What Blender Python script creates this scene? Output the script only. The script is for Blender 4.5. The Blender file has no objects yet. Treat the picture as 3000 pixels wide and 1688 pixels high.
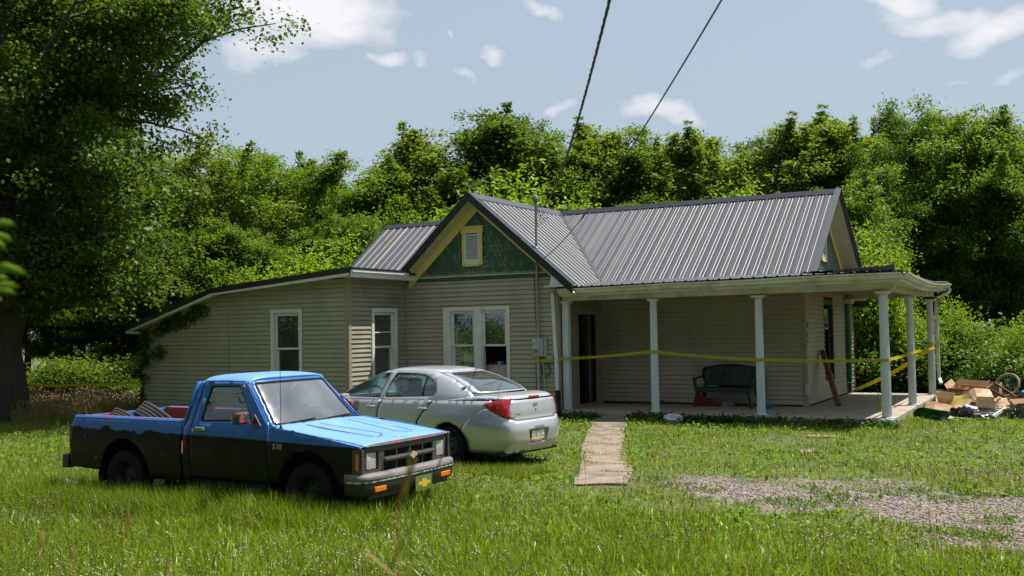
import bpy, math, random
import numpy as np
from mathutils import Vector, Matrix
from mathutils.geometry import delaunay_2d_cdt

random.seed(7); rng = np.random.default_rng(7)
scene = bpy.context.scene
COL = scene.collection

# ------------------------------------------------------------------ camera
XD = np.array([0.87160266, -0.03536695, -0.48893557])
YD = np.array([0.48989715, 0.02704248, 0.87136071])
ZD = np.cross(XD, YD)
CAM = np.array([4.94423093, -21.51621098, 1.76153084])
RW = np.stack([XD, YD, ZD], 1)              # world -> (right, down, forward)
cd = bpy.data.cameras.new("camera"); cam = bpy.data.objects.new("camera", cd); COL.objects.link(cam)
right, down, fwd = RW[0], RW[1], RW[2]
M = Matrix(((right[0], -down[0], -fwd[0], CAM[0]), (right[1], -down[1], -fwd[1], CAM[1]),
            (right[2], -down[2], -fwd[2], CAM[2]), (0, 0, 0, 1)))
cam.matrix_world = M
cd.sensor_width = 36.0; cd.lens = 35.0; cd.clip_start = 0.1; cd.clip_end = 3000
cd.dof.use_dof = True; cd.dof.focus_distance = 17.5; cd.dof.aperture_fstop = 3.2
scene.camera = cam
scene.render.resolution_x = 1024; scene.render.resolution_y = 576

# ------------------------------------------------------------------ sky, sun, exposure
SUN_DIR = Vector((0.30, 0.30, 0.93)).normalized()          # from the ground towards the sun
elev = math.asin(SUN_DIR.z); azim = math.atan2(SUN_DIR.x, SUN_DIR.y)
world = bpy.data.worlds.new("World"); scene.world = world; world.use_nodes = True
wn = world.node_tree.nodes; wl = world.node_tree.links; wn.clear()
wout = wn.new("ShaderNodeOutputWorld"); bg = wn.new("ShaderNodeBackground")
sky = wn.new("ShaderNodeTexSky"); sky.sky_type = 'NISHITA'; sky.sun_disc = False
sky.sun_elevation = elev; sky.sun_rotation = azim; sky.air_density = 1.0; sky.dust_density = 2.2; sky.ozone_density = 1.0
SKY_STRENGTH = 0.067
bg.inputs[1].default_value = SKY_STRENGTH
wl.new(bg.outputs[0], wout.inputs[0])
def dirpx(x, y):
    c = np.array([(x - 1500) / 2917., (y - 844) / 2917., 1.]); c /= np.linalg.norm(c)
    return RW.T @ c
tc = wn.new("ShaderNodeTexCoord")
# wispy noise (project the direction on a plane overhead so clouds flatten to the horizon)
mp = wn.new("ShaderNodeMapping"); mp.inputs['Scale'].default_value = (1, 1, 2.2)
wl.new(tc.outputs['Generated'], mp.inputs[0])
nz = wn.new("ShaderNodeTexNoise"); nz.inputs['Scale'].default_value = 14; nz.inputs['Detail'].default_value = 9; nz.inputs['Roughness'].default_value = .58
wl.new(mp.outputs[0], nz.inputs['Vector'])
def mth(op, a, b=None, c=None, clamp=False):
    n = wn.new("ShaderNodeMath"); n.operation = op; n.use_clamp = clamp
    for i, v in enumerate((a, b, c)):
        if v is None: continue
        if isinstance(v, (int, float)): n.inputs[i].default_value = v
        else: wl.new(v, n.inputs[i])
    return n.outputs[0]
clouds = [  # centre px, radii in px (along, across), tilt, strength
    ((880, 30), (280, 100), 0.05, 1.25), ((790, 120), (130, 70), -.3, .9), ((1070, 70), (100, 40), .25, .85),
    ((1150, 172), (42, 26), .2, .85), ((1222, 182), (38, 22), .5, .85), ((1330, 116), (22, 20), .8, .75), ((1470, 155), (40, 24), .4, .7),
    ((1372, 222), (52, 16), .1, .7), ((1600, 15), (75, 18), .4, .85), ((1650, 300), (60, 22), -.1, .9), ((1930, 325), (110, 38), .3, .95),
    ((2640, 8), (100, 30), .1, 1.0), ((2760, 55), (160, 42), .15, 1.0), ((2920, 95), (110, 52), 0, 1.1), ((2590, 140), (60, 24), -.4, .75),
    ((2960, 250), (60, 20), 0, .5), ((2800, 230), (60, 12), 0, .5), ((2190, 365), (40, 20), 0, .5)]
wobble = wn.new("ShaderNodeTexNoise"); wobble.inputs['Scale'].default_value = 7; wobble.inputs['Detail'].default_value = 6; wobble.inputs['Roughness'].default_value = .6
wl.new(tc.outputs['Generated'], wobble.inputs['Vector'])
wadd = wn.new("ShaderNodeVectorMath"); wadd.operation = 'MULTIPLY_ADD'
wl.new(wobble.outputs['Color'], wadd.inputs[0]); wadd.inputs[1].default_value = (.09, .09, .09)
wsub = wn.new("ShaderNodeVectorMath"); wsub.operation = 'ADD'; wl.new(tc.outputs['Generated'], wsub.inputs[0]); wsub.inputs[1].default_value = (-.045, -.045, -.045)
wl.new(wsub.outputs[0], wadd.inputs[2])
acc = None
for (cx, cy), (ra, rb), tilt, st in clouds:
    d = dirpx(cx, cy)
    ax = dirpx(cx + 50 * math.cos(tilt), cy + 50 * math.sin(tilt)) - d; ax /= np.linalg.norm(ax)
    bx = dirpx(cx - 50 * math.sin(tilt), cy + 50 * math.cos(tilt)) - d; bx /= np.linalg.norm(bx)
    def dot(v, s):
        n = wn.new("ShaderNodeVectorMath"); n.operation = 'DOT_PRODUCT'; wl.new(wadd.outputs[0], n.inputs[0]); n.inputs[1].default_value = tuple(v * s)
        return mth('SUBTRACT', n.outputs['Value'], float(v @ d * s))
    u = dot(ax, 2917 / ra); v = dot(bx, 2917 / rb)
    r2 = mth('ADD', mth('MULTIPLY', u, u), mth('MULTIPLY', v, v))
    g = mth('MULTIPLY', mth('SUBTRACT', 1.0, mth('MULTIPLY', r2, .62), None, True), st)
    fw = wn.new("ShaderNodeVectorMath"); fw.operation = 'DOT_PRODUCT'; wl.new(tc.outputs['Generated'], fw.inputs[0]); fw.inputs[1].default_value = tuple(d)
    g = mth('MULTIPLY', g, mth('GREATER_THAN', fw.outputs['Value'], .3))
    acc = g if acc is None else mth('MAXIMUM', acc, g)
# elsewhere in the sky: scattered fair-weather clouds of the same sort
nb = wn.new("ShaderNodeTexNoise"); nb.inputs['Scale'].default_value = 2.3; nb.inputs['Detail'].default_value = 2
wl.new(mp.outputs[0], nb.inputs['Vector'])
fv = wn.new("ShaderNodeVectorMath"); fv.operation = 'DOT_PRODUCT'; wl.new(tc.outputs['Generated'], fv.inputs[0]); fv.inputs[1].default_value = tuple(dirpx(1500, 700))
away = mth('SUBTRACT', 1.0, mth('MULTIPLY', mth('SUBTRACT', fv.outputs['Value'], .72), 8, None, True), None, True)
bgc = mth('MULTIPLY', mth('MULTIPLY', mth('SUBTRACT', nb.outputs['Fac'], .60), 5, None, True), away)
acc = mth('MAXIMUM', acc, bgc)
cover = mth('MULTIPLY', mth('SUBTRACT', mth('ADD', mth('MULTIPLY', acc, .62), mth('MULTIPLY', mth('SUBTRACT', nz.outputs['Fac'], .5), 1.2)), .19), 1.7, None, True)
cover = mth('MULTIPLY', cover, mth('MULTIPLY', acc, 2.5, None, True))
# haze: the summer sky whitens towards the horizon
mixh = wn.new("ShaderNodeMix"); mixh.data_type = 'RGBA'; mixh.inputs[0].default_value = .72
wl.new(sky.outputs[0], mixh.inputs[6]); mixh.inputs[7].default_value = (4.7, 5.7, 6.5, 1)
mixc = wn.new("ShaderNodeMix"); mixc.data_type = 'RGBA'
wl.new(cover, mixc.inputs[0]); wl.new(mixh.outputs[2], mixc.inputs[6]); mixc.inputs[7].default_value = (8.4, 8.3, 8.6, 1)
wl.new(mixc.outputs[2], bg.inputs[0])
sd = bpy.data.lights.new("sun", 'SUN'); sd.energy = 5.0; sd.angle = math.radians(.55); sd.color = (1, .955, .88)
sun = bpy.data.objects.new("sun", sd); COL.objects.link(sun)
sun.rotation_euler = (-SUN_DIR).to_track_quat('-Z', 'Y').to_euler(); sun.location = (5, 5, 30)
vs = scene.view_settings; vs.view_transform = 'Standard'; vs.look = 'None'; vs.gamma = 1; vs.use_curve_mapping = False
vs.exposure = 0.74

# ------------------------------------------------------------------ materials
def nodes(m): return m.node_tree.nodes, m.node_tree.links
def srgb(r, g, b):
    f = lambda c: (c / 255 / 12.92) if c / 255 <= .04045 else ((c / 255 + .055) / 1.055) ** 2.4
    return (f(r), f(g), f(b))
def pmat(name, c1, c2=None, rough=.6, scale=6., bump=0., bscale=None, metal=0., spec=.5, coat=0., stretch=(1, 1, 1), lo=.35, hi=.7, detail=6, c3=None, s3=2., lo3=.55, hi3=.7, r2=None):
    """Principled with a base colour, patches of c2 and (larger) patches of c3, all procedural in object space."""
    m = bpy.data.materials.new(name); m.use_nodes = True; n, l = nodes(m)
    p = n['Principled BSDF']
    p.inputs['Roughness'].default_value = rough; p.inputs['Metallic'].default_value = metal
    p.inputs['Specular IOR Level'].default_value = spec; p.inputs['Coat Weight'].default_value = coat
    c1 = tuple(c1) + (1,)
    tcn = n.new('ShaderNodeTexCoord'); mpn = n.new('ShaderNodeMapping'); mpn.inputs['Scale'].default_value = stretch
    l.new(tcn.outputs['Object'], mpn.inputs[0])
    no = n.new('ShaderNodeTexNoise'); no.inputs['Scale'].default_value = scale; no.inputs['Detail'].default_value = detail; no.inputs['Roughness'].default_value = .65
    l.new(mpn.outputs[0], no.inputs['Vector'])
    if c2 is None: c2 = tuple(x * .8 for x in c1[:3])
    mr = n.new('ShaderNodeMapRange'); mr.inputs[1].default_value = lo; mr.inputs[2].default_value = hi; l.new(no.outputs['Fac'], mr.inputs[0])
    mx = n.new('ShaderNodeMix'); mx.data_type = 'RGBA'; l.new(mr.outputs[0], mx.inputs[0]); mx.inputs[6].default_value = c1; mx.inputs[7].default_value = tuple(c2) + (1,)
    out = mx.outputs[2]
    if c3 is not None:
        n3 = n.new('ShaderNodeTexNoise'); n3.inputs['Scale'].default_value = s3; n3.inputs['Detail'].default_value = 8; n3.inputs['Roughness'].default_value = .7
        l.new(mpn.outputs[0], n3.inputs['Vector'])
        m3 = n.new('ShaderNodeMapRange'); m3.inputs[1].default_value = lo3; m3.inputs[2].default_value = hi3; l.new(n3.outputs['Fac'], m3.inputs[0])
        mx3 = n.new('ShaderNodeMix'); mx3.data_type = 'RGBA'; l.new(m3.outputs[0], mx3.inputs[0]); l.new(out, mx3.inputs[6]); mx3.inputs[7].default_value = tuple(c3) + (1,)
        out = mx3.outputs[2]
    l.new(out, p.inputs['Base Color'])
    if r2 is not None:
        rr = n.new('ShaderNodeMapRange'); rr.inputs[3].default_value = rough; rr.inputs[4].default_value = r2; l.new(mr.outputs[0], rr.inputs[0]); l.new(rr.outputs[0], p.inputs['Roughness'])
    if bump:
        nb2 = n.new('ShaderNodeTexNoise'); nb2.inputs['Scale'].default_value = bscale or scale * 4; nb2.inputs['Detail'].default_value = 5
        l.new(mpn.outputs[0], nb2.inputs['Vector'])
        bn = n.new('ShaderNodeBump'); bn.inputs['Strength'].default_value = bump; bn.inputs['Distance'].default_value = .02
        l.new(nb2.outputs['Fac'], bn.inputs['Height']); l.new(bn.outputs[0], p.inputs['Normal'])
    return m
def glassmat(name, tint=(.75, .85, .8), rough=.02, refl=.0, dirt_haze=0., dirt_haze_col=(.4, .4, .36)):
    m = bpy.data.materials.new(name); m.use_nodes = True; n, l = nodes(m); n.remove(n['Principled BSDF'])
    o = n['Material Output']
    tr = n.new('ShaderNodeBsdfTransparent'); tr.inputs[0].default_value = tuple(tint) + (1,)
    gl = n.new('ShaderNodeBsdfGlossy'); gl.inputs['Roughness'].default_value = rough; gl.inputs[0].default_value = (.95, .97, 1, 1)
    fr = n.new('ShaderNodeFresnel'); fr.inputs[0].default_value = 1.5
    ad = n.new('ShaderNodeMath'); ad.operation = 'MULTIPLY_ADD'; ad.inputs[1].default_value = 1.6; ad.inputs[2].default_value = refl; ad.use_clamp = True
    l.new(fr.outputs[0], ad.inputs[0])
    mx = n.new('ShaderNodeMixShader'); l.new(ad.outputs[0], mx.inputs[0]); l.new(tr.outputs[0], mx.inputs[1]); l.new(gl.outputs[0], mx.inputs[2])
    last = mx.outputs[0]
    if dirt_haze:
        df = n.new('ShaderNodeBsdfDiffuse'); df.inputs[0].default_value = tuple(dirt_haze_col) + (1,)
        tcn = n.new('ShaderNodeTexCoord'); no = n.new('ShaderNodeTexNoise'); no.inputs['Scale'].default_value = 2.2; no.inputs['Detail'].default_value = 1.5
        l.new(tcn.outputs['Object'], no.inputs['Vector'])
        ml = n.new('ShaderNodeMath'); ml.operation = 'MULTIPLY'; ml.inputs[1].default_value = dirt_haze; l.new(no.outputs['Fac'], ml.inputs[0])
        m2 = n.new('ShaderNodeMixShader'); l.new(ml.outputs[0], m2.inputs[0]); l.new(last, m2.inputs[1]); l.new(df.outputs[0], m2.inputs[2]); last = m2.outputs[0]
    l.new(last, o.inputs[0]); return m
def leafmat(name, ca, cb, cc=None, transl=.35, rough=.5, patch=None, patch_scale=.5, spec=.35, z0=None):
    """Leaves or blades: every leaf its own shade, light passing through."""
    m = bpy.data.materials.new(name); m.use_nodes = True; n, l = nodes(m); p = n['Principled BSDF']; o = n['Material Output']
    g = n.new('ShaderNodeNewGeometry'); cr = n.new('ShaderNodeValToRGB'); e = cr.color_ramp.elements
    e[0].color = tuple(ca) + (1,); e[1].color = tuple(cb) + (1,)
    if cc is not None:
        x = cr.color_ramp.elements.new(.93); x.color = tuple(cb) + (1,); e[-1].color = tuple(cc) + (1,)
    l.new(g.outputs['Random Per Island'], cr.inputs[0]); out = cr.outputs[0]
    if patch is not None:
        no = n.new('ShaderNodeTexNoise'); no.inputs['Scale'].default_value = patch_scale; no.inputs['Detail'].default_value = 3; l.new(g.outputs['Position'], no.inputs['Vector'])
        mr = n.new('ShaderNodeMapRange'); mr.inputs[1].default_value = .42; mr.inputs[2].default_value = .66; l.new(no.outputs['Fac'], mr.inputs[0])
        mx = n.new('ShaderNodeMix'); mx.data_type = 'RGBA'; l.new(mr.outputs[0], mx.inputs[0]); l.new(out, mx.inputs[6]); mx.inputs[7].default_value = tuple(patch) + (1,); out = mx.outputs[2]
    l.new(out, p.inputs['Base Color']); p.inputs['Roughness'].default_value = rough; p.inputs['Specular IOR Level'].default_value = spec
    t = n.new('ShaderNodeBsdfTranslucent')
    tm = n.new('ShaderNodeMix'); tm.data_type = 'RGBA'; tm.blend_type = 'MULTIPLY'; tm.inputs[0].default_value = 1; l.new(out, tm.inputs[6]); tm.inputs[7].default_value = (1.5, 1.35, .55, 1)
    l.new(tm.outputs[2], t.inputs[0])
    ms = n.new('ShaderNodeMixShader'); ms.inputs[0].default_value = transl; l.new(p.outputs[0], ms.inputs[1]); l.new(t.outputs[0], ms.inputs[2]); l.new(ms.outputs[0], o.inputs[0])
    return m

# ------------------------------------------------------------------ mesh helpers
class MB:
    def __init__(s): s.v = []; s.f = []
    def add(s, vs_, fs):
        o = len(s.v); s.v += [tuple(map(float, p)) for p in vs_]; s.f += [tuple(i + o for i in f) for f in fs]; return s
    def box(s, a, b, rot=None, c=None):
        x0, y0, z0 = a; x1, y1, z1 = b
        P = [(x0, y0, z0), (x1, y0, z0), (x1, y1, z0), (x0, y1, z0), (x0, y0, z1), (x1, y0, z1), (x1, y1, z1), (x0, y1, z1)]
        if rot is not None:
            c = Vector(c) if c is not None else Vector(((x0 + x1) / 2, (y0 + y1) / 2, (z0 + z1) / 2)); P = [tuple(c + rot @ (Vector(p) - c)) for p in P]
        return s.add(P, [(0, 3, 2, 1), (4, 5, 6, 7), (0, 1, 5, 4), (1, 2, 6, 5), (2, 3, 7, 6), (3, 0, 4, 7)])
    def bar(s, p, q, w, h, up=(0, 0, 1), w2=None, h2=None):
        p = Vector(p); q = Vector(q); d = (q - p).normalized(); u = Vector(up); sd_ = d.cross(u).normalized(); u = sd_.cross(d).normalized()
        w2 = w2 or w; h2 = h2 or h; P = []
        for c, ww, hh in ((p, w, h), (q, w2, h2)):
            for a, b in ((-1, -1), (1, -1), (1, 1), (-1, 1)): P.append(tuple(c + sd_ * a * ww / 2 + u * b * hh / 2))
        return s.add(P, [(0, 1, 2, 3), (7, 6, 5, 4), (0, 4, 5, 1), (1, 5, 6, 2), (2, 6, 7, 3), (3, 7, 4, 0)])
    def tube(s, pts, r, n=8, cap=True, closed=False):
        pts = [Vector(p) for p in pts]; N = len(pts); rr = r if isinstance(r, (list, tuple, np.ndarray)) else [r] * N
        V = []; prev = None
        for i, p in enumerate(pts):
            if closed: d = pts[(i + 1) % N] - pts[i - 1]
            else: d = pts[min(i + 1, N - 1)] - pts[max(i - 1, 0)]
            d = d.normalized() if d.length > 1e-9 else Vector((0, 0, 1))
            if prev is None:
                a = Vector((0, 0, 1)) if abs(d.z) < .9 else Vector((1, 0, 0)); u = d.cross(a).normalized()
            else:
                u = (prev - d * prev.dot(d)); u = u.normalized() if u.length > 1e-6 else d.orthogonal().normalized()
            prev = u; w = d.cross(u)
            for k in range(n):
                t = 2 * math.pi * k / n; V.append(tuple(p + (u * math.cos(t) + w * math.sin(t)) * rr[i]))
        F = []
        for i in range(N if closed else N - 1):
            j = (i + 1) % N
            for k in range(n): k2 = (k + 1) % n; F.append((i * n + k, i * n + k2, j * n + k2, j * n + k))
        if cap and not closed: F.append(tuple(range(n - 1, -1, -1))); F.append(tuple((N - 1) * n + k for k in range(n)))
        return s.add(V, F)
    def lathe(s, prof, n=24, axis='z', c=(0, 0, 0), closed=False):
        V = []; F = []; m_ = len(prof)
        for k in range(n):
            t = 2 * math.pi * k / n; ct, st = math.cos(t), math.sin(t)
            for (r, h) in prof:
                q = {'z': (r * ct, r * st, h), 'y': (r * ct, h, r * st), 'x': (h, r * ct, r * st)}[axis]
                V.append((q[0] + c[0], q[1] + c[1], q[2] + c[2]))
        for k in range(n):
            k2 = (k + 1) % n
            for j in range(m_ if closed else m_ - 1):
                j2 = (j + 1) % m_; F.append((k * m_ + j, k2 * m_ + j, k2 * m_ + j2, k * m_ + j2))
        return s.add(V, F)
    def prism(s, poly, axis, a, b):
        """2D polygon extruded along an axis from a to b; poly coordinates are the other two axes in xyz order."""
        n = len(poly); V = []
        for h in (a, b):
            for (u, v) in poly: V.append({'x': (h, u, v), 'y': (u, h, v), 'z': (u, v, h)}[axis])
        F = [tuple(range(n - 1, -1, -1)), tuple(range(n, 2 * n))] + [(i, (i + 1) % n, n + (i + 1) % n, n + i) for i in range(n)]
        return s.add(V, F)
    def build(s, name, mat, parent=None, smooth=False, angle=35, solid=0, bevel=0, offset=-1, mx=None):
        me = bpy.data.meshes.new(name); me.from_pydata(s.v, [], s.f); me.validate(); me.update()
        return finish(me, name, mat, parent, smooth, angle, solid, bevel, offset, mx)
def finish(me, name, mat, parent=None, smooth=False, angle=35, solid=0, bevel=0, offset=-1, mx=None):
    if mat is not None: me.materials.append(mat)
    if solid or bevel or True:
        import bmesh
        if len(me.polygons) < 60000:
            bm = bmesh.new(); bm.from_mesh(me); bmesh.ops.recalc_face_normals(bm, faces=bm.faces) if not solid else None; bm.to_mesh(me); bm.free()
    if smooth:
        me.polygons.foreach_set('use_smooth', [True] * len(me.polygons)); me.set_sharp_from_angle(angle=math.radians(angle))
    o = bpy.data.objects.new(name, me); COL.objects.link(o)
    if parent is not None: o.parent = parent
    if mx is not None: o.matrix_local = mx
    if solid: md = o.modifiers.new('solid', 'SOLIDIFY'); md.thickness = solid; md.offset = offset
    if bevel: md = o.modifiers.new('bevel', 'BEVEL'); md.width = bevel; md.segments = 2; md.limit_method = 'ANGLE'; md.angle_limit = math.radians(40)
    return o
def fastmesh(name, V, F, mat, parent=None, smooth=False):
    """numpy arrays -> mesh object; F is (n,3) or (n,4) or a list of such arrays."""
    V = np.asarray(V, np.float32); Fs = F if isinstance(F, list) else [F]
    me = bpy.data.meshes.new(name); me.vertices.add(len(V)); me.vertices.foreach_set('co', V.ravel())
    li = np.concatenate([f.ravel() for f in Fs]).astype(np.int32); tot = np.concatenate([np.full(len(f), f.shape[1]) for f in Fs]).astype(np.int32)
    st = np.concatenate([[0], np.cumsum(tot)[:-1]]).astype(np.int32)
    me.loops.add(len(li)); me.loops.foreach_set('vertex_index', li); me.polygons.add(len(tot)); me.polygons.foreach_set('loop_start', st)
    if smooth: me.polygons.foreach_set('use_smooth', np.ones(len(tot), bool))
    me.update(calc_edges=True); me.materials.append(mat)
    o = bpy.data.objects.new(name, me); COL.objects.link(o)
    if parent is not None: o.parent = parent
    return o
def thing(name, label, cat, loc=(0, 0, 0), rotz=0, group=None):
    o = bpy.data.objects.new(name, None); COL.objects.link(o); o.location = loc; o.rotation_euler = (0, 0, rotz); o.empty_display_size = .2
    o['label'] = label; o['category'] = cat
    if group: o['group'] = group
    return o
def tag(o, label, cat, group=None):
    o['label'] = label; o['category'] = cat
    if group: o['group'] = group
    return o
def inpoly(P, poly):
    x, y = P[:, 0], P[:, 1]; r = np.zeros(len(P), bool); n = len(poly)
    for i in range(n):
        x0, y0 = poly[i]; x1, y1 = poly[(i + 1) % n]
        if y0 == y1: continue
        c = ((y0 > y) != (y1 > y)) & (x < (x1 - x0) * (y - y0) / (y1 - y0) + x0); r ^= c
    return r
def subdiv(poly, step):
    out = []
    for i in range(len(poly)):
        a = np.array(poly[i], float); b = np.array(poly[(i + 1) % len(poly)], float); n = max(1, int(math.ceil(np.linalg.norm(b - a) / step)))
        for k in range(n): out.append(tuple(a + (b - a) * k / n))
    return out
def rounded(poly, r, n=4):
    """round the corners of a polygon"""
    out = []; N = len(poly)
    for i in range(N):
        p = Vector(poly[i]); a = Vector(poly[i - 1]); b = Vector(poly[(i + 1) % N])
        rr = r[i] if isinstance(r, (list, tuple)) else r
        if rr <= 0: out.append(tuple(p)); continue
        da = (a - p); db = (b - p); k = min(rr, da.length * .45, db.length * .45); s0 = p + da.normalized() * k; s1 = p + db.normalized() * k
        for j in range(n + 1):
            t = j / n; out.append(tuple(s0 * (1 - t) ** 2 + p * 2 * t * (1 - t) + s1 * t ** 2))
    return out
def circ(c, r, n=24, a0=0, a1=2 * math.pi):
    full = abs(a1 - a0 - 2 * math.pi) < 1e-6; m_ = n if full else n + 1
    return [(c[0] + r * math.cos(a0 + (a1 - a0) * k / n), c[1] + r * math.sin(a0 + (a1 - a0) * k / n)) for k in range(m_)]
def panel(outline, fn, holes=(), step=.08):
    """Cut a sheet out of a 2D outline with holes (exact edges), then lay it on the surface fn(u,v)->xyz."""
    loops = [subdiv(outline, step)] + [subdiv(h, step) for h in holes]
    pts = []; edges = []
    for lp in loops:
        o = len(pts); pts += lp; edges += [(o + i, o + (i + 1) % len(lp)) for i in range(len(lp))]
    P = np.array(outline); lo = P.min(0); hi = P.max(0)
    gx = np.arange(lo[0] + step / 2, hi[0], step); gy = np.arange(lo[1] + step / 2, hi[1], step)
    G = np.array([(x + (step * .5 if j % 2 else 0), y) for j, y in enumerate(gy) for x in gx]) if len(gx) and len(gy) else np.zeros((0, 2))
    if len(G):
        k = inpoly(G, outline)
        for h in holes: k &= ~inpoly(G, h)
        G = G[k]
        B = np.array(pts)
        if len(G): d = np.min(np.linalg.norm(G[:, None] - B[None], axis=2), axis=1); G = G[d > step * .45]
        pts = pts + [tuple(g) for g in G]
    vo, eo, fo, *_ = delaunay_2d_cdt([Vector(p) for p in pts], edges, [], 0, 1e-6)
    vo = np.array([tuple(v) for v in vo]); C = np.array([vo[list(f)].mean(0) for f in fo]); k = inpoly(C, outline)
    for h in holes: k &= ~inpoly(C, h)
    mb = MB(); mb.v = [tuple(fn(*p)) for p in vo]; mb.f = [tuple(f) for f, kk in zip(fo, k) if kk]
    return mb
def ribbon(pts, w, fn, lift=.0015, out=None):
    """a thin line (panel gap, trim) along 2D points laid on fn, slightly proud"""
    V = []; F = []; n = len(pts)
    for i in range(n):
        a = Vector(pts[max(i - 1, 0)]); b = Vector(pts[min(i + 1, n - 1)]); d = (b - a).normalized(); q = Vector((-d.y, d.x)) * w / 2; p = Vector(pts[i])
        for s_ in (1, -1):
            P3 = Vector(fn(*(p + q * s_)))
            e = .004; n3 = (Vector(fn(p.x + e, p.y)) - Vector(fn(p.x - e, p.y))).cross(Vector(fn(p.x, p.y + e)) - Vector(fn(p.x, p.y - e)))
            n3 = n3.normalized() if n3.length > 0 else Vector((0, 0, 1))
            if out is not None and n3.dot(Vector(out)) < 0: n3 = -n3
            V.append(tuple(P3 + n3 * lift))
    for i in range(n - 1): F.append((2 * i, 2 * i + 1, 2 * i + 3, 2 * i + 2))
    mb = MB(); mb.add(V, F); return mb
def path2(pts, step=.06):
    out = []
    for i in range(len(pts) - 1):
        a = np.array(pts[i], float); b = np.array(pts[i + 1], float); n = max(1, int(np.linalg.norm(b - a) / step))
        for k in range(n): out.append(tuple(a + (b - a) * k / n))
    out.append(tuple(pts[-1])); return out
def textverts(s, size, extrude=0.0):
    c = bpy.data.curves.new('t', 'FONT'); c.body = s; c.size = size; c.extrude = extrude; c.resolution_u = 2; c.align_x = 'CENTER'; c.align_y = 'CENTER'
    o = bpy.data.objects.new('t', c); COL.objects.link(o); dg = bpy.context.evaluated_depsgraph_get(); dg.update()
    me = bpy.data.meshes.new_from_object(o.evaluated_get(dg)); V = [tuple(v.co) for v in me.vertices]; F = [tuple(p.vertices) for p in me.polygons]
    bpy.data.objects.remove(o); bpy.data.curves.remove(c); bpy.data.meshes.remove(me); return V, F
# ================================================================== GROUND HEIGHT AND GROUND MAPS
def sstep(a, b, x):
    t = np.clip((x - a) / (b - a), 0, 1); return t * t * (3 - 2 * t)
def gz(x, y):
    x = np.asarray(x, float); y = np.asarray(y, float)
    return -.15 - .135 * sstep(-3.0, -7.5, y) + .018 * np.sin(x * .9 + 1) * np.cos(y * .7) + .012 * np.sin(x * 2.3 + y * 1.7)
def vnoise(x, y, s=1., seed=0):
    """cheap value noise"""
    x = np.asarray(x, float) * s; y = np.asarray(y, float) * s; xi = np.floor(x).astype(int); yi = np.floor(y).astype(int); fx = x - xi; fy = y - yi
    fx = fx * fx * (3 - 2 * fx); fy = fy * fy * (3 - 2 * fy)
    def h(a, b): v = np.sin(a * 127.1 + b * 311.7 + seed * 74.7) * 43758.5453; return v - np.floor(v)
    return (h(xi, yi) * (1 - fx) + h(xi + 1, yi) * fx) * (1 - fy) + (h(xi, yi + 1) * (1 - fx) + h(xi + 1, yi + 1) * fx) * fy
def fbm(x, y, s, seed=0): return .5 * vnoise(x, y, s, seed) + .3 * vnoise(x, y, s * 2.1, seed + 1) + .2 * vnoise(x, y, s * 4.3, seed + 2)
def gravel(x, y):
    """0..1: the gravel drive that comes in from the right"""
    x = np.asarray(x, float); y = np.asarray(y, float)
    yc = np.where(x < 2, -8.95 - .20 * x, -9.35 - .27 * (x - 2)); hw = np.clip(.55 + .42 * x, .05, 2.6)
    d = np.abs(y - yc) / hw; v = 1 - sstep(.35, 1.3, d + (fbm(x, y, 1.9, 3) - .45) * 1.7)
    return v * sstep(-.9, .6, x)
WALK = [(-3.55, -2.55, .68), (-3.05, -3.55, .68), (-2.62, -4.6, .64), (-2.2, -5.65, .66), (-1.72, -6.75, .66), (-1.2, -7.85, .70), (-.72, -8.8, .74), (-.42, -9.6, .72)]
def walkmask(x, y):
    x = np.asarray(x, float); y = np.asarray(y, float); t = np.clip((y + 2.4) / (-10.0 + 2.4), 0, 1)
    xc = np.interp(-y, [2.4, 3.55, 4.6, 5.65, 6.75, 7.85, 8.8, 10.1], [-3.45, -3.0, -2.62, -2.2, -1.72, -1.2, -.75, -.32])
    return (np.abs(x - xc) < .35 - .09 * fbm(x * 1.0, y, 3.1, 88)) & (y < -2.3) & (y > -9.95)

# ================================================================== MATERIALS OF THE HOUSE
SIDING = pmat('siding_vinyl', srgb(166, 160, 140), srgb(150, 144, 124), rough=.5, scale=1.6, stretch=(1, 1, .5), c3=srgb(96, 92, 76), s3=1.1, lo3=.6, hi3=.86, bump=.06, bscale=60)
SIDING2 = pmat('siding_vinyl_mildew', srgb(152, 147, 130), srgb(132, 128, 112), rough=.55, scale=1.6, c3=srgb(70, 66, 56), s3=.9, lo3=.56, hi3=.8, bump=.06, bscale=60)
LAPSHADE = pmat('wall_lap_shade', (.035, .032, .028), rough=.95)  # near-black sheathing colour draws the shadow line under each siding lap
TRIMT = pmat('trim_tan', srgb(148, 142, 124), rough=.5)
WHITE = pmat('paint_white', (.66, .68, .66), (.55, .57, .55), rough=.45, scale=5, c3=(.33, .33, .29), s3=3, lo3=.6, hi3=.85)
WHITEW = pmat('paint_white_weathered', (.60, .60, .52), (.46, .46, .34), rough=.55, scale=3, c3=(.20, .21, .10), s3=2.2, lo3=.5, hi3=.78)
COLW = pmat('column_paint', (.60, .64, .66), (.5, .54, .56), rough=.4, scale=5, c3=(.3, .3, .27), s3=6, lo3=.62, hi3=.8)
ROOF = pmat('roof_steel', (.052, .055, .064), (.043, .046, .055), rough=.44, scale=2, spec=.6, c3=(.065, .068, .075), s3=.7)
ROOFT = pmat('roof_trim_steel', (.016, .018, .024), rough=.35, spec=.55)
GREEN = pmat('paint_green', srgb(38, 84, 62), srgb(30, 72, 52), rough=.6, scale=6, c3=srgb(150, 140, 128), s3=9, lo3=.62, hi3=.68)
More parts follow.
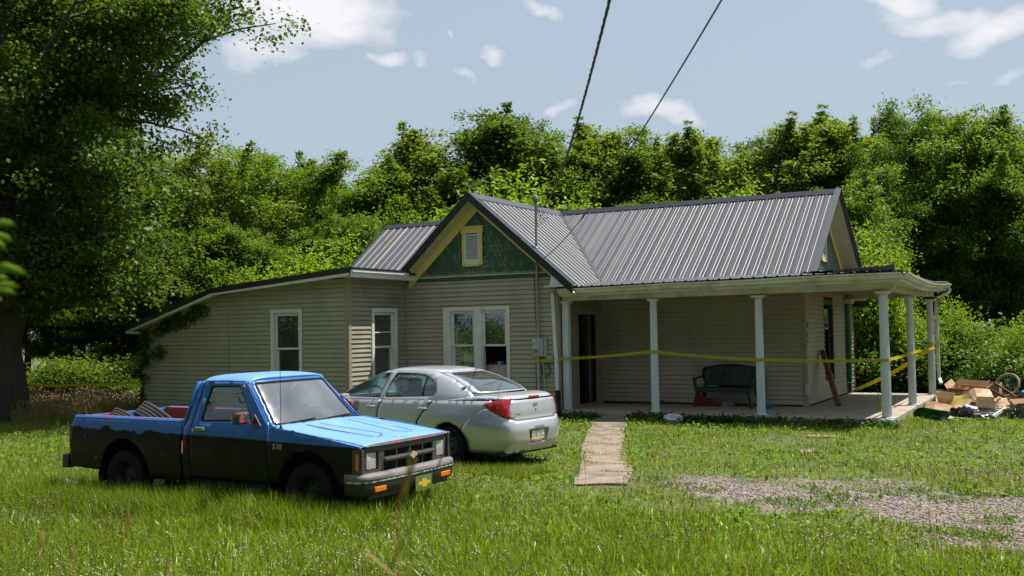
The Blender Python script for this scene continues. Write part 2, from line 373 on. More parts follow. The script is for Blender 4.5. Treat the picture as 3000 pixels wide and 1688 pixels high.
GREENS = [pmat('shingle_green', srgb(52, 92, 68), srgb(40, 78, 56), rough=.6, scale=9, c3=srgb(136, 134, 116), s3=11, lo3=.60, hi3=.68, bump=.2),
          pmat('shingle_green_worn', srgb(70, 98, 78), srgb(48, 80, 60), rough=.65, scale=9, c3=srgb(146, 138, 122), s3=10, lo3=.5, hi3=.62, bump=.3),
          pmat('shingle_green_dark', srgb(42, 80, 60), srgb(34, 68, 50), rough=.6, scale=9, c3=srgb(60, 96, 80), s3=14, lo3=.6, hi3=.7, bump=.2)]
GREEND = pmat('gable_underlay', (.008, .02, .014), rough=.9)
CREAM = pmat('paint_cream', srgb(226, 202, 132), srgb(212, 186, 116), rough=.6, scale=5, c3=srgb(120, 100, 66), s3=11, lo3=.66, hi3=.72, bump=.08)
SOFF = pmat('soffit_vinyl', srgb(200, 194, 160), rough=.5)
CONC = pmat('concrete', srgb(158, 148, 134), srgb(138, 128, 114), rough=.85, scale=3, c3=srgb(92, 84, 72), s3=1.4, lo3=.55, hi3=.8, bump=.25, bscale=60)
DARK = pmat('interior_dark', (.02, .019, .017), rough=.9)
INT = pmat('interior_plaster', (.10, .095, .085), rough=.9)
GLASSD = glassmat('window_glass', tint=(.82, .88, .84), rough=.015, refl=.06, dirt_haze=.10)
CURT1 = pmat('curtain_green', (.58, .60, .24), (.36, .46, .24), rough=.9, scale=2.2, c3=(.20, .24, .30), s3=1.6, lo3=.55, hi3=.65)
CURT2 = pmat('curtain_white', (.62, .62, .60), (.5, .5, .49), rough=.9)
CURT3 = pmat('curtain_floral', (.62, .70, .52), (.48, .56, .40), rough=.9, scale=3, c3=(.08, .16, .10), s3=30, lo3=.62, hi3=.66)
METERG = pmat('meter_enamel', (.34, .38, .36), (.28, .32, .30), rough=.4, scale=8)
GALV = pmat('galvanised_pipe', (.36, .37, .36), (.22, .2, .17), rough=.45, metal=.5, scale=9, c3=(.15, .09, .05), s3=5, lo3=.6, hi3=.75)
BLACKP = pmat('black_plastic', (.018, .018, .018), rough=.5)
DOORW = pmat('door_paint', (.55, .56, .53), (.42, .43, .40), rough=.5, scale=4)
OLDWOOD = pmat('old_wood', srgb(112, 86, 56), srgb(78, 58, 38), rough=.85, scale=5, stretch=(4, 4, .6), bump=.4, bscale=20)
PGREEN = pmat('paint_green_post', srgb(44, 104, 78), srgb(36, 88, 66), rough=.5, scale=3, c3=srgb(150, 130, 90), s3=9, lo3=.62, hi3=.67)

house = thing('house', 'single-storey house in tan siding with black metal roofs, green shingled gables and a wrap-around porch', 'house')
class Pl:
    """a wall plane: u along it, z up, o outwards"""
    def __init__(s, o, ud, nd): s.o = Vector(o); s.ud = Vector(ud); s.nd = Vector(nd)
    def p(s, u, z, o=0): return tuple(s.o + s.ud * u + s.nd * o + Vector((0, 0, z)))
    def box(s, mb, u0, u1, z0, z1, o0, o1):
        P = [s.p(u, z, o) for o in (o0, o1) for (u, z) in ((u0, z0), (u1, z0), (u1, z1), (u0, z1))]
        return mb.add(P, [(3, 2, 1, 0), (4, 5, 6, 7), (0, 1, 5, 4), (1, 2, 6, 5), (2, 3, 7, 6), (3, 0, 4, 7)])
P_fac = Pl((0, -2.25, 0), (1, 0, 0), (0, -1, 0)); P_wing = Pl((0, -4.388, 0), (1, 0, 0), (0, -1, 0)); P_long = Pl((0, 0, 0), (1, 0, 0), (0, -1, 0))
P_ws = Pl((-8.75, 0, 0), (0, 1, 0), (1, 0, 0)); P_door = Pl((-4.75, 0, 0), (0, 1, 0), (1, 0, 0)); P_right = Pl((0, 0, 0), (0, 1, 0), (1, 0, 0))
def spans(poly, z):
    xs = []
    for i in range(len(poly)):
        (x0, z0), (x1, z1) = poly[i], poly[(i + 1) % len(poly)]
        if (z0 <= z) != (z1 <= z): xs.append(x0 + (x1 - x0) * (z - z0) / (z1 - z0))
    xs.sort(); return (xs[0], xs[-1]) if len(xs) >= 2 else None
def wall(name, pl, poly, openings, mat, zb, ztop, boardmats=None, label=None, H=.1016):
    """sheathing with real openings, and one board per course (split at the openings)"""
    mb = panel(poly, lambda u, z: pl.p(u, z, -.004), [[(a, c), (b, c), (b, d), (a, d)] for a, b, c, d in openings], step=1.2)
    w = mb.build(name, LAPSHADE, house, solid=.11, offset=0)
    w.location = tuple(pl.nd * -.06)
    if label: w['label'] = label
    z = zb; k = 0
    while z < ztop - .02:
        z1 = min(z + H, ztop); s0 = spans(poly, z + .003); s1 = spans(poly, z1 - .003)
        if s0 is None: break
        if s1 is None: s1 = (sum(s0) / 2 - .01, sum(s0) / 2 + .01)
        iv = [(s0[0], s0[1], s1[0], s1[1])]
        for a, b, c, d in sorted(openings):
            if z1 > c - .02 and z < d + .02:
                nv = []
                for (p0, p1, q0, q1) in iv:
                    if b <= p0 or a >= p1: nv.append((p0, p1, q0, q1)); continue
                    if a > p0: nv.append((p0, a, q0, a))
                    if b < p1: nv.append((b, p1, b, q1))
                iv = nv
        for (p0, p1, q0, q1) in iv:
            if p1 - p0 < .02: continue
            m = MB(); j = rng.uniform(-.0012, .0012)
            A = [pl.p(p0, z + .009, 0), pl.p(p0, z + .008, .024 + j), pl.p(p0, z + .018, .025 + j), pl.p(q0 if q0 > p0 - .3 else p0, z1 + .002, .004)]
            B = [pl.p(p1, z + .009, 0), pl.p(p1, z + .008, .024 + j), pl.p(p1, z + .018, .025 + j), pl.p(q1, z1 + .002, .004)]
            m.add(A + B, [(0, 1, 5, 4), (1, 2, 6, 5), (2, 3, 7, 6), (0, 3, 2, 1), (4, 5, 6, 7)])
            ob = m.build('siding_board', (boardmats or [SIDING])[k % len(boardmats or [SIDING])], w); ob.location = tuple(pl.nd * .06)
        z = z1; k += 1
    return w
# ---- walls (opening rectangles: u0,u1,z0,z1)
OP_DBL = [(-7.60, -6.81, .50, 2.20), (-6.72, -5.99, .50, 2.20)]
wall('wall', P_fac, [(-8.75, -.25), (-4.75, -.25), (-4.75, 2.98), (-8.75, 2.98)], [(-7.60, -5.99, .50, 2.20)], SIDING, -.13, 2.88, [SIDING], 'gable front wall of tan siding behind the silver sedan')
wall('wall', P_ws, [(-4.388, -.25), (-2.25, -.25), (-2.25, 3.0), (-4.388, 3.0)], [(-3.53, -2.70, .45, 2.22)], SIDING, -.13, 2.95, [SIDING2], 'narrow return wall with sooty mildew over its window')
WP = [(-15.2, -.3), (-8.75, -.3), (-8.75, 2.97), (-12.5, 2.68), (-15.2, 1.94)]
wall('wall', P_wing, WP, [(-10.90, -10.13, .55, 2.22)], SIDING, -.13, 2.93, [SIDING], 'long low wing wall behind the pickup')
wall('wall', P_door, [(-2.25, -.2), (0, -.2), (0, 2.6), (-2.25, 2.6)], [(-1.27, -.33, 0.02, 2.06)], SIDING, -.13, 2.5, [SIDING2])
wall('wall', P_long, [(-4.75, -.1), (0, -.1), (0, 2.6), (-4.75, 2.6)], [], SIDING, .03, 2.5, [SIDING], 'long porch wall of tan siding behind the bench')
wall('wall', P_right, [(0, -.1), (5.2, -.1), (5.2, 2.75), (0, 2.75)], [(1.80, 2.78, .55, 2.26)], SIDING, .03, 2.6, [SIDING])
# hidden walls that close the rooms, and floors
m = MB(); m.box((-15.2, 5.08, -.3), (0, 5.2, 2.7)); m.box((-15.2, -4.3, -.3), (-15.08, 5.08, 1.95)); m.build('wall', SIDING, house)
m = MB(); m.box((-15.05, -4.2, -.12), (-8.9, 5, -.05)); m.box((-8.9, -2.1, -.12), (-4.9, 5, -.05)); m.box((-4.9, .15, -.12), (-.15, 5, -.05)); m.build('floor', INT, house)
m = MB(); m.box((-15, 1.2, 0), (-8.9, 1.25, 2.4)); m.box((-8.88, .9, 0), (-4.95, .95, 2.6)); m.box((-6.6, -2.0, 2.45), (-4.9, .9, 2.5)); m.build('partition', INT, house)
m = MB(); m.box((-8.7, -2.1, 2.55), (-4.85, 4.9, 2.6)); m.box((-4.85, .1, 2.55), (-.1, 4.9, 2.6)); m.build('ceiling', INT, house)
# corner trims
def corner(x, y, z0, z1, sx, sy, name='corner_trim', mat=TRIMT, w=.085):
    m = MB(); m.box((min(x, x - sx * w) - (0 if sx > 0 else 0), y if sy > 0 else y - .022, z0), (max(x, x - sx * w), y + .022 if sy > 0 else y, z1))
    m.box((x if sx > 0 else x - .022, min(y, y - sy * w), z0 + .001), (x + .024 if sx > 0 else x, max(y, y - sy * w) + (-.024 if sy < 0 else .0) * 0, z1 - .001)); return m.build(name, mat, house)
m = MB(); m.box((-8.835, -4.412, -.2), (-8.728, -4.303, 2.95)); m.build('corner_trim', TRIMT, house, bevel=.004)
m = MB(); m.box((-15.225, -4.412, -.2), (-15.13, -4.30, 1.93)); m.build('corner_trim', TRIMT, house, bevel=.004)
m = MB(); m.box((-4.835, -2.272, -.2), (-4.726, -2.165, 2.60)); m.build('corner_trim', TRIMT, house, bevel=.004)
m = MB(); m.box((-.085, -.024, 0), (.024, .085, 2.45)); m.build('corner_trim', TRIMT, house, bevel=.004)
m = MB(); m.box((-8.749, -2.30, -.1), (-8.70, -2.251, 2.92)); m.build('inner_corner_trim', TRIMT, house)
m = MB(); m.box((-4.749, -.05, .0), (-4.70, -.001, 2.4)); m.build('inner_corner_trim', TRIMT, house)
m = MB(); P_wing.box(m, -12.32, -12.275, -.1, 2.68, 0, .024); m.build('siding_joint', TRIMT, house)
m = MB(); m.box((-.002, 5.16, 0), (.03, 5.24, 2.45)); m.build('corner_trim', pmat('trim_brown', srgb(120, 98, 84), rough=.6), house)

# ---- windows
def window(pl, u0, u1, z0, z1, casing=.09, lights=None, mid=1.40, curtain=None, label=None, sashw=.045, lowopen=False, header=True, cm=WHITE):
    """lights: list of (u0,u1) openings inside the casing"""
    w = MB()
    lights = lights or [(u0 + casing, u1 - casing)]
    pl.box(w, u0, lights[0][0], z0, z1, -.02, .034); pl.box(w, lights[-1][1], u1, z0, z1, -.02, .034)
    pl.box(w, lights[0][0], lights[-1][1], z1 - casing, z1, -.02, .0345); pl.box(w, lights[0][0], lights[-1][1], z0, z0 + .05, -.06, .05)
    for a, b in zip(lights[:-1], lights[1:]): pl.box(w, a[1], b[0], z0 + .05, z1 - casing, -.06, .034)
    root = w.build('window', cm, house, bevel=.004)
    if label: root['label'] = label
    d = MB(); pl.box(d, u0 - .012, u1 + .012, z1 + .001, z1 + .02, 0, .045); pl.box(d, u0 - .022, u0 - .001, z0, z1, 0, .026); pl.box(d, u1 + .001, u1 + .022, z0, z1, 0, .026); d.build('drip_trim', TRIMT, root)
    for i, (a, b) in enumerate(lights):
        zt = z1 - casing; zb = z0 + .05
        j = MB(); pl.box(j, a, a + .022, zb, zt, -.12, -.021); pl.box(j, b - .022, b, zb, zt, -.12, -.021); pl.box(j, a + .022, b - .022, zt - .022, zt, -.12, -.021); j.build('jamb', cm, root)
        a2, b2 = a + .023, b - .023
        for (s0, s1, o, nm) in ((mid - .02, zt - .023, -.045, 'upper_sash'), (zb, mid + .02, -.085, 'lower_sash')):
            if nm == 'lower_sash' and lowopen and i == len(lights) - 1:
                s0, s1 = mid - .3, mid + .02
                s = MB(); pl.box(s, a2, b2, s1 - sashw, s1, o - .015, o + .015); s.build(nm, cm, root); continue
            s = MB(); q = sashw
            pl.box(s, a2, a2 + q, s0, s1, o - .015, o + .015); pl.box(s, b2 - q, b2, s0, s1, o - .015, o + .015)
            pl.box(s, a2 + q, b2 - q, s1 - q, s1, o - .0145, o + .0145); pl.box(s, a2 + q, b2 - q, s0, s0 + q, o - .0145, o + .0145)
            so = s.build(nm, cm, root)
            g = MB(); pl.box(g, a2 + q, b2 - q, s0 + q, s1 - q, o - .004, o + .001); g.build('pane', GLASSD, so)
        if curtain and curtain[i]:
            cmt, fz0, fz1, fu0, fu1 = curtain[i]
            N = 40; V = []; F = []
            for k in range(N + 1):
                t = k / N; u = a2 + (b2 - a2) * (fu0 + (fu1 - fu0) * t); o = -.125 - .02 * math.sin(t * 26 + i) - .01 * math.sin(t * 61)
                for zz, sh in ((zb + (zt - zb) * fz0, 1.), (zb + (zt - zb) * (fz0 * .5 + fz1 * .5), .6), (zb + (zt - zb) * fz1, .5)): V.append(pl.p(u, zz, o * (.9 + .1 * sh)))
            for k in range(N):
                for r in range(2): F.append((k * 3 + r, k * 3 + 3 + r, k * 3 + 4 + r, k * 3 + 1 + r))
            c = MB(); c.add(V, F); c.build('curtain', cmt, root, smooth=True, solid=.003)
    return root
window(P_wing, -10.985, -10.05, .46, 2.30, curtain=[(CURT1, 0, 1, 0, 1)], label='tall window in the long wing above the pickup, green cloth behind it')
w2 = window(P_ws, -3.60, -2.635, .50, 2.285, curtain=[(CURT2, .0, 1, 0.1, .85)], label='narrow window with a thin white curtain on the return wall')
m = MB(); P_ws.box(m, -3.45, -2.78, 1.72, 1.745, -.035, -.02); m.build('rail', WHITE, w2)
w3 = window(P_fac, -7.69, -5.93, .42, 2.285, lights=[(-7.50, -6.86), (-6.67, -6.02)], curtain=[(CURT3, 0, .5, .42, 1), None], lowopen=True, label='double window over the sedan, right lower sash raised')
# the right-hand broken window in a green frame
w4 = MB(); P_right.box(w4, 1.74, 1.80, .5, 2.30, -.03, .02); P_right.box(w4, 2.72, 2.78, .5, 2.30, -.03, .02); P_right.box(w4, 1.80, 2.72, 2.18, 2.30, -.03, .0195); P_right.box(w4, 1.80, 2.72, .5, .58, -.05, .03)
w4 = w4.build('window', pmat('paint_green_dark', srgb(52, 78, 66), srgb(40, 60, 52), rough=.6), house, bevel=.003); w4['label'] = 'tall green-framed window with one broken sash hanging in it'
m = MB(); P_right.box(m, 1.82, 2.42, 1.62, 1.66, -.06, -.03); P_right.box(m, 1.82, 2.42, 1.78, 1.80, -.06, -.03); P_right.box(m, 1.82, 2.42, 2.05, 2.09, -.06, -.03); P_right.box(m, 2.38, 2.42, 1.66, 2.05, -.059, -.031); P_right.box(m, 2.1, 2.12, 1.66, 1.78, -.059, -.031)
sash = m.build('broken_sash', pmat('sash_paint', srgb(160, 160, 140), rough=.6), w4)
m = MB(); P_right.box(m, 1.82, 2.38, 1.80, 2.05, -.048, -.044); m.build('pane', GLASSD, sash)
m = MB(); P_right.box(m, 2.55, 2.60, .6, 2.18, -.07, -.03); m.build('window_stop', pmat('green_stop', srgb(46, 70, 60), rough=.6), w4)

# ---- door, ajar
m = MB(); P_door.box(m, -1.35, -1.27, 0, 2.13, -.05, .028); P_door.box(m, -.33, -.27, 0, 2.13, -.05, .028); P_door.box(m, -1.27, -.33, 2.06, 2.13, -.05, .0275); P_door.box(m, -1.27, -.33, 0, .03, -.1, .02)
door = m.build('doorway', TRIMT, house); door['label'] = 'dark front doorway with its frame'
m = MB(); m.bar((-4.87, -.36, 1.04), (-5.33, .29, 1.04), .04, 2.0); leaf = m.build('door_leaf', DOORW, door); leaf['label'] = 'white door standing half open inwards'
m = MB(); m.bar((-4.86, -.335, 1.04), (-4.88, -.365, 1.04), .05, 2.02); m.build('door_edge', BLACKP, leaf)
m = MB(); m.lathe([(.001, 0), (.03, .002), (.03, .02), (.012, .03), (.012, .05), (.03, .06), (.028, .085), (.001, .095)], 14, 'y', (-5.25, .10, 1.0)); m.build('knob', pmat('brass', (.5, .35, .12), metal=1, rough=.3), leaf, smooth=True)

# ================================================================== ROOFS
SL = .736; NS = math.sqrt(1 + SL * SL); RZ = 4.80; RY = 1.9
def sheet(parent, O, ud, vd, nd, u0, u1, vf, mat=ROOF, pw=.9144, pitch=.2286, phase=0.):
    """steel roofing: panels of pw, each with real ribs, clipped by vf(u)->(va,vb)"""
    O, ud, vd, nd = map(Vector, (O, ud, vd, nd)); prof = []
    for (c, hw, tw, h) in ((0, .030, .015, .019), (.0762, .0085, .003, .0032), (.1524, .0085, .003, .0032)):
        prof += [(c - hw, 0), (c - tw, h), (c + tw, h), (c + hw, 0)]
    k0 = math.floor((u0 - phase) / pw); out = []
    for k in range(k0, int(math.ceil((u1 - phase) / pw)) + 1):
        a = max(u0, phase + k * pw); b = min(u1, phase + (k + 1) * pw)
        if b - a < .02: continue
        us = [(a, 0.)] ; j0 = math.floor((a - phase) / pitch)
        for j in range(j0, j0 + 7):
            for (du, h) in prof:
                u = phase + j * pitch + du
                if a + .001 < u < b - .001: us.append((u, h))
        us.append((b, 0.)); us.sort(); V = []; F = []
        lift = .0008 * (k % 2)
        for (u, h) in us:
            va, vb = vf(u)
            for v in (va, vb): V.append(tuple(O + ud * u + vd * v + nd * (h + lift)))
        ok = [vf(u)[1] - vf(u)[0] > .01 for u, _ in us]
        for i in range(len(us) - 1):
            if ok[i] or ok[i + 1]: F.append((2 * i, 2 * i + 1, 2 * i + 3, 2 * i + 2))
        if F: mb = MB(); mb.add(V, F); out.append(mb.build('roof_panel', mat, parent, solid=.0015))
    return out
vmain = (0, -1 / NS, -SL / NS); nmain = (0, -SL / NS, 1 / NS)
VL = (RY + .83) * NS
GS = .85; GX = -6.72; NG = math.sqrt(1 + GS * GS); GSL = .91; NGL = math.sqrt(1 + GSL * GSL)
def vmain_f(u):
    # u = world x. The cross gable covers the slope left of its right valley and right of its left valley
    if u >= GX:
        yv = RY - (GS / SL) * (u - GX); va = 0.
        if yv > -.83 and u < GX + (RY + .83) * SL / GS: return (0., max(0.0, (RY - yv) * NS))
        return (0., VL)
    yv = RY - (GSL / SL) * (GX - u)
    lim = (RY + .75) * NS
    return (0., min(lim, max(0., (RY - yv) * NS)))
def deck(poly, z_of, thick, name, mat=None, parent=None):
    mb = panel(poly, lambda x, y: (x, y, z_of(x, y)), step=3); return mb.build(name, mat or ROOFT, parent or house, solid=thick, offset=-1)
zmain = lambda x, y: RZ - SL * abs(RY - y)
zgab = lambda x, y: RZ - (GS * (x - GX) if x > GX else GSL * (GX - x))
xvr = GX + (RY + .83) * SL / GS
roof = deck([(xvr, -.83), (.4, -.83), (.4, RY), (GX, RY)], lambda x, y: zmain(x, y) - .008, .1, 'roof')
roof['label'] = 'main roof of ribbed black steel'
deck([(GX, RY), (-12.3, RY), (-12.3, -.72), (-9.95, -.72)] , lambda x, y: zmain(x, y) - .008, .1, 'roof_deck', parent=roof)
deck([(-12.3, RY), (.4, RY), (.4, 5.35), (-12.3, 5.35)], lambda x, y: zmain(x, y) - .008, .1, 'roof_deck', parent=roof)
for o in sheet(roof, (0, RY, RZ), (1, 0, 0), vmain, nmain, -12.3, .4, vmain_f, phase=.4 - 20 * .9144): pass
sheet(roof, (0, RY, RZ), (1, 0, 0), (0, 1 / NS, -SL / NS), (0, SL / NS, 1 / NS), -12.3, .4, lambda u: (0, 3.4 * NS), phase=.4 - 20 * .9144)
m = MB(); m.prism([(RY - .16, RZ - .16 * SL + .012), (RY - .16, RZ - .16 * SL + .028), (RY, RZ + .035), (RY + .16, RZ - .16 * SL + .028), (RY + .16, RZ - .16 * SL + .012), (RY, RZ + .018)], 'x', -12.32, .43); m.build('ridge_cap', ROOFT, roof)
# rakes of the main roof: right end (white soffit inside), left end
def rake(parent, x0, x1, yfrom, yto, dz0, dz1, mat, name='rake_trim'):
    mb = MB(); z = lambda y: RZ - SL * abs(RY - y)
    mb.prism([(yfrom, z(yfrom) + dz0), (yto, z(yto) + dz0), (yto, z(yto) + dz1), (yfrom, z(yfrom) + dz1)], 'x', x0, x1); return mb.build(name, mat, parent)
rake(roof, .40, .425, -.83, RY, -.13, .03, ROOFT); rake(roof, .40, .425, RY, 5.35, -.13, .03, ROOFT)
rake(roof, .33, .47, -.83, RY, .030, .036, ROOF, 'rake_cap'); rake(roof, .33, .47, RY, 5.35, .030, .036, ROOF, 'rake_cap')
rake(roof, -12.34, -12.30, -.7, RY, -.13, .03, ROOFT); rake(roof, -12.34, -12.30, RY, 5.35, -.13, .03, ROOFT)
# right gable: shingles, vent, cream rake boards, slatted soffit
GYE = 4.62
gp = [(-.55, 2.72), (GYE + .05, 2.72), (GYE + .05, zmain(0, GYE + .05) - .14), (RY, RZ - .14), (-.55, zmain(0, -.55) - .14)]
gp = [(p[0], max(p[1], 2.721)) for p in gp]
mb = panel([(-.55, 2.72), (GYE, 2.72), (GYE, RZ - SL * (GYE - RY) - .14), (RY, RZ - .14), (-.55, RZ - SL * (RY + .55) - .14)], lambda u, z: P_right.p(u, z, -.03), step=1)
gabR = mb.build('gable_wall', GREEND, house, solid=.05); gabR['label'] = 'side gable of green scale shingles'
for sgn, ye in ((1, GYE + .1), (-1, -.7)):
    zz = lambda y: RZ - SL * abs(RY - y) - .158
    m = MB(); m.prism([(RY, zz(RY)), (ye, zz(ye)), (ye, zz(ye) - .2), (RY, zz(RY) - .2)], 'x', .02, .045); m.build('rake_board', CREAM, gabR)
    n = 26
    for k in range(n):
        y0 = RY + (ye + sgn * .35 - RY) * k / n; y1 = RY + (ye + sgn * .35 - RY) * (k + .94) / n
        m = MB(); m.prism([(min(y0, y1), zz(min(y0, y1)) + .004), (max(y0, y1), zz(max(y0, y1)) + .004), (max(y0, y1), zz(max(y0, y1)) + .016), (min(y0, y1), zz(min(y0, y1)) + .016)], 'x', .046, .398); m.build('soffit_slat', SOFF, gabR)
def shingle_mesh(w, h, t=.014):
    hw = w * .475; pts = [(-hw, h * .75), (-hw, -h * .12)] + [(-hw * math.cos(a), -h * .12 - hw * .85 * math.sin(a)) for a in np.linspace(.3, math.pi - .3, 7)] + [(hw, -h * .12), (hw, h * .75)]
    mb = MB(); n = len(pts); V = []
    for o in (.002, .002 + t): V += [(x, z, o + (0 if z > 0 else .024 * (1 - (z + h) / h))) for x, z in pts]
    mb.add(V, [tuple(range(n, 2 * n))] + [(i, (i + 1) % n, n + (i + 1) % n, n + i) for i in range(n)]); return mb
def shingles(pl, parent, test, u0, u1, z0, z1, w=.108, h=.115):
    mb = shingle_mesh(w, h); base = []
    for gm in GREENS: me = bpy.data.meshes.new('shingle'); me.from_pydata([(x, z, y) for x, z, y in [(a, b, c) for a, b, c in mb.v]], [], mb.f); me.materials.append(gm); base.append(me)
    R = Matrix((tuple(list(pl.ud) + [0]), (0, 0, 0, 0), (0, 0, 0, 0), (0, 0, 0, 1)))
    X = pl.ud; Y = Vector((0, 0, 1)); Z = pl.nd
    k = 0; z = z0
    while z < z1:
        u = u0 + (w / 2 if k % 2 else 0)
        while u < u1:
            if test(u, z):
                c = Vector(pl.p(u, z, 0)); ww = int(fbm(u, z, 1.5, 5) * 3.4 + rng.uniform(-.6, .6)) ; ww = {0: 2, 1: 0, 2: 1}.get(max(0, min(2, ww)), 0)
                o = bpy.data.objects.new('shingle', base[ww]); COL.objects.link(o); o.parent = parent
                a = rng.uniform(-.02, .02); Xr = X * math.cos(a) + Y * math.sin(a); Yr = Y * math.cos(a) - X * math.sin(a)
                o.matrix_local = Matrix(((Xr.x, Yr.x, Z.x, c.x), (Xr.y, Yr.y, Z.y, c.y), (Xr.z, Yr.z, Z.z, c.z), (0, 0, 0, 1)))
            u += w
        z += h; k += 1
shingles(P_right, gabR, lambda u, z: z < RZ - SL * abs(RY - u) - .36 and not (1.55 < u < 2.25 and 3.15 < z < 4.1) and u > .9, .6, 4.6, 2.95, 4.6)
def vent(pl, parent, u0, u1, z0, z1, frame, cream):
    m = MB(); t = .075 if frame else .03
    m2 = MB(); pl.box(m, u0, u0 + t, z0, z1 - .13, 0, .05); pl.box(m, u1 - t, u1, z0, z1 - .13, 0, .05); pl.box(m, u0 - .02, u1 + .02, z1 - .15, z1 - .02, 0, .055); pl.box(m, u0 - .035, u1 + .035, z1 - .02, z1 + .01, 0, .075); pl.box(m, u0 + t, u1 - t, z0 - .03, z0 + .02, 0, .06)
    v = m.build('gable_vent', cream, parent)
    pl.box(m2, u0 + t, u1 - t, z0 + .02, z1 - .15, .002, .012); m2.build('vent_back', DARK, v)
    m3 = MB(); pl.box(m3, u0 + t, u0 + t + .03, z0 + .02, z1 - .15, .012, .06); pl.box(m3, u1 - t - .03, u1 - t, z0 + .02, z1 - .15, .012, .06); pl.box(m3, u0 + t + .03, u1 - t - .03, z0 + .02, z0 + .12, .012, .055); m3.build('louvre_frame', WHITE, v)
    zz = z0 + .12
    while zz < z1 - .18:
        s = MB(); s.add([pl.p(u, zq, o) for u in (u0 + t + .03, u1 - t - .03) for (zq, o) in ((zz, .058), (zz + .006, .06), (zz + .05, .022), (zz + .044, .018))], [(0, 1, 5, 4), (1, 2, 6, 5), (2, 3, 7, 6), (3, 0, 4, 7), (0, 3, 2, 1), (4, 5, 6, 7)]); s.build('louvre_slat', WHITE, v); zz += .054
    return v
vent(P_right, gabR, 1.62, 2.18, 3.2, 4.06, True, CREAM)
# front cross gable
groof = deck([(GX, -2.65), (-4.2, -2.65), (-4.2, -1.06), (xvr, -.83), (GX, RY)], lambda x, y: zgab(x, y) - .008, .09, 'roof'); groof['label'] = 'cross gable roof of ribbed steel over the front gable'
deck([(GX, -2.65), (GX, RY), (-9.0, -.6), (-8.58, -.6), (-8.58, -2.65)], lambda x, y: zgab(x, y) - .008, .09, 'roof_deck', parent=groof)
def vg(u):  # u = world y ; v down the right slope
    top = 0.; full = (-4.2 - GX) * NG
    if u > -.83: return (0., max(0., (RY - u) * SL / GS * NG))
    return (0., full if u < -1.06 else full - .0)
sheet(groof, (GX, 0, RZ), (0, 1, 0), (1 / NG, 0, -GS / NG), (GS / NG, 0, 1 / NG), -2.65, RY, vg, phase=-2.65 + .03)
sheet(groof, (GX, 0, RZ), (0, 1, 0), (-1 / NGL, 0, -GSL / NGL), (-GSL / NGL, 0, 1 / NGL), -2.65, -.55, lambda u: (0., (GX + 8.58) * NGL), phase=-2.65 + .03)
m = MB(); m.prism([(GX - .16, RZ - .16 * GSL + .014), (GX - .16, RZ - .16 * GSL + .03), (GX, RZ + .037), (GX + .16, RZ - .16 * GS + .03), (GX + .16, RZ - .16 * GS + .014), (GX, RZ + .02)], 'y', -2.67, RY); m.build('ridge_cap', pmat('ridge_steel', (.06, .066, .085), rough=.3), groof)
m = MB(); p0 = Vector((GX, RY, RZ + .02)); p1 = Vector((xvr, -.83, zmain(0, -.83) + .02)); m.bar(p0, p1, .10, .02, up=(GS / NG, -SL / NS, 1.5)); m.build('valley_flashing', ROOFT, groof)
for (xe, s_) in ((-4.17, GS), (-8.60, GSL)):
    sg = 1 if xe > GX else -1; z = lambda x: RZ - s_ * abs(x - GX)
    m = MB(); m.prism([(GX, RZ + .035), (xe, z(xe) + .035), (xe, z(xe) - .155), (GX, RZ - .155)], 'y', -2.70, -2.655); m.build('rake_trim', ROOFT, groof)
    m = MB(); m.prism([(GX, RZ + .036), (xe, z(xe) + .036), (xe, z(xe) + .045), (GX, RZ + .045)], 'y', -2.701, -2.55); m.build('rake_cap', ROOFT, groof)
    n = 24
    for k in range(n):
        a = GX + (xe - GX) * k / n; b = GX + (xe - GX) * (k + .93) / n; a, b = min(a, b), max(a, b)
        m = MB(); m.prism([(a, z(a) - .150), (b, z(b) - .150), (b, z(b) - .138), (a, z(a) - .138)], 'y', -2.654, -2.29); m.build('soffit_slat', SOFF, groof)
zfg = lambda x, d=0: RZ - (GS * (x - GX) if x > GX else GSL * (GX - x)) - d
mb = panel([(-8.72, 2.98), (-4.77, 2.98), (-4.77, zfg(-4.77, .13)), (GX, RZ - .13), (-8.52, zfg(-8.52, .13)), (-8.72, 3.0)], lambda u, z: P_fac.p(u, z, -.04), step=1)
gabF = mb.build('gable_wall', GREEND, house, solid=.05); gabF['label'] = 'front gable of green fish-scale shingles with flaking paint'
for xe, s_ in ((-4.32, GS), (-8.62, GSL)):
    z = lambda x: RZ - s_ * abs(x - GX)
    m = MB(); m.prism([(GX, z(GX) - .105), (xe, z(xe) - .105), (xe, z(xe) - .34), (GX, z(GX) - .36)], 'y', -2.305 + (.002 if xe > GX else 0), -2.262); m.build('rake_board', CREAM, gabF)
def inF(u, z): return z + .02 < zfg(u, .30) - .01 and z > 3.05 and not (-7.13 < u < -6.60 and 3.24 < z < 4.10)
shingles(P_fac, gabF, inF, -8.6, -4.7, 3.10, 4.6)
VF = vent(P_fac, gabF, -7.13, -6.60, 3.22, 4.10, True, CREAM)
for (a, b, c, d, mt, nm) in ((2.885, 2.965, .002, .022, GREEN, 'frieze_board'), (2.966, 2.985, .002, .05, WHITEW, 'ledge_moulding'), (2.985, 3.03, .002, .035, pmat('ledge_wood', srgb(150, 140, 118), srgb(110, 100, 84), rough=.8, scale=8), 'ledge_board'), (3.03, 3.085, .0, .016, GREENS[1], 'shingle_course')):
    m = MB(); P_fac.box(m, -8.70 + (.12 if a > 2.96 else 0), -4.78, a, b, c, d); m.build(nm, mt, gabF)
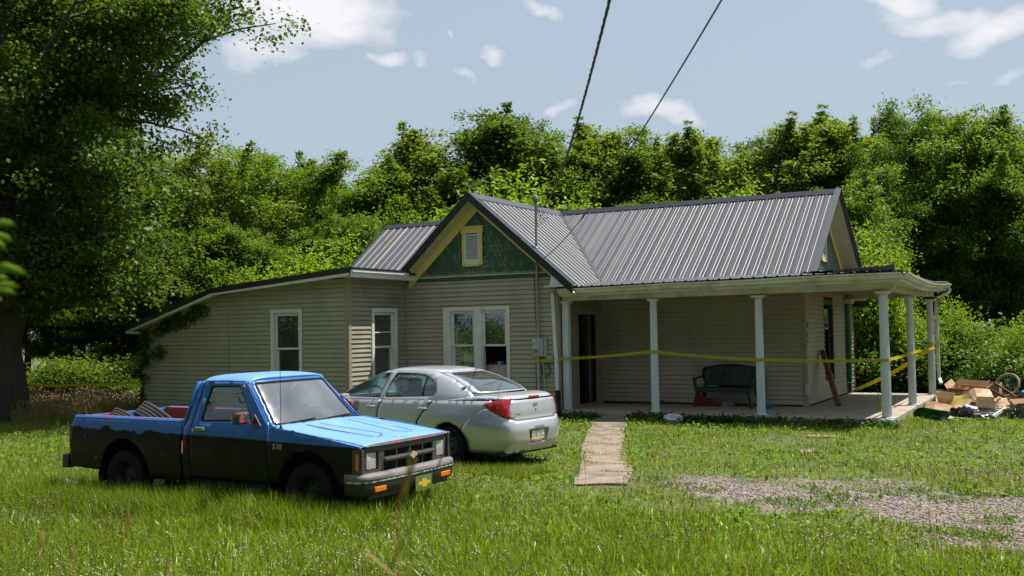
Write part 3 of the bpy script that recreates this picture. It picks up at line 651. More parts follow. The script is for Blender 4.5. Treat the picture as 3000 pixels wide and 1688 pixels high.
# eave returns
m = MB(); m.box((-8.74, -2.66, 2.93), (-8.46, -2.275, 3.10)); m.build('eave_return', WHITE, house, bevel=.004)
m = MB(); m.prism([(-4.72, 2.66), (-4.30, 2.66), (-4.30, 2.665), (-4.66, 2.93)], 'y', -2.66, -2.27); m.build('eave_return', WHITE, house)
m = MB(); m.box((-4.83, -2.70, 2.64), (-4.26, -2.27, 2.66)); m.build('eave_ledge', WHITE, house)
# wing shed roof
WZ = lambda x: np.interp(x, [-15.45, -12.55, -8.42], [1.955, 2.80, 3.12])
wr = panel([(-15.45, -4.69), (-8.42, -4.69), (-8.42, -.8), (-12.3, -.8), (-12.3, 5.35), (-15.45, 5.35)], lambda x, y: (x, y, float(WZ(x)) - .012), step=.35).build('roof', ROOFT, house, solid=.06); wr['label'] = 'low black shed roof sloping down over the long wing'
seg = [(-15.45, -12.55), (-12.55, -8.42)]
for (a, b) in seg:
    za, zb = float(WZ(a)), float(WZ(b)); L = math.hypot(b - a, zb - za); dv = Vector(((a - b) / L, 0, (za - zb) / L))
    sheet(wr, (b, 0, zb), (0, 1, 0), tuple(dv), (-dv.z * -1 * -1, 0, abs(dv.x)), -4.69, -.8, lambda u, L=L: (0, L), phase=-4.66)
    m = MB(); m.prism([(a, za + .03), (b, zb + .03), (b, zb - .095), (a, za - .095)], 'y', -4.735, -4.69); m.build('rake_trim', ROOFT, wr)
    m = MB(); m.prism([(a, za - .096), (b, zb - .096), (b, zb - .165), (a, za - .14)], 'y', -4.725, -4.69); m.build('fascia', WHITE, wr)
    m = MB(); m.prism([(a, za - .097), (b, zb - .097), (b, zb - .11), (a, za - .11)], 'y', -4.689, -4.37); m.build('soffit', SOFF, wr)
m = MB(); m.box((-8.42, -4.72, 3.03), (-8.36, -2.66, 3.095)); m.build('gutter', WHITE, wr, bevel=.008)
m = MB(); m.box((-8.45, -4.725, 2.93), (-8.395, -2.665, 3.029)); m.build('fascia', WHITE, wr)
m = MB(); m.box((-8.75, -4.69, 2.925), (-8.451, -2.66, 2.94)); m.build('soffit', SOFF, wr)
m = MB(); m.box((-8.46, -4.74, 3.096), (-8.35, -2.6, 3.135)); m.build('drip_edge', ROOFT, wr)
m = MB(); m.prism([(-15.48, 1.84), (-15.2, 1.86), (-15.2, 1.80), (-15.4, 1.80)], 'y', -4.72, -4.40); m.build('eave_return', WHITE, wr)
m = MB(); m.prism([(0, 2.6), (0, 2.61)][:0] or [(-.6, 2.7), (5.2, 2.7), (5.2, 3.0), (1.9, 4.65), (-.6, 2.9)], 'x', -12.28, -12.2); m.build('gable_wall', SIDING, house)

# ================================================================== PORCH
m = MB(); m.prism([(-4.62, -2.36), (2.05, -2.36), (2.05, 4.75), (0, 4.75), (0, 0), (-4.75, 0), (-4.75, -2.2)], 'z', -.24, 0); slab = m.build('porch_floor', CONC, house, bevel=.02); slab['label'] = 'concrete porch slab with stained edges'
EZ = lambda x: 2.667 + (x - 2.2) * .0105       # gutter top along the front
SAG = lambda y: .085 * math.sin(math.pi * min(1, max(0, (y + 2.2) / 6.4))) ** .8
def zp(x, y):  # porch roof surface
    if y < -.83 and x - .2 < (-.83 - y) * 1.35 + .2:
        t = (y + .83) / (-2.47 + .83); return 2.795 * (1 - t) + (EZ(x) + .03) * t
    t = min(1, max(0, x - 0) / 2.33); return 2.80 * (1 - t) + (2.69 - SAG(y)) * t
proof = panel([(-4.30, -2.47), (2.33, -2.47), (2.33, 4.98), (0, 4.98), (0, -.75), (-4.30, -.75)], lambda x, y: (x, y, zp(x, y) - .012), step=.3).build('porch_roof', ROOFT, house, solid=.03, smooth=True)
for k in range(8):
    a = -4.30 + k * .9144; b = min(2.33, a + .9144); prof = []; u = a
    while u < b - .001:
        for du, h in ((0, 0), (.02, .02), (.045, .02), (.065, 0), (.13, .0), (.14, .006), (.16, .006), (.17, 0)):
            if u + du < b: prof.append((u + du, h))
        u += .2286
    prof.append((b, 0)); V = []; F = []
    for (u, h) in prof:
        for y in (-.80, -2.50): V.append((u, y, zp(min(u, 2.3), max(y, -2.47)) + h - .004))
    for i in range(len(prof) - 1): F.append((2 * i, 2 * i + 1, 2 * i + 3, 2 * i + 2))
    mb = MB(); mb.add(V, F); mb.build('roof_panel', ROOF, proof, solid=.0015)
for k in range(8):
    a = -2.45 + k * .93; b = a + .93; V = []; F = []; prof = []; u = a
    while u < b - .001:
        for du, h in ((0, 0), (.02, .02), (.045, .02), (.065, 0)): prof.append((u + du, h))
        u += .2325
    prof.append((b, 0)); xs = [.1, .9, 1.7, 2.37]
    for (u, h) in prof:
        for x in xs: V.append((x if u > -.8 else max(x, (-.83 - u) * 1.35), u, zp(min(x, 2.33), max(u, -.8)) + h + .002))
    for i in range(len(prof) - 1):
        for j in range(3): F.append((4 * i + j, 4 * i + j + 1, 4 * i + j + 5, 4 * i + j + 4))
    mb = MB(); mb.add(V, F); mb.build('roof_panel', ROOF, proof, solid=.0015)
def gutter(pts, out, name, mat, prof):
    """sweep a profile (o outwards, z) along 3D points"""
    V = []; F = []; n = len(prof)
    for i, p in enumerate(pts):
        for (o, z) in prof: V.append((p[0] + out[0] * o, p[1] + out[1] * o, p[2] + z))
    for i in range(len(pts) - 1):
        for j in range(n - 1): F.append((i * n + j, i * n + j + 1, (i + 1) * n + j + 1, (i + 1) * n + j))
    F.append(tuple(range(n))); F.append(tuple((len(pts) - 1) * n + j for j in range(n - 1, -1, -1)))
    mb = MB(); mb.add(V, F); return mb.build(name, mat, proof)
GP = [(0, -.11), (.055, -.11), (.075, -.085), (.08, -.05), (.11, -.03), (.115, 0), (.105, 0), (.10, -.022), (.0, -.02), (0, -.11)]
gutter([(x, -2.40, EZ(x) + .006 * math.sin(x * 2.1)) for x in np.linspace(-4.62, 2.30, 15)], (0, -1), 'gutter', WHITEW, GP)
gutter([(2.30, y, 2.667 - SAG(y)) for y in np.linspace(-2.40, 4.95, 26)], (1, 0), 'gutter', WHITEW, GP)
# fascia, soffit, beams
def slabline(f, y0, y1, xs, name, mat, lo, hi):
    V = []; F = []
    for x in xs:
        for (yy, zz) in ((y0, f(x) + lo), (y1, f(x) + lo), (y1, f(x) + hi), (y0, f(x) + hi)): V.append((x, yy, zz))
    for i in range(len(xs) - 1):
        for j in range(4): F.append((4 * i + j, 4 * i + (j + 1) % 4, 4 * i + 4 + (j + 1) % 4, 4 * i + 4 + j))
    F += [(3, 2, 1, 0), tuple(4 * (len(xs) - 1) + j for j in range(4))]
    mb = MB(); mb.add(V, F); return mb.build(name, mat, house)
xs = np.linspace(-4.70, 2.12, 12)
slabline(lambda x: EZ(x), -2.395, -2.30, np.linspace(-4.62, 2.29, 12), 'fascia', WHITEW, -.165, -.01)
BZ = lambda x: 2.345 + (x + 4) * .004
slabline(BZ, -2.13, -1.99, xs, 'porch_beam', WHITEW, 0, .145)
slabline(BZ, -2.31, -2.13, xs, 'soffit', WHITEW, .13, .15)
def sideline(x0, x1, f, ys, name, mat, lo, hi):
    V = []; F = []
    for y in ys:
        for (xx, zz) in ((x0, f(y) + lo), (x1, f(y) + lo), (x1, f(y) + hi), (x0, f(y) + hi)): V.append((xx, y, zz))
    for i in range(len(ys) - 1):
        for j in range(4): F.append((4 * i + j, 4 * i + (j + 1) % 4, 4 * i + 4 + (j + 1) % 4, 4 * i + 4 + j))
    F += [(3, 2, 1, 0), tuple(4 * (len(ys) - 1) + j for j in range(4))]
    mb = MB(); mb.add(V, F); return mb.build(name, mat, house)
ys = np.linspace(-2.3, 4.93, 16)
sideline(2.21, 2.299, lambda y: 2.667 - SAG(y), ys, 'fascia', WHITEW, -.17, -.01)
BEAMR = pmat('beam_paint_peeling', (.50, .48, .38), (.34, .30, .2), rough=.7, scale=3, c3=(.22, .15, .08), s3=2.5, lo3=.52, hi3=.7)
sideline(1.90, 2.04, lambda y: 2.36 - .3 * SAG(y), np.linspace(-1.98, 4.65, 10), 'porch_beam', BEAMR, 0, .15)
sideline(2.04, 2.21, lambda y: 2.36 - .3 * SAG(y), ys, 'soffit', WHITEW, .12, .14)
m = MB(); m.box((0.03, 4.45, 2.35), (1.9, 4.6, 2.5)); m.build('porch_beam', BEAMR, house)
m = MB(); m.box((-4.7, -1.98, 2.47), (1.9, -.03, 2.485)); m.box((.03, -.03, 2.471), (1.9, 4.45, 2.486)); m.build('porch_ceiling', pmat('ceiling_paint', srgb(150, 132, 98), srgb(120, 104, 74), rough=.8, scale=2), house)
m = MB(); m.bar((1.45, -2.2, 2.47), (1.95, -2.15, 2.44), .02, .11); m.build('loose_trim', WHITEW, house)
m = MB(); m.bar((-4.15, -2.20, 2.43), (-3.82, -2.20, 2.50), .02, .10); m.build('loose_trim', WHITE, house)
# columns
def fluted(r0, r1, z0, z1, n=16):
    V = []; F = []; N = n * 4; Z = [z0, z1]
    for z, r in ((z0, r0), ((z0 + z1) / 2, (r0 + r1) / 2 + .002), (z1, r1)):
        for k in range(N):
            a = 2 * math.pi * k / N; rr = r * (1, .955, .85, .955)[k % 4]; V.append((rr * math.cos(a), rr * math.sin(a), z))
    for i in range(2):
        for k in range(N): F.append((i * N + k, i * N + (k + 1) % N, (i + 1) * N + (k + 1) % N, (i + 1) * N + k))
    mb = MB(); mb.add(V, F); return mb
col0 = None
for i, (x, y, lean, cap) in enumerate([(-2.62, -2.06, (.0, 0), 0), (-.42, -2.06, (.0, 0), 1), (1.92, -2.12, (.0, 0), 1), (1.95, 1.05, (0, 0), 1), (1.96, 4.42, (0, 0), 1)]):
    zt = 2.33 if i < 3 else 2.30
    c = fluted(.082 if i != 2 else .09, .07 if i != 2 else .078, .012, zt - .06).build('porch_column', COLW, house)
    c.location = (x, y, 0)
    m = MB(); m.lathe([(.001, 0), (.125, 0), (.125, .014), (.09, .016), (.09, .03), (.001, .03)], 20); m.build('column_base', COLW, c)
    m = MB(); m.lathe([(.07, zt - .075), (.088, zt - .06), (.1, zt - .05), (.105, zt - .035), (.001, zt - .034)], 20); s_ = .125 if cap else .10; m.box((-s_, -s_, zt - .034), (s_, s_, zt)); m.build('column_capital', WHITEW if cap else WHITE, c)
m = MB(); m.box((-4.70, -2.14, -.2), (-4.56, -2.0, 2.29)); m.box((-4.74, -2.17, 2.29), (-4.52, -1.97, 2.345)); c = m.build('porch_pillar', COLW, house, bevel=.006); c['label'] = 'square white pillar beside the doorway'
m = MB(); m.box((.035, 4.18, .28), (.13, 4.36, 2.24)); gpst = m.build('half_post', PGREEN, house, bevel=.02); gpst['label'] = 'green half post fixed against the side wall'
m = MB(); m.box((.03, 4.10, 2.24), (.2, 4.44, 2.36)); m.build('capital', WHITEW, gpst)
m = MB(); m.box((.04, 4.2, .02), (.12, 4.34, .27)); m.build('post_foot', DARK, gpst)
# small fixed things: downspouts, meter, mast, boxes, house number
def spout(pts, w=.075, d=.055, mat=WHITE, name='downspout'):
    mb = MB()
    for a, b in zip(pts[:-1], pts[1:]): mb.bar(a, b, w, d, up=(0, -1, 0) if abs(b[2] - a[2]) > abs(b[1] - a[1]) else (0, 0, 1))
    return mb.build(name, mat, house, bevel=.006)
spout([(-4.83, -2.31, 2.52), (-4.80, -2.305, 1.55), (-4.765, -2.31, 1.0), (-4.76, -2.31, .38)])
m = MB(); pr = []
for k in range(26): pr += [(.052, -.2 + k * .024), (.062, -.194 + k * .024), (.062, -.182 + k * .024), (.052, -.177 + k * .024)]
m.lathe(pr, 14, 'z', (-4.735, -2.33, 0)); m.build('drain_pipe', BLACKP, house, smooth=True)
spout([(2.38, 4.86, 2.55), (2.36, 4.84, 2.46), (2.09, 4.60, 2.32), (2.09, 4.56, 2.2), (2.10, 4.54, .40), (2.16, 4.40, .27)], mat=WHITEW)
m = MB(); P_fac.box(m, -5.31, -5.05, 1.15, 1.54, .02, .14); mt = m.build('electric_meter', METERG, house, bevel=.01); mt['label'] = 'grey electric meter box with round glass meter'
m = MB(); m.lathe([(.001, -2.45), (.07, -2.45), (.085, -2.43), (.088, -2.395), (.001, -2.395)], 22, 'y', (-5.22, 0, 1.33)); m.build('meter_glass', pmat('meter_face', (.5, .53, .52), (.2, .25, .3), rough=.15, scale=14), mt, smooth=True)
m = MB(); m.box((-5.27, -2.455, 1.29), (-5.17, -2.451, 1.315)); m.build('meter_label', pmat('blue_label', (.03, .14, .4)), mt)
m = MB(); m.box((-5.30, -2.396, 1.47), (-5.24, -2.392, 1.515)); m.build('sticker', pmat('sticker', (.7, .7, .66)), mt)
m = MB(); P_fac.box(m, -5.04, -4.99, 1.14, 1.57, .015, .10); m.build('back_panel', METERG, mt)
m = MB(); P_fac.box(m, -5.0, -4.84, 1.02, 1.16, .02, .09); m.build('phone_box', METERG, house, bevel=.005)
m = MB(); m.tube([(-5.18, -2.36, 1.53), (-5.18, -2.36, 2.6), (-5.165, -2.37, 4.50)], .03, 10); mast = m.build('service_mast', GALV, house, smooth=True); mast['label'] = 'galvanised service mast rising through the eave'
m = MB(); m.lathe([(.001, 4.66), (.04, 4.655), (.062, 4.62), (.066, 4.56), (.05, 4.53), (.034, 4.49), (.001, 4.49)], 14, 'z', (-5.165, -2.38, 0)); m.build('weatherhead', pmat('grey_cap', (.2, .19, .18), rough=.6), mast, smooth=True)
m = MB(); m.lathe([(.031, 0), (.06, .0), (.05, .06), (.032, .09)], 12, 'z', (-5.175, -2.37, 3.45)); m.build('roof_flashing', GALV, mast)
for dx, sg in ((.1, .45), (.16, .3), (.02, .55)):
    m = MB(); m.tube([(-5.15, -2.42, 4.56), (-5.10 + dx * .4, -2.5, 4.3), (-5.06 + dx, -2.55, 4.25 - sg * .55), (-4.98 + dx, -2.5, 4.2 - sg * .3), (-5.05 + dx * .5, -2.45, 4.33)], .006, 5); m.build('drip_loop', BLACKP, mast)
m = MB(); m.tube([(-5.20, -2.335, 1.15), (-5.20, -2.335, -.2)], .035, 10); m.build('conduit', METERG, mt, smooth=True)
m = MB(); m.tube([(-5.08, -2.33, 1.02), (-5.05, -2.33, .5), (-4.98, -2.335, -.1)], .014, 6); m.build('conduit', METERG, mt)
m = MB(); m.tube([(-5.02 + .10 * math.cos(a), -2.32, .86 + .14 * math.sin(a)) for a in np.linspace(0, 2 * math.pi, 18)], .012, 6, closed=True); m.tube([(-5.12, -2.33, .3), (-5.16, -2.36, .12), (-5.3, -2.33, .06), (-5.45, -2.32, .14), (-5.6, -2.31, .1)], .009, 5); m.tube([(-5.27, -2.31, 2.9), (-5.26, -2.31, 2.1), (-5.23, -2.31, 1.6)], .007, 5); m.tube([(-5.27, -2.31, 1.1), (-5.26, -2.31, .2)], .007, 5); m.build('cable', BLACKP, house)
V, F = textverts('1', .15, .006); 
NUM = pmat('number_black', (.02, .02, .02), rough=.4)
for ch, zz in (('1', 1.73), ('6', 1.53), ('2', 1.35)):
    V, F = textverts(ch, .17, .004); mb = MB(); mb.add([(.033 + z, .045 + x * .9, y + zz) for x, y, z in V], F); o = mb.build('house_number', NUM, house); o['label'] = 'black house number ' + ch
m = MB(); m.box((.024, .10, 1.66), (.036, .19, 1.81)); m.build('plaque', GALV, house)
m = MB(); m.box((-.02, -.06, .25), (.05, -.025, .48)); m.build('outlet_cover', pmat('outlet', (.5, .5, .46)), house, bevel=.005)
# ================================================================== PICKUP
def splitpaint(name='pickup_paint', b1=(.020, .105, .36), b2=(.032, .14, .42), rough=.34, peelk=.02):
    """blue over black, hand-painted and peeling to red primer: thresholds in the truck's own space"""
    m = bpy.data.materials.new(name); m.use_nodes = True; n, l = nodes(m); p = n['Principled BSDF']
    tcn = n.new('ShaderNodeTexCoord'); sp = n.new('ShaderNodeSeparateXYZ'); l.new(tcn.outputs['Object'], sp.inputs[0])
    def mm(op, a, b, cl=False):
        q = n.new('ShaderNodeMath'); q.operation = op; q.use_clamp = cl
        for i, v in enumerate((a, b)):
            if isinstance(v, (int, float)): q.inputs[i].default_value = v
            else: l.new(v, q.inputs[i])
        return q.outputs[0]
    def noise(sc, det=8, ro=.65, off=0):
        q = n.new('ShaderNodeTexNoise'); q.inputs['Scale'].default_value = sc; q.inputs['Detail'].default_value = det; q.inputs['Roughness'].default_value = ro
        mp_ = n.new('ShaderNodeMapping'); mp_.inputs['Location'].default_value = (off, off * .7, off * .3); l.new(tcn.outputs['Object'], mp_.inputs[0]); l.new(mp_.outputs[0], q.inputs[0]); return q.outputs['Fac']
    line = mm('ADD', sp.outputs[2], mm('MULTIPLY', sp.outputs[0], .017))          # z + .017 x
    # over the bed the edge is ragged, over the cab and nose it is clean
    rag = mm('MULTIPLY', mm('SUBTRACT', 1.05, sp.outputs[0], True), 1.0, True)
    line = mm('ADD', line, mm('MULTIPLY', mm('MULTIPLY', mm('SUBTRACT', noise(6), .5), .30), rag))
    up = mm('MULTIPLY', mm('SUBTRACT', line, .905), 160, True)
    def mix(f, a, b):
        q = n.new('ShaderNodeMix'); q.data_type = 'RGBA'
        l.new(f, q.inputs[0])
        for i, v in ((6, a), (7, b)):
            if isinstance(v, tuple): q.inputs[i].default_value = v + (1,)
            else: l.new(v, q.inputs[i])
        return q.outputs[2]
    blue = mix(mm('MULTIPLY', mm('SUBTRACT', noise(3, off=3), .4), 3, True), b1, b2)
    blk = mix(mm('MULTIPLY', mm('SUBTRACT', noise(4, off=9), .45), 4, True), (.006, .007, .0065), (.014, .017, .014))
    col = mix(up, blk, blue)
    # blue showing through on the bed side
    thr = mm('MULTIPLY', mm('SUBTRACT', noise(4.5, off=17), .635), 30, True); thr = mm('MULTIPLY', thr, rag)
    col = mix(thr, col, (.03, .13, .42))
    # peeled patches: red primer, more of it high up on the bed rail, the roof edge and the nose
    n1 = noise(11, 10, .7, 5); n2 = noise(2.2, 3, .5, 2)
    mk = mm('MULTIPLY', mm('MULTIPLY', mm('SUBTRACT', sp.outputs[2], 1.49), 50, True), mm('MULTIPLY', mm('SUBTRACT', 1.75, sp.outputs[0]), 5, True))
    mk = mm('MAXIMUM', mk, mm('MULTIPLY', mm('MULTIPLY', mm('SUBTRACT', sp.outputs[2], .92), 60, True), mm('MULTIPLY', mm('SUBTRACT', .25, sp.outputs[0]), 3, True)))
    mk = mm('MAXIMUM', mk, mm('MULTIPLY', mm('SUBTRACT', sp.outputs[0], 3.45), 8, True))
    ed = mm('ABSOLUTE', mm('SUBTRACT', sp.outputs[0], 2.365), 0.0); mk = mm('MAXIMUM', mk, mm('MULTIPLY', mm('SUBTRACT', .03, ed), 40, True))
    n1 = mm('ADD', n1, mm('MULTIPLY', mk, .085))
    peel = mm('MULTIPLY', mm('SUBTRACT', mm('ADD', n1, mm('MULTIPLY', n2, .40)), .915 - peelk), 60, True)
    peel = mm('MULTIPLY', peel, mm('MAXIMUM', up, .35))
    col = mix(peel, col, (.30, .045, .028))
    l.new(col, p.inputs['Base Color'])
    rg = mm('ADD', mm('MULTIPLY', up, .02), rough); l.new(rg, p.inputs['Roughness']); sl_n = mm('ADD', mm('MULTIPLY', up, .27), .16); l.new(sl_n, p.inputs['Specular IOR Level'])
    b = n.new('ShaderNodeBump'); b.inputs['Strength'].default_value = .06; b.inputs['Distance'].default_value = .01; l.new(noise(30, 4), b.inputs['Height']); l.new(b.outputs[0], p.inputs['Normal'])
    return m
TP = splitpaint()
TPSHEEN = splitpaint('pickup_paint_sky_sheen', (.13, .29, .54), (.17, .34, .58), .36, .035)  # paler blue for hood, roof, fender tops: sky sheen painted into the faded colour
TGAP = pmat('gap_black', (.004, .004, .004), rough=.8)
TRUB = pmat('rubber', (.009, .009, .009), (.016, .0155, .015), rough=.8, scale=8, bump=.1, spec=.15)
TPL = pmat('grille_plastic', (.045, .042, .042), (.07, .065, .062), rough=.55, scale=7, c3=(.11, .10, .095), s3=5, lo3=.6, hi3=.8)
TBUMP = pmat('bumper_weathered', (.16, .145, .14), (.10, .09, .088), rough=.6, scale=6, c3=(.045, .04, .04), s3=3, lo3=.55, hi3=.75)
TBUMPB = pmat('bumper_black', (.012, .013, .013), (.02, .02, .02), rough=.45, scale=5)
TRED = pmat('bed_primer_red', (.26, .045, .03), (.18, .03, .022), rough=.7, scale=3, c3=(.05, .016, .012), s3=4, lo3=.55, hi3=.72)
AMBER = pmat('amber_lens', (.75, .17, .015), (.55, .11, .01), rough=.15, scale=30, coat=.5)
LENS = pmat('headlight_lens', (.45, .47, .42), (.30, .33, .28), rough=.08, scale=14, spec=.8, coat=1.)
CHROME = pmat('chrome', (.6, .6, .58), (.5, .5, .47), rough=.12, metal=1)
WSGL = glassmat('windshield_glass', tint=(.62, .66, .62), rough=.05, refl=.10, dirt_haze=.30, dirt_haze_col=(.50, .54, .56))  # bluish film on the glass also stands in for sky reflection and glare
SGL = glassmat('side_glass', tint=(.66, .74, .62), rough=.01, refl=.02, dirt_haze=.04)
SEATC = pmat('seat_cloth', (.10, .075, .055), (.07, .05, .04), rough=.9, scale=12)
TANC = pmat('tan_cloth', (.42, .40, .26), (.34, .32, .2), rough=.9)
DASH = pmat('dash_plastic', (.05, .045, .04), rough=.7)
truck = thing('pickup_truck', 'old compact pickup hand-painted blue over black with peeling paint, parked in long grass', 'pickup truck', (-5.058, -12.488, -.281), math.radians(-1.0))
WY = lambda z: float(np.interp(z, [.3, .42, .60, .75, .85, .92, .97, 1.0], [.775, .80, .818, .822, .818, .810, .800, .790]))
def yside(z): return WY(z) if z < 1.0 else .79 - (z - 1.0) * .315
def S(sg): return lambda x, z: (x, sg * yside(z), z)
def mirror_y(mb): mb.v = [(x, -y, z) for x, y, z in mb.v]; mb.f = [f[::-1] for f in mb.f]; return mb
ARCH = .43
def archpts(cx, cz, r, zb, n=22):
    a0 = math.asin(max(-1, min(1, (zb - cz) / r))); return [(cx + r * math.cos(a), cz + (r + .02) * math.sin(a)) for a in np.linspace(a0, math.pi - a0, n)]
for sg in (-1, 1):
    fn = S(sg)
    # bed side with top rail
    bed_out = [(-1.0, .50), (-.98, .93), (-.96, 1.03), (1.0, 1.035), (.985, .36), (.425, .345)] + archpts(0, .345, .435, .36)[1:-1] + [(-.425, .40), (-.99, .42)]
    b = panel(bed_out, fn, step=.035).build('bed_side', TP, truck, smooth=True, solid=.02, offset=-1 if sg < 0 else 1)
    m = MB(); pr = [(yside(1.03) + .003, 1.026), (yside(1.03) + .003, 1.036), (yside(1.03) - .012, 1.054), (yside(1.03) - .05, 1.058), (yside(1.03) - .073, 1.052), (yside(1.03) - .07, 1.036)]
    m.prism([(sg * y, z) for y, z in pr], 'x', -.96, 1.0); m.build('bed_rail', TP, b, smooth=True)
    m = MB(); m.box((-.95, min(sg * .713, sg * .62), .83), (.995, max(sg * .713, sg * .62), 1.05)); m.build('bed_inner_side', TRED, b)
    m = ribbon(path2([(-.985, .945), (1.0, .935)]), .012, fn, .002, (0, sg, 0)); m.build('body_crease', TP, b)
    # cab quarter (behind the door)
    q = panel([(1.02, .36), (1.03, .97), (1.075, 1.05), (1.10, 1.30), (1.15, 1.5), (1.19, 1.5), (1.155, 1.05), (1.145, .97), (1.14, .36)], fn, step=.05)
    q.build('cab_corner', TP, truck, smooth=True, solid=.025, offset=-1 if sg < 0 else 1)
    # door with window opening
    win = rounded([(1.262, 1.045), (1.315, 1.445), (1.775, 1.452), (2.085, 1.07)], .04)
    dout = [(1.15, .40), (1.152, .97), (1.165, 1.05), (1.205, 1.47), (1.225, 1.492), (1.83, 1.495), (1.86, 1.48), (2.17, 1.20), (2.325, 1.022), (2.343, .40)]
    d = panel(dout, fn, [win], step=.055).build('door', TP, truck, smooth=True, solid=.03, offset=-1 if sg < 0 else 1)
    if sg < 0: d['label'] = 'near door, blue over black'
    inner = lambda x, z, sg=sg: (x, sg * (yside(z) - .018), z)
    fr = panel([tuple(p) for p in win], inner, [rounded([(1.285, 1.062), (1.332, 1.43), (1.765, 1.436), (2.045, 1.085)], .03)], step=.06).build('window_seal', TRUB, d, solid=.008, offset=-1 if sg < 0 else 1)
    gl = panel(rounded([(1.27, 1.052), (1.322, 1.44), (1.77, 1.446), (2.07, 1.078)], .03), lambda x, z, sg=sg: (x, sg * (yside(z) - .022), z), step=.12).build('door_glass', SGL, d)
    for pts in ([(1.147, .42), (1.15, .97), (1.16, 1.05), (1.20, 1.475), (1.222, 1.497), (1.83, 1.50), (1.865, 1.487), (2.175, 1.205), (2.33, 1.022), (2.348, .42), (2.348, .40)],):
        ribbon(path2(pts, .05), .009, fn, .002, (0, sg, 0)).build('door_gap', TGAP, d)
    ribbon(path2([(1.155, .897), (2.34, .872)]), .010, fn, .003, (0, sg, 0)).build('belt_moulding', TBUMPB, d)
    m = MB(); m.box((1.24, min(sg * .812, sg * .838), .945), (1.38, max(sg * .812, sg * .838), .985)); m.build('door_handle', pmat('handle_blue', (.05, .14, .33), (.25, .26, .08), rough=.3, scale=12, lo=.45, hi=.55), d, bevel=.008)
    m = MB(); m.lathe([(.001, 0), (.014, 0), (.014, .006), (.001, .006)], 12, 'y', (1.19, sg * .815, .95)); m.build('door_lock', CHROME, d)
    # fender with arch
    f_out = [(2.352, .42), (2.352, .99), (2.36, 1.018), (2.9, .965), (3.62, .862), (3.645, .835), (3.64, .56), (3.56, .47), (3.345, .44)] + archpts(2.915, .33, .43, .42)[1:-1] + [(2.48, .40)]
    f = panel(f_out, fn, step=.06).build('front_fender', TP, truck, smooth=True, solid=.02, offset=-1 if sg < 0 else 1)
    if sg < 0:
        for i, (ch, dx) in enumerate((('S', -.045), ('1', .0), ('0', .035))):
            V, Fc = textverts(ch, .075, .004); mb = MB(); mb.add([(2.505 + dx * 1.2 + x * 1.25, -.826 + z * .6 - .001, y + .815) for x, y, z in V], Fc); mb.build('fender_badge', pmat('badge_chrome', (.5, .5, .35), metal=.6, rough=.3), f)
        m = MB(); m.box((2.44, -.8245, .775), (2.575, -.817, .855)); m.build('badge_plate', TBUMPB, f)
    # arch liner, wheels
    for cx, cz in ((0, .33), (2.915, .33)):
        V = []; Fc = []; A = np.linspace(-.15, math.pi + .15, 16)
        for a in A:
            for yy in (.80, .50): V.append((cx + .485 * math.cos(a), sg * yy, cz + .485 * math.sin(a)))
        for i in range(15): Fc.append((2 * i, 2 * i + 1, 2 * i + 3, 2 * i + 2))
        Fc.append(tuple(2 * i + 1 for i in range(16)))
        mb = MB(); mb.add(V, Fc); mb.build('wheel_well', TGAP, truck)
        w = MB(); rp = [(.20, -.085), (.30, -.10), (.325, -.092), (.335, -.06), (.335, .06), (.325, .092), (.30, .10), (.20, .085)]
        w.lathe(rp, 36, 'y', (0, 0, 0), closed=True); tyre = w.build('wheel', TRUB, truck, smooth=True); tyre.location = (cx, sg * .70, .325)
        r = MB(); s_ = sg; r.lathe([(.001, s_ * .03), (.05, s_ * .04), (.06, s_ * .02), (.15, s_ * .0), (.17, s_ * .03), (.195, s_ * .075), (.205, s_ * .08), (.205, -s_ * .07)], 28, 'y'); r.build('rim', pmat('steel_rim', (.018, .017, .016), (.012, .012, .012), rough=.55), tyre, smooth=True)
        h = MB()
        for k in range(8):
            a = k * math.pi / 4; h.lathe([(.001, 0), (.018, 0), (.018, s_ * .003)], 8, 'y', (.115 * math.cos(a), s_ * .012, .115 * math.sin(a)))
        h.build('rim_holes', TGAP, tyre)
    # tail light
    m = MB(); m.box((-1.025, min(sg * .70, sg * .815), .62), (-.985, max(sg * .70, sg * .815), .935)); m.build('tail_light', pmat('tail_lens', (.20, .025, .012), (.14, .02, .01), rough=.25, scale=12), truck, bevel=.008)
# tailgate, bed floor, front wall of the bed
m = MB(); m.box((-1.0, -.70, .56), (-.955, .70, 1.04)); m.build('tailgate', TP, truck, bevel=.01)
m = MB(); m.box((1.001, -.78, .40), (1.019, .78, 1.02)); m.build('bed_gap', TGAP, truck)
m = MB(); m.box((-.95, -.50, .58), (1.0, .50, .62)); m.build('bed_floor', TRED, truck)
m = MB(); m.box((.96, -.70, .62), (1.0, .70, 1.04)); m.build('bed_front_wall', TRED, truck)
# cab back, roof, pillars, windshield
def roofz(x, y):
    t = (x - 1.15) / (1.90 - 1.15); e = abs(y) / .64; return 1.512 + .040 * (1 - e ** 4) + .022 * math.sin(math.pi * min(1, max(0, t * .8 + .1))) - .03 * max(0, t - .85) ** 1 * 4 * .3 - .10 * max(0, e - .93)
ro = panel(rounded([(1.13, -.635), (1.90, -.635), (1.955, -.3), (1.965, 0), (1.955, .3), (1.90, .635), (1.13, .635)], [.06, .02, 0, 0, 0, .02, .06]), lambda x, y: (x, y, roofz(x, y) - .035 * (abs(y) / .635) ** 14 - .03 * max(0, (1.19 - x) / .06) ** 2), step=.05).build('roof', TPSHEEN, truck, smooth=True, solid=.03)
back = lambda y, z: (1.02 + (z - 1.04) * .21 if z > 1.04 else 1.02, y, z)
bw = rounded([(-.50, 1.10), (.50, 1.10), (.47, 1.42), (-.47, 1.42)], .05)
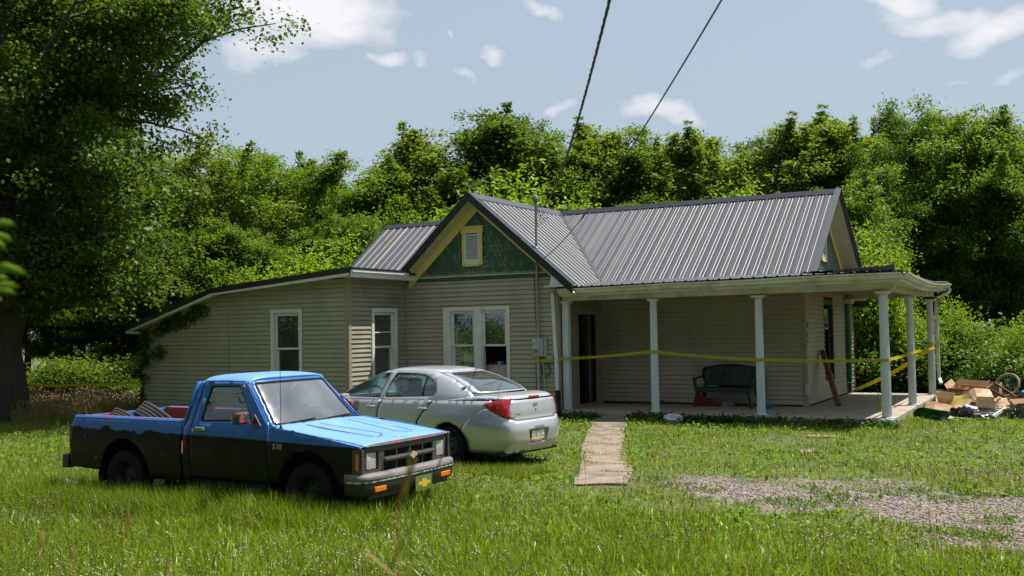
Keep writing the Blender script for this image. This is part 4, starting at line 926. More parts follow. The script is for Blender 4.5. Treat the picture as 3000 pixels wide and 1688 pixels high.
panel([(-.79, .36), (.79, .36), (.79, 1.0), (.65, 1.49), (-.65, 1.49), (-.79, 1.0)], back, [bw], step=.12).build('cab_back', TP, truck, smooth=True, solid=.02)
panel(bw, back, step=.2).build('rear_glass', SGL, truck)
def ws(y, t):  # windshield surface, t 0 bottom .. 1 top
    yy = y * (.735 * (1 - t) + .60 * t); xb = 2.45 - .125 * (abs(y)) ** 3.4; xt = 1.965 - .085 * abs(y) ** 3.4
    return (xb * (1 - t) + xt * t, yy, 1.005 * (1 - t) + 1.515 * t - .01 * abs(y) ** 3 * t)
wsf = panel([(-1, 0), (1, 0), (1, 1), (-1, 1)], lambda u, v: ws(u, v), [rounded([(-.93, .06), (.93, .06), (.93, .94), (-.93, .94)], .05)], step=.1).build('windshield_frame', TP, truck, solid=.02, smooth=True)
sl = panel(rounded([(-.945, .045), (.945, .045), (.945, .955), (-.945, .955)], .05), lambda u, v: tuple(Vector(ws(u, v)) + Vector((.004, 0, .004))), [rounded([(-.915, .075), (.915, .075), (.915, .925), (-.915, .925)], .05)], step=.1).build('windshield_seal', TRUB, wsf, solid=.006)
wg = panel(rounded([(-.935, .055), (.935, .055), (.935, .945), (-.935, .945)], .05), lambda u, v: tuple(Vector(ws(u, v)) + Vector((-.004, 0, -.004))), step=.15).build('windshield', WSGL, truck, smooth=True)
for sg in (-1, 1):
    P = [(2.335, sg * .795, 1.02), (2.31, sg * .735, 1.005), (1.885, sg * .60, 1.505), (1.86, sg * .64, 1.49)]
    m = MB(); m.add(P + [(x - .03, y * .97, z - .02) for x, y, z in P], [(0, 1, 2, 3), (4, 7, 6, 5), (0, 3, 7, 4), (1, 5, 6, 2), (0, 4, 5, 1), (3, 2, 6, 7)]); m.build('a_pillar', TP, truck)
# hood
def hoodz(x, y):
    t = (x - 2.3) / 1.35; zc = 1.035 - .165 * t - .03 * max(0, t - .85) ** 2 * 20; e = abs(y) / .79
    z = zc + .022 * (1 - e ** 2) - .02 * e ** 10
    for (yy) in (.30, .40): z -= .010 * math.exp(-((abs(y) - yy - .05 * (1 - t)) / .014) ** 2) * (1 if .05 < t < .9 else 0)
    return z
hd = [(2.44, -.30), (2.38, -.66), (2.40, -.765), (3.625, -.745), (3.66, -.4), (3.668, 0), (3.66, .4), (3.625, .745), (2.40, .765), (2.38, .66), (2.44, .30), (2.455, 0)]
hood = panel(hd, lambda x, y: (x, y, hoodz(x, y)), step=.045).build('hood', TPSHEEN, truck, smooth=True, solid=.02, angle=50)
m = MB()
for k in range(18):
    y0 = -.735 + k * 1.47 / 18; y1 = y0 + 1.47 / 18
    def xf(y): return 3.664 - .04 * (abs(y) / .745) ** 2.5
    m.add([(xf(y0), y0, hoodz(xf(y0), y0) + .001), (xf(y1), y1, hoodz(xf(y1), y1) + .001), (xf(y1) + .012, y1, .845), (xf(y0) + .012, y0, .845)], [(0, 1, 2, 3)])
m.build('hood_lip', pmat('hood_lip_worn', (.10, .10, .10), (.05, .07, .12), rough=.6, scale=10, c3=(.30, .055, .035), s3=7, lo3=.52, hi3=.6), hood, solid=.01)
WORN = pmat('worn_line', (.035, .04, .05), (.05, .12, .3), rough=.6, scale=14, lo=.5, hi=.62)
for sg in (-1, 1):
    ln = [(2.55, sg * .42), (2.9, sg * .41), (3.30, sg * .375), (3.42, sg * .36), (3.46, sg * .32), (3.44, sg * .20), (3.36, sg * .13), (2.95, sg * .20), (2.6, sg * .24)]
    ribbon(path2(ln, .05), .018, lambda x, y: (x, y, hoodz(x, y)), .002, (0, 0, 1)).build('hood_groove', WORN, hood)
    ribbon(path2([(2.39, sg * .762), (3.63, sg * .744)]), .010, lambda x, y: (x, y, hoodz(x, y)), .002, (0, 0, 1)).build('hood_gap', TGAP, hood)
    # fender top between side sheet and hood
    V = []; Fc = []
    for k in range(14):
        x = 2.352 + (3.63 - 2.352) * k / 13; zs = float(np.interp(x, [2.36, 2.9, 3.62], [1.018, .965, .862])); yh = .765 - .02 * (x - 2.4) / 1.23
        V += [(x, sg * (yside(zs - .012) + .003), zs - .003), (x, sg * yh, hoodz(x, sg * yh) - .003)]
    for k in range(13): Fc.append((2 * k, 2 * k + 1, 2 * k + 3, 2 * k + 2))
    mb = MB(); mb.add(V, Fc); mb.build('fender_top', TPSHEEN, truck, smooth=True)
m = MB(); m.box((2.30, -.72, .97), (2.46, .72, 1.005)); m.build('cowl', TBUMPB, truck)
# front face: grille surround with lamps
gx = 3.625
def face(y, z): return (gx + .035 - .05 * (abs(y) / .76) ** 3 + (z - .7) * .02, y, z)
holes = []
for c0, c1 in ((-.43, -.235), (-.215, .0), (.02, .235), (.255, .45)):
    pass
cells = []
for (z0, z1) in ((.565, .665), (.715, .785)):
    for (a, b) in ((-.445, -.245), (-.23, -.01), (.01, .23), (.245, .445)): cells.append([(a, z0), (b, z0), (b, z1), (a, z1)])
lamps = [[(s_ * a, z) for a, z in ((.53, .60), (.715, .60), (.715, .79), (.53, .79))] for s_ in (-1, 1)]
grille = panel(rounded([(-.765, .52), (.765, .52), (.765, .815), (.70, .838), (-.70, .838), (-.765, .815)], .02), face, cells + [rounded(h, .02) for h in lamps], step=.09).build('grille', TPL, truck, solid=.035, bevel=.004)
m = MB(); m.box((3.55, -.75, .50), (3.585, .75, .83)); m.build('grille_back', TGAP, grille)
m = MB(); m.box((3.655, -.455, .672), (3.685, .455, .71)); m.build('grille_bar', TPL, grille, bevel=.012)
def bowtie(mb, w, h, fn2, t=.01):
    P = [(-w, -.45 * h), (-.82 * w * .6 - .0, -.45 * h), (-.36 * w, -.45 * h), (-.42 * w, -h), (.30 * w, -h), (.36 * w, -.45 * h), (w * .95, -.45 * h), (w, .45 * h), (.42 * w, .45 * h), (.36 * w, h), (-.36 * w, h), (-.42 * w, .45 * h), (-w * .9, .45 * h)]
    P = [(-w, -.42 * h), (-.38 * w, -.42 * h), (-.38 * w, -h), (.42 * w, -h), (.36 * w, -.42 * h), (.92 * w, -.42 * h), (w, .42 * h), (.38 * w, .42 * h), (.38 * w, h), (-.36 * w, h), (-.40 * w, .42 * h), (-.92 * w, .42 * h)]
    n_ = len(P); V = [fn2(u, v, 0) for u, v in P] + [fn2(u, v, t) for u, v in P]
    mb.add(V, [tuple(range(n_, 2 * n_)), tuple(range(n_ - 1, -1, -1))] + [(i, (i + 1) % n_, n_ + (i + 1) % n_, n_ + i) for i in range(n_)]); return mb
bt = MB(); bowtie(bt, .068, .036, lambda u, v, t: (3.686 + t, u + .02, .692 + v)); bt.build('emblem', pmat('emblem_tape', (.42, .38, .26), (.34, .3, .2), rough=.5), grille)
for s_ in (-1, 1):
    m = MB(); m.box((3.60, min(s_ * .54, s_ * .705), .607), (3.625, max(s_ * .54, s_ * .705), .783)); hl = m.build('headlight', LENS, truck, bevel=.012)
    m = MB()
    for k in range(5): m.box((3.6255, min(s_ * (.555 + k * .03), s_ * (.558 + k * .03)), .615), (3.627, max(s_ * (.555 + k * .03), s_ * (.558 + k * .03)), .70))
    m.build('lens_rib', CHROME, hl)
    m = MB(); m.box((3.575, min(s_ * .775, s_ * .826), .615), (3.615, max(s_ * .775, s_ * .826), .785)); m.build('side_marker', AMBER, truck, bevel=.006)
    m = MB(); m.box((3.53, min(s_ * .77, s_ * .823), .52), (3.64, max(s_ * .77, s_ * .823), .83)); m.build('marker_housing', TPL, truck)
# bumper: swept profile with turned-back ends
def sweepbump(prof, name, mat, yw=.84, parent=truck, back=.26, x0=3.70):
    ys_ = [(-yw, -back), (-yw + .005, -.10), (-yw + .03, -.045), (-yw + .09, -.02), (-.4, 0), (0, .008), (.4, 0), (yw - .09, -.02), (yw - .03, -.045), (yw - .005, -.10), (yw, -back)]
    V = []; Fc = []; n_ = len(prof)
    for (y, dx) in ys_:
        sc = 1
        for (o, z) in prof:
            nx = 1 if abs(y) < yw - .05 else .35; ny = 0 if abs(y) < yw - .05 else (.9 if y > 0 else -.9)
            V.append((x0 + dx + o * nx, y + o * ny * .6, z))
    for i in range(len(ys_) - 1):
        for j in range(n_): Fc.append((i * n_ + j, i * n_ + (j + 1) % n_, (i + 1) * n_ + (j + 1) % n_, (i + 1) * n_ + j))
    Fc += [tuple(range(n_ - 1, -1, -1)), tuple((len(ys_) - 1) * n_ + j for j in range(n_))]
    mb = MB(); mb.add(V, Fc); return mb.build(name, mat, parent, smooth=True, angle=50)
fb = sweepbump([(-.06, .505), (.03, .505), (.04, .515), (.035, .55), (.0, .572), (-.06, .575)], 'front_bumper', TBUMP)
sweepbump([(-.05, .486), (.034, .486), (.037, .495), (.034, .504), (-.05, .504)], 'bumper_strip', pmat('strip_worn', (.5, .5, .42), (.05, .05, .05), rough=.4, scale=22, lo=.5, hi=.56), parent=fb)
sweepbump([(-.06, .36), (.0, .36), (.022, .40), (.026, .47), (.02, .485), (-.06, .485)], 'bumper_valance', TBUMPB, parent=fb)
m = MB(); m.box((3.35, -.72, .31), (3.66, .72, .365)); m.build('lower_valance', TBUMPB, fb)
for s_ in (-1, 1):
    m = MB(); a, b = sorted((s_ * .50, s_ * .69)); m.box((3.70, a, .385), (3.724, b, .44)); m.build('turn_signal', AMBER, fb, bevel=.008)
m = MB(); m.box((3.728, .0, .295), (3.733, .31, .455)); pl_ = m.build('front_plate', pmat('plate_mirror', (.55, .6, .35), (.4, .5, .2), rough=.18, metal=.9, scale=20), fb, bevel=.002); pl_['label'] = 'mirrored front plate with a gold emblem'
bt = MB(); bowtie(bt, .115, .045, lambda u, v, t: (3.734 + t, u + .16, .372 + v), .002); bt.build('plate_emblem', pmat('gold_print', (.62, .42, .03), rough=.35), pl_)
bt = MB(); bowtie(bt, .128, .056, lambda u, v, t: (3.7332 + t * .3, u + .157, .374 + v), .002); bt.build('plate_emblem_edge', pmat('print_outline', (.12, .14, .2), rough=.35), pl_)
# rear bumper, chassis
m = MB(); m.box((-1.19, -.80, .39), (-1.06, .80, .56)); m.box((-1.06, -.62, .42), (-.98, .62, .5)); m.build('rear_bumper', TBUMPB, truck, bevel=.015)
m = MB(); m.box((-.95, -.42, .34), (3.4, -.32, .46)); m.box((-.95, .32, .34), (3.4, .42, .46)); m.box((-.08, -.66, .27), (.08, .66, .38)); m.box((2.84, -.66, .27), (2.99, .66, .40)); m.box((1.1, -.78, .33), (2.35, .78, .40)); m.box((2.4, -.45, .35), (3.5, .45, .9)); m.build('chassis', TGAP, truck)
# interior
m = MB(); m.box((1.10, -.72, .48), (2.35, .72, .52)); m.build('cab_floor', TGAP, truck)
m = MB(); m.box((1.25, -.68, .62), (1.72, .68, .84)); m.box((1.12, -.68, .80), (1.30, .68, 1.08)); m.build('bench_seat', SEATC, truck, bevel=.05)
m = MB(); m.bar((1.20, -.62, 1.02), (1.30, -.62, 1.26), .02, .10, up=(0, 1, 0)); m.bar((1.23, -.67, .96), (1.265, -.67, 1.30), .012, .09, up=(0, 1, 0)); m.build('seat_cloth_drape', TANC, truck, bevel=.006)
m = MB(); m.box((1.98, -.74, .78), (2.34, .74, .99)); m.build('dashboard', DASH, truck, bevel=.03)
m = MB(); c_ = Vector((1.90, .36, 1.00)); tilt = Matrix.Rotation(math.radians(-62), 3, 'Y')
m.tube([tuple(c_ + tilt @ Vector((.19 * math.cos(a), .19 * math.sin(a), 0))) for a in np.linspace(0, 2 * math.pi, 28)[:-1]], .014, 8, closed=True)
m.bar(c_ + tilt @ Vector((0, -.18, 0)), c_ + tilt @ Vector((0, .18, 0)), .03, .02); m.bar(c_, c_ + Vector((.16, 0, -.08)), .05, .05); m.build('steering_wheel', pmat('wheel_grey', (.12, .12, .12), rough=.5), truck, smooth=True)
m = MB(); m.bar((1.83, -.40, 1.46), (1.93, -.40, 1.36), .52, .012, up=(.6, 0, .8)); m.build('sun_visor', pmat('visor_red', (.42, .16, .12), (.34, .12, .09), rough=.8), truck, bevel=.01)
m = MB(); m.tube([(1.82, .05, 1.45), (1.80, .05, 1.40)], .01, 6); m.box((1.785, -.07, 1.36), (1.805, .14, 1.42)); m.build('rear_view_mirror', TBUMPB, truck, bevel=.006)
# mirrors, wipers, aerial
MIRM = pmat('mirror_shell', (.30, .07, .045), (.03, .035, .05), rough=.5, scale=10, lo=.42, hi=.5, c3=(.5, .52, .58), s3=3, lo3=.62, hi3=.66)
for s_ in (-1, 1):
    m = MB(); a, b = sorted((s_ * .86, s_ * 1.03)); m.box((2.03, a, 1.055), (2.14, b, 1.185)); mi = m.build('door_mirror', MIRM, truck, bevel=.022)
    m = MB(); m.bar((2.13, s_ * .785, 1.06), (2.10, s_ * .90, 1.09), .05, .04, up=(0, 0, 1)); m.add([(2.13, s_ * .80, 1.03), (2.25, s_ * .80, 1.03), (2.15, s_ * .79, 1.15), (2.13, s_ * .82, 1.03), (2.25, s_ * .82, 1.03), (2.15, s_ * .81, 1.15)], [(0, 1, 2), (3, 5, 4), (0, 3, 4, 1), (1, 4, 5, 2), (2, 5, 3, 0)]); m.build('mirror_arm', MIRM, mi)
    m = MB(); a, b = sorted((s_ * .87, s_ * 1.02)); m.box((2.024, a, 1.065), (2.029, b, 1.175)); m.build('mirror_glass', CHROME, mi)
for y0, y1 in ((-.42, .10), (.20, .68)):
    m = MB(); m.bar((2.47, y1, 1.03), (2.40, y0, 1.045), .012, .012); m.bar((2.415, y0 - .1, 1.045), (2.40, y0 + .32, 1.06), .008, .018); m.build('wiper', TBUMPB, truck)
m = MB(); m.lathe([(.001, 0), (.022, 0), (.016, .02), (.006, .05), (.001, .05)], 10, 'z', (2.50, -.765, 1.0)); m.tube([(2.50, -.765, 1.02), (2.495, -.763, 1.40), (2.49, -.76, 1.86)], [.0035, .003, .0022], 6); m.build('aerial', BLACKP, truck)
# two spare tyres lying in the bed
def loose_tyre(label, r, w, loc, rot):
    t = thing('spare_tyre', label, 'tyre', loc, 0, 'worn tyres lying in the pickup bed'); t.rotation_euler = rot
    prof = [(r * .60, -w * .42), (r * .82, -w * .52), (r * .95, -w * .47)]
    for k in range(-2, 3):
        y = k * w * .19; prof += [(r * .995, y - w * .065), (r, y - w * .055), (r, y + w * .055), (r * .995, y + w * .065), (r * .982, y + w * .07), (r * .982, y + w * .12)]
    prof = prof[:-2] + [(r * .95, w * .47), (r * .82, w * .52), (r * .60, w * .42), (r * .63, 0)]
    mb = MB(); mb.lathe(prof, 48, 'z', closed=True); mb.build('tyre', pmat('tyre_tread', (.035, .033, .032), (.05, .048, .046), rough=.8, scale=9), t, smooth=True, angle=40)
    tr = MB()
    for k in range(60):
        a = 2 * math.pi * k / 60; c, s_ = math.cos(a), math.sin(a)
        for hh in (-.3, .3): tr.add([(r * 1.003 * math.cos(a + da), r * 1.003 * math.sin(a + da), w * (hh + dh)) for da, dh in ((-.012, -.1), (.004, -.1), (.024, .1), (.008, .1))], [(0, 1, 2, 3)])
    o = tr.build('tread_grooves', TGAP, t); o['kind'] = 'stuff'; return t
def tw(x, y, z):
    c, s_ = math.cos(math.radians(-1)), math.sin(math.radians(-1)); return (-5.058 + c * x - s_ * y, -12.488 + s_ * x + c * y, -.281 + z)
loose_tyre('large worn tyre leaning out of the blue pickup bed near the cab', .33, .215, tw(-.02, -.26, .93), (math.radians(-42), math.radians(12), math.radians(-12)))
loose_tyre('smaller tyre poking out of the pickup bed near the tailgate', .30, .19, tw(-.78, -.12, .84), (math.radians(-44), math.radians(10), math.radians(-6)))
# ================================================================== SEDAN
SILV = pmat('silver_paint', (.56, .57, .60), (.52, .53, .56), rough=.30, metal=.6, spec=.5, coat=.6, scale=1.5, c3=(.40, .39, .36), s3=2, lo3=.6, hi3=.9)
SGREEN = glassmat('tinted_glass', tint=(.34, .50, .45), rough=.01, refl=.03)
RGLASS = glassmat('rear_window_glass', tint=(.42, .55, .54), rough=.03, refl=.07, dirt_haze=.12, dirt_haze_col=(.5, .55, .55))
RLENS = pmat('tail_lens_red', (.42, .006, .014), (.30, .004, .01), rough=.08, scale=6, coat=1.)
CLENS = pmat('reverse_lens', (.55, .42, .40), rough=.1, coat=1.)
SINT = pmat('seat_grey', (.05, .055, .055), (.035, .04, .04), rough=.9)
sedan = thing('sedan', 'silver four-door sedan parked nose-in beside the pickup, seen from its tail', 'car', (-3.120, -8.131, -.294), math.radians(172.0))
X0 = 1.30; NP = 6.0
Zk = [.20, .30, .45, .55, .66, .80, .90, .97, 1.03]
def bz(z): return float(np.interp(z, Zk, [.78, .815, .835, .845, .858, .852, .838, .815, .79]))
def arz(z): return float(np.interp(z, [.20, .28, .40, .55, .62, .68, .72, .85, 1.0, 1.10], [2.22, 2.28, 2.345, 2.36, 2.35, 2.33, 2.305, 2.30, 2.28, 2.25]))
def afz(z): return float(np.interp(z, [.20, .40, .55, .70, .85], [2.05, 2.15, 2.16, 2.05, 1.80]))
HB = 2 ** (-1 / NP)
def body(s, z):
    """surface of the lower body; s in [0,4]: rear centre 0, rear corner 1, middle of the side 2, front corner 3, front centre 4 (left side; negative s = right)"""
    sg = 1 if s >= 0 else -1; s = abs(s); b = bz(z)
    a = arz(z) if s <= 2 else afz(z); t = s if s <= 2 else 4 - s
    if t <= 1: y = t * b * HB; x = a * (1 - (y / b) ** NP) ** (1 / NP)
    else: x = a * HB * (2 - t); y = b * (1 - (x / a) ** NP) ** (1 / NP)
    return (X0 - x if s <= 2 else X0 + x, sg * y, z)
def sx(x, z):
    a = arz(z) if x < X0 else afz(z); t = 2 - abs(x - X0) / (a * HB)
    return t if x < X0 else 4 - t
def sxy(x, y, z):  # works past the corner too
    if abs(x - X0) <= (arz(z) if x < X0 else afz(z)) * HB: return sx(x, z)
    return min(1., abs(y) / (bz(z) * HB))
def bodyx(x, z): return body(sx(x, z), z)
def side(pts): return list(pts)
def rearp(pts): return [(y / (bz(z) * HB), z) for y, z in pts]
ZS = lambda x: float(np.interp(x, [-1.0, -.6, .3, 1.5, 2.6, 3.3], [1.00, 1.00, .985, .965, .93, .82]))
RARC = [(0 + .345 * math.cos(a), .315 + .36 * math.sin(a)) for a in np.linspace(.0, math.pi, 20)]
FARC = [(2.62 + .345 * math.cos(a), .315 + .36 * math.sin(a)) for a in np.linspace(.0, math.pi, 20)]
STEP = .045
for sg in (1, -1):
    fn = lambda x, z, sg=sg: (lambda p: (p[0], p[1] * sg, p[2]))(bodyx(x, z))
    off = -1 if sg > 0 else 1
    top = lambda x0, x1, n=10: [(x, ZS(x)) for x in np.linspace(x0, x1, n)]
    # quarter panel + rear bumper side as one skin, doors, front fender
    quarter = side([(.36, .20), (.55, .20), (.565, .45), (.60, .66), (.47, .82), (.36, .92), (.33, ZS(.33))] + top(.2, -.74, 8)[1:]) + side([(-.73, .945), (-.60, .875), (-.30, .665), (-.245, .575)] + RARC[::-1][5:-1] + [(.345, .25)])
    qo = panel(quarter, fn, step=STEP).build('quarter_panel', SILV, sedan, smooth=True, solid=.012, offset=off)
    for nm, pts, hx in (('rear_door', [(.585, .22), (.60, .45), (.635, .66), (.505, .82), (.395, .92), (.365, ZS(.365))] + top(.45, 1.40, 6) + [(1.445, .80), (1.47, .60), (1.47, .22)], .50),
                        ('front_door', [(1.495, .22), (1.495, .60), (1.47, .80), (1.425, ZS(1.42))] + top(1.5, 2.40, 6) + [(2.46, .80), (2.47, .22)], 1.60)):
        d = panel(side(pts), fn, step=STEP).build(nm, SILV, sedan, smooth=True, solid=.012, offset=off)
        yb = bz(.86) * sg
        m = MB(); m.tube([(hx - .09, yb * 1.0, .865), (hx - .075, yb * 1.035, .866), (hx, yb * 1.045, .868), (hx + .075, yb * 1.035, .868), (hx + .09, yb * 1.0, .867)], [.013, .017, .018, .017, .013], 8); m.build('door_handle', SILV, d, smooth=True)
        m = MB(); m.lathe([(.001, yb * 1.012), (.045, yb * 1.008), (.05, yb * 1.0)], 16, 'y', (hx, 0, .862)); m.build('handle_recess', pmat('recess_shade', (.22, .23, .24), rough=.4, metal=.6), d, smooth=True)
    ff = side([(2.49, .22), (2.48, .80), (2.42, ZS(2.42))] + top(2.5, 3.1, 5) + [(3.2, .70), (3.2, .45)] + FARC[:-1] + [(2.275, .25)][:0])
    ff = side([(2.49, .24), (2.48, .80), (2.42, ZS(2.42))] + top(2.5, 3.1, 5) + [(3.25, .75), (3.3, .30), (2.98, .30)] + FARC[1:12] + [(2.50, .60)][:0])
    ff = side([(2.48, .66), (2.42, ZS(2.42))] + top(2.5, 3.1, 5) + [(3.25, .75), (3.3, .30), (2.975, .30)] + FARC[1:13])
    panel(ff, fn, step=STEP).build('front_fender', SILV, sedan, smooth=True, solid=.012, offset=off)
    panel(side([(.36, .16), (2.28, .16), (2.28, .225), (.36, .225)]), lambda x, z: (lambda p: (p[0], p[1] * .985 * sg, p[2]))(bodyx(x, max(z, .2))[:2] + (z,)), step=.1).build('sill', SILV, sedan, smooth=True, solid=.01)
    # arch lip, well, wheel
    for cx in (0, 2.62):
        V = []; Fc = []; A = np.linspace(-.1, math.pi + .1, 18)
        for a in A:
            for yy in (.835, .48): V.append((cx + .355 * math.cos(a), sg * yy, .315 + .37 * math.sin(a)))
        for i in range(17): Fc.append((2 * i, 2 * i + 1, 2 * i + 3, 2 * i + 2))
        Fc.append(tuple(2 * i + 1 for i in range(18)))
        mb = MB(); mb.add(V, Fc); mb.build('wheel_well', TGAP, sedan)
        w = MB(); w.lathe([(.20, -.085), (.27, -.10), (.298, -.09), (.308, -.06), (.308, .06), (.298, .09), (.27, .10), (.20, .085)], 36, 'y', closed=True); ty = w.build('wheel', TRUB, sedan, smooth=True); ty.location = (cx, sg * .735, .305)
        r = MB(); r.lathe([(.001, sg * .05), (.03, sg * .052), (.04, sg * .04), (.07, sg * .03), (.10, sg * .055), (.15, sg * .05), (.175, sg * .03), (.19, sg * .07), (.205, sg * .08), (.205, -sg * .07)], 30, 'y'); r.build('rim', pmat('black_steel_rim', (.025, .025, .027), rough=.45), ty, smooth=True)
        h = MB()
        for k in range(16):
            a = k * math.pi / 8; h.lathe([(.001, 0), (.014, 0), (.014, sg * .004)], 8, 'y', (.152 * math.cos(a), sg * .0515, .152 * math.sin(a)))
        h.build('rim_holes', TGAP, ty)
    # side gaps
    for pts in ([(.573, .24), (.585, .45), (.617, .66), (.49, .82), (.38, .92), (.348, .985)], [(1.483, .24), (1.483, .60), (1.457, .80), (1.41, .967)], [(2.475, .24), (2.47, .80), (2.41, .94)], [(-.705, .94), (-.57, .86), (-.31, .665)]):
        ribbon(path2(pts, .04), .006, fn, .002, (0, sg, 0)).build('body_gap', TGAP, sedan)
# rear bumper (wraps round), rear panel, trunk face
lowz = .235
bs = lambda P: [(sx(x, z), z) for x, z in P]
Rr = bs([(-.355, .30), (-.335, .45), (-.255, .565), (-.31, .665), (-.60, .872), (-.71, .925)])
out = [(0.0, lowz)] + [(s, lowz + .01 * s) for s in (.4, .8, 1.0)] + [(sx(-.345, .26), .255)] + Rr + [(1.0, .86), (.90, .79), (.82, .755), (.74, .725), (.66, .705), (.58, .70), (0, .70)]
out_full = out + [(-s, z) for s, z in out[::-1][1:-1]]
rec = rounded([(-.29, .36), (.29, .36), (.33, .56), (-.33, .56)], .03)
rb = panel(out_full, body, [rec], step=.04).build('rear_bumper', SILV, sedan, smooth=True, solid=.012, offset=-1)
m = MB(); 
def bz3(s, z, d): p = body(s, z); return (p[0] + d, p[1], p[2])
n_ = len(rec); m.add([body(s, z) for s, z in rec] + [bz3(s * .93, .36 + (z - .36) * .95 + .005, .05) for s, z in rec], [(i, (i + 1) % n_, n_ + (i + 1) % n_, n_ + i) for i in range(n_)] + [tuple(range(n_, 2 * n_))]); m.build('plate_recess', SILV, rb, smooth=True)
m = MB(); m.box((-1.052, -.152, .385), (-1.048, .152, .538)); 
PLATEM = bpy.data.materials.new('plate_print'); PLATEM.use_nodes = True
_n, _l = nodes(PLATEM); _t = _n.new('ShaderNodeTexCoord'); _s = _n.new('ShaderNodeSeparateXYZ'); _l.new(_t.outputs['Object'], _s.inputs[0]); _r = _n.new('ShaderNodeMapRange'); _r.inputs[1].default_value = .385; _r.inputs[2].default_value = .538; _l.new(_s.outputs[2], _r.inputs[0])
_c = _n.new('ShaderNodeValToRGB'); _e = _c.color_ramp.elements; _e[0].position = 0; _e[0].color = (.5, .14, .06, 1); _e[1].position = 1; _e[1].color = (.42, .5, .62, 1)
for pos, colr in ((.14, (.52, .2, .08, 1)), (.17, (.62, .5, .3, 1)), (.5, (.66, .66, .55, 1)), (.85, (.6, .62, .64, 1))): q = _e.new(pos); q.color = colr
_l.new(_r.outputs[0], _c.inputs[0]); _l.new(_c.outputs[0], _n['Principled BSDF'].inputs['Base Color']); _n['Principled BSDF'].inputs['Roughness'].default_value = .4
plate = m.build('licence_plate', PLATEM, rb); plate['label'] = 'licence plate reading KMB 5556'
INK = pmat('plate_ink', (.01, .02, .09), rough=.4)
V, F = textverts('KMB 5556', .075); mb = MB(); mb.add([(-1.0535, -x * .86, y * 1.15 + .462) for x, y, z in V], F); mb.build('plate_text', INK, plate)
V, F = textverts('OHIO', .026); mb = MB(); mb.add([(-1.0535, -x, y + .521) for x, y, z in V], F); mb.build('plate_text', pmat('plate_red', (.35, .02, .02)), plate)
m = MB(); m.box((-1.0535, .12, .39), (-1.0525, .145, .41)); m.build('sticker', pmat('red_sticker', (.4, .02, .04)), plate)
m = MB(); m.box((-1.0535, -.145, .39), (-1.0525, -.122, .412)); m.build('sticker', pmat('green_sticker', (.0, .22, .08)), plate)
tf_out = [(0, .705), (.58, .705), (.66, .711), (.735, .73), (.765, .76), (.775, .85), (.765, .92), (.745, 1.0)] + [(.5, 1.0), (0, 1.0)]
tface = tf_out + [(-s, z) for s, z in tf_out[::-1][1:-1]]
tbody = body
trunk = panel(tface, tbody, step=.045).build('boot_lid', SILV, sedan, smooth=True, solid=.012, offset=-1)
ribbon(path2([(-.735, .73), (-.66, .709), (-.58, .703), (0, .702), (.58, .703), (.66, .709), (.735, .73)], .04), .010, body, .003, (-1, 0, 0)).build('boot_gap', TGAP, trunk)
bt = MB(); bowtie(bt, .062, .022, lambda u, v, t: (-1.008 - t, -u, .925 + v), .008); bt.build('emblem', pmat('gold_emblem', (.55, .42, .12), (.6, .58, .5), metal=.8, rough=.25, scale=30), trunk)
m = MB(); m.lathe([(.001, -1.018), (.016, -1.018), (.02, -1.012), (.02, -.99)], 12, 'x', (0, 0, .845)); m.build('boot_lock', CHROME, trunk)
V, F = textverts('COBALT', .034, .002); mb = MB(); mb.add([(-1.014, -x * 1.0 + .43, y + .80) for x, y, z in V], F); mb.build('boot_script', pmat('script_chrome', (.16, .16, .15), metal=.7, rough=.3), trunk)
m = MB(); m.box((-1.0, -.115, 1.022), (-.965, .115, 1.052)); m.build('high_brake_light', RLENS, trunk, bevel=.006)
ribbon([(.36 + .045 * math.cos(a), .955 + .028 * math.sin(a)) for a in np.linspace(0, 2 * math.pi, 24)], .003, lambda s, z: tbody(s, z), .002, (-1, 0, 0)).build('sticker_ring', pmat('sticker_grey', (.25, .26, .27)), trunk)
# tail lights wrap the corners
for sg in (1, -1):
    lamp = [(1.055, .955), (1.03, .915), (1.0, .865), (.95, .815), (.88, .775), (.80, .757), (.765, .757), (.775, .85), (.765, .93), (.735, 1.035), (.82, 1.03), (.92, 1.015), (1.0, .992), (1.03, .975)]
    fn = lambda s, z, sg=sg: (lambda p: (p[0] - .006 * (1 if s < 1 else .3), p[1] * sg * 1.006, p[2]))(body(s, z))
    tl = panel(lamp, fn, step=.03).build('tail_light', RLENS, sedan, smooth=True, solid=.02, offset=-1 if sg > 0 else 1)
    f2 = lambda s, z, sg=sg: (lambda p: (p[0] - .012, p[1] * sg * 1.01, p[2]))(body(s, z))
    panel([(.835 + .042 * math.cos(a), .812 + .032 * math.sin(a)) for a in np.linspace(0, 2 * math.pi, 16)[:-1]], f2, step=.05).build('reverse_lens', CLENS, tl, smooth=True)
    ribbon([(.90 + .085 * math.cos(a), .90 + .070 * math.sin(a)) for a in np.linspace(0, 2 * math.pi, 30)], .008, f2, .001, (-1, 0, 0)).build('lens_ring', pmat('lens_dark_red', (.16, .002, .006), rough=.1, coat=1), tl)
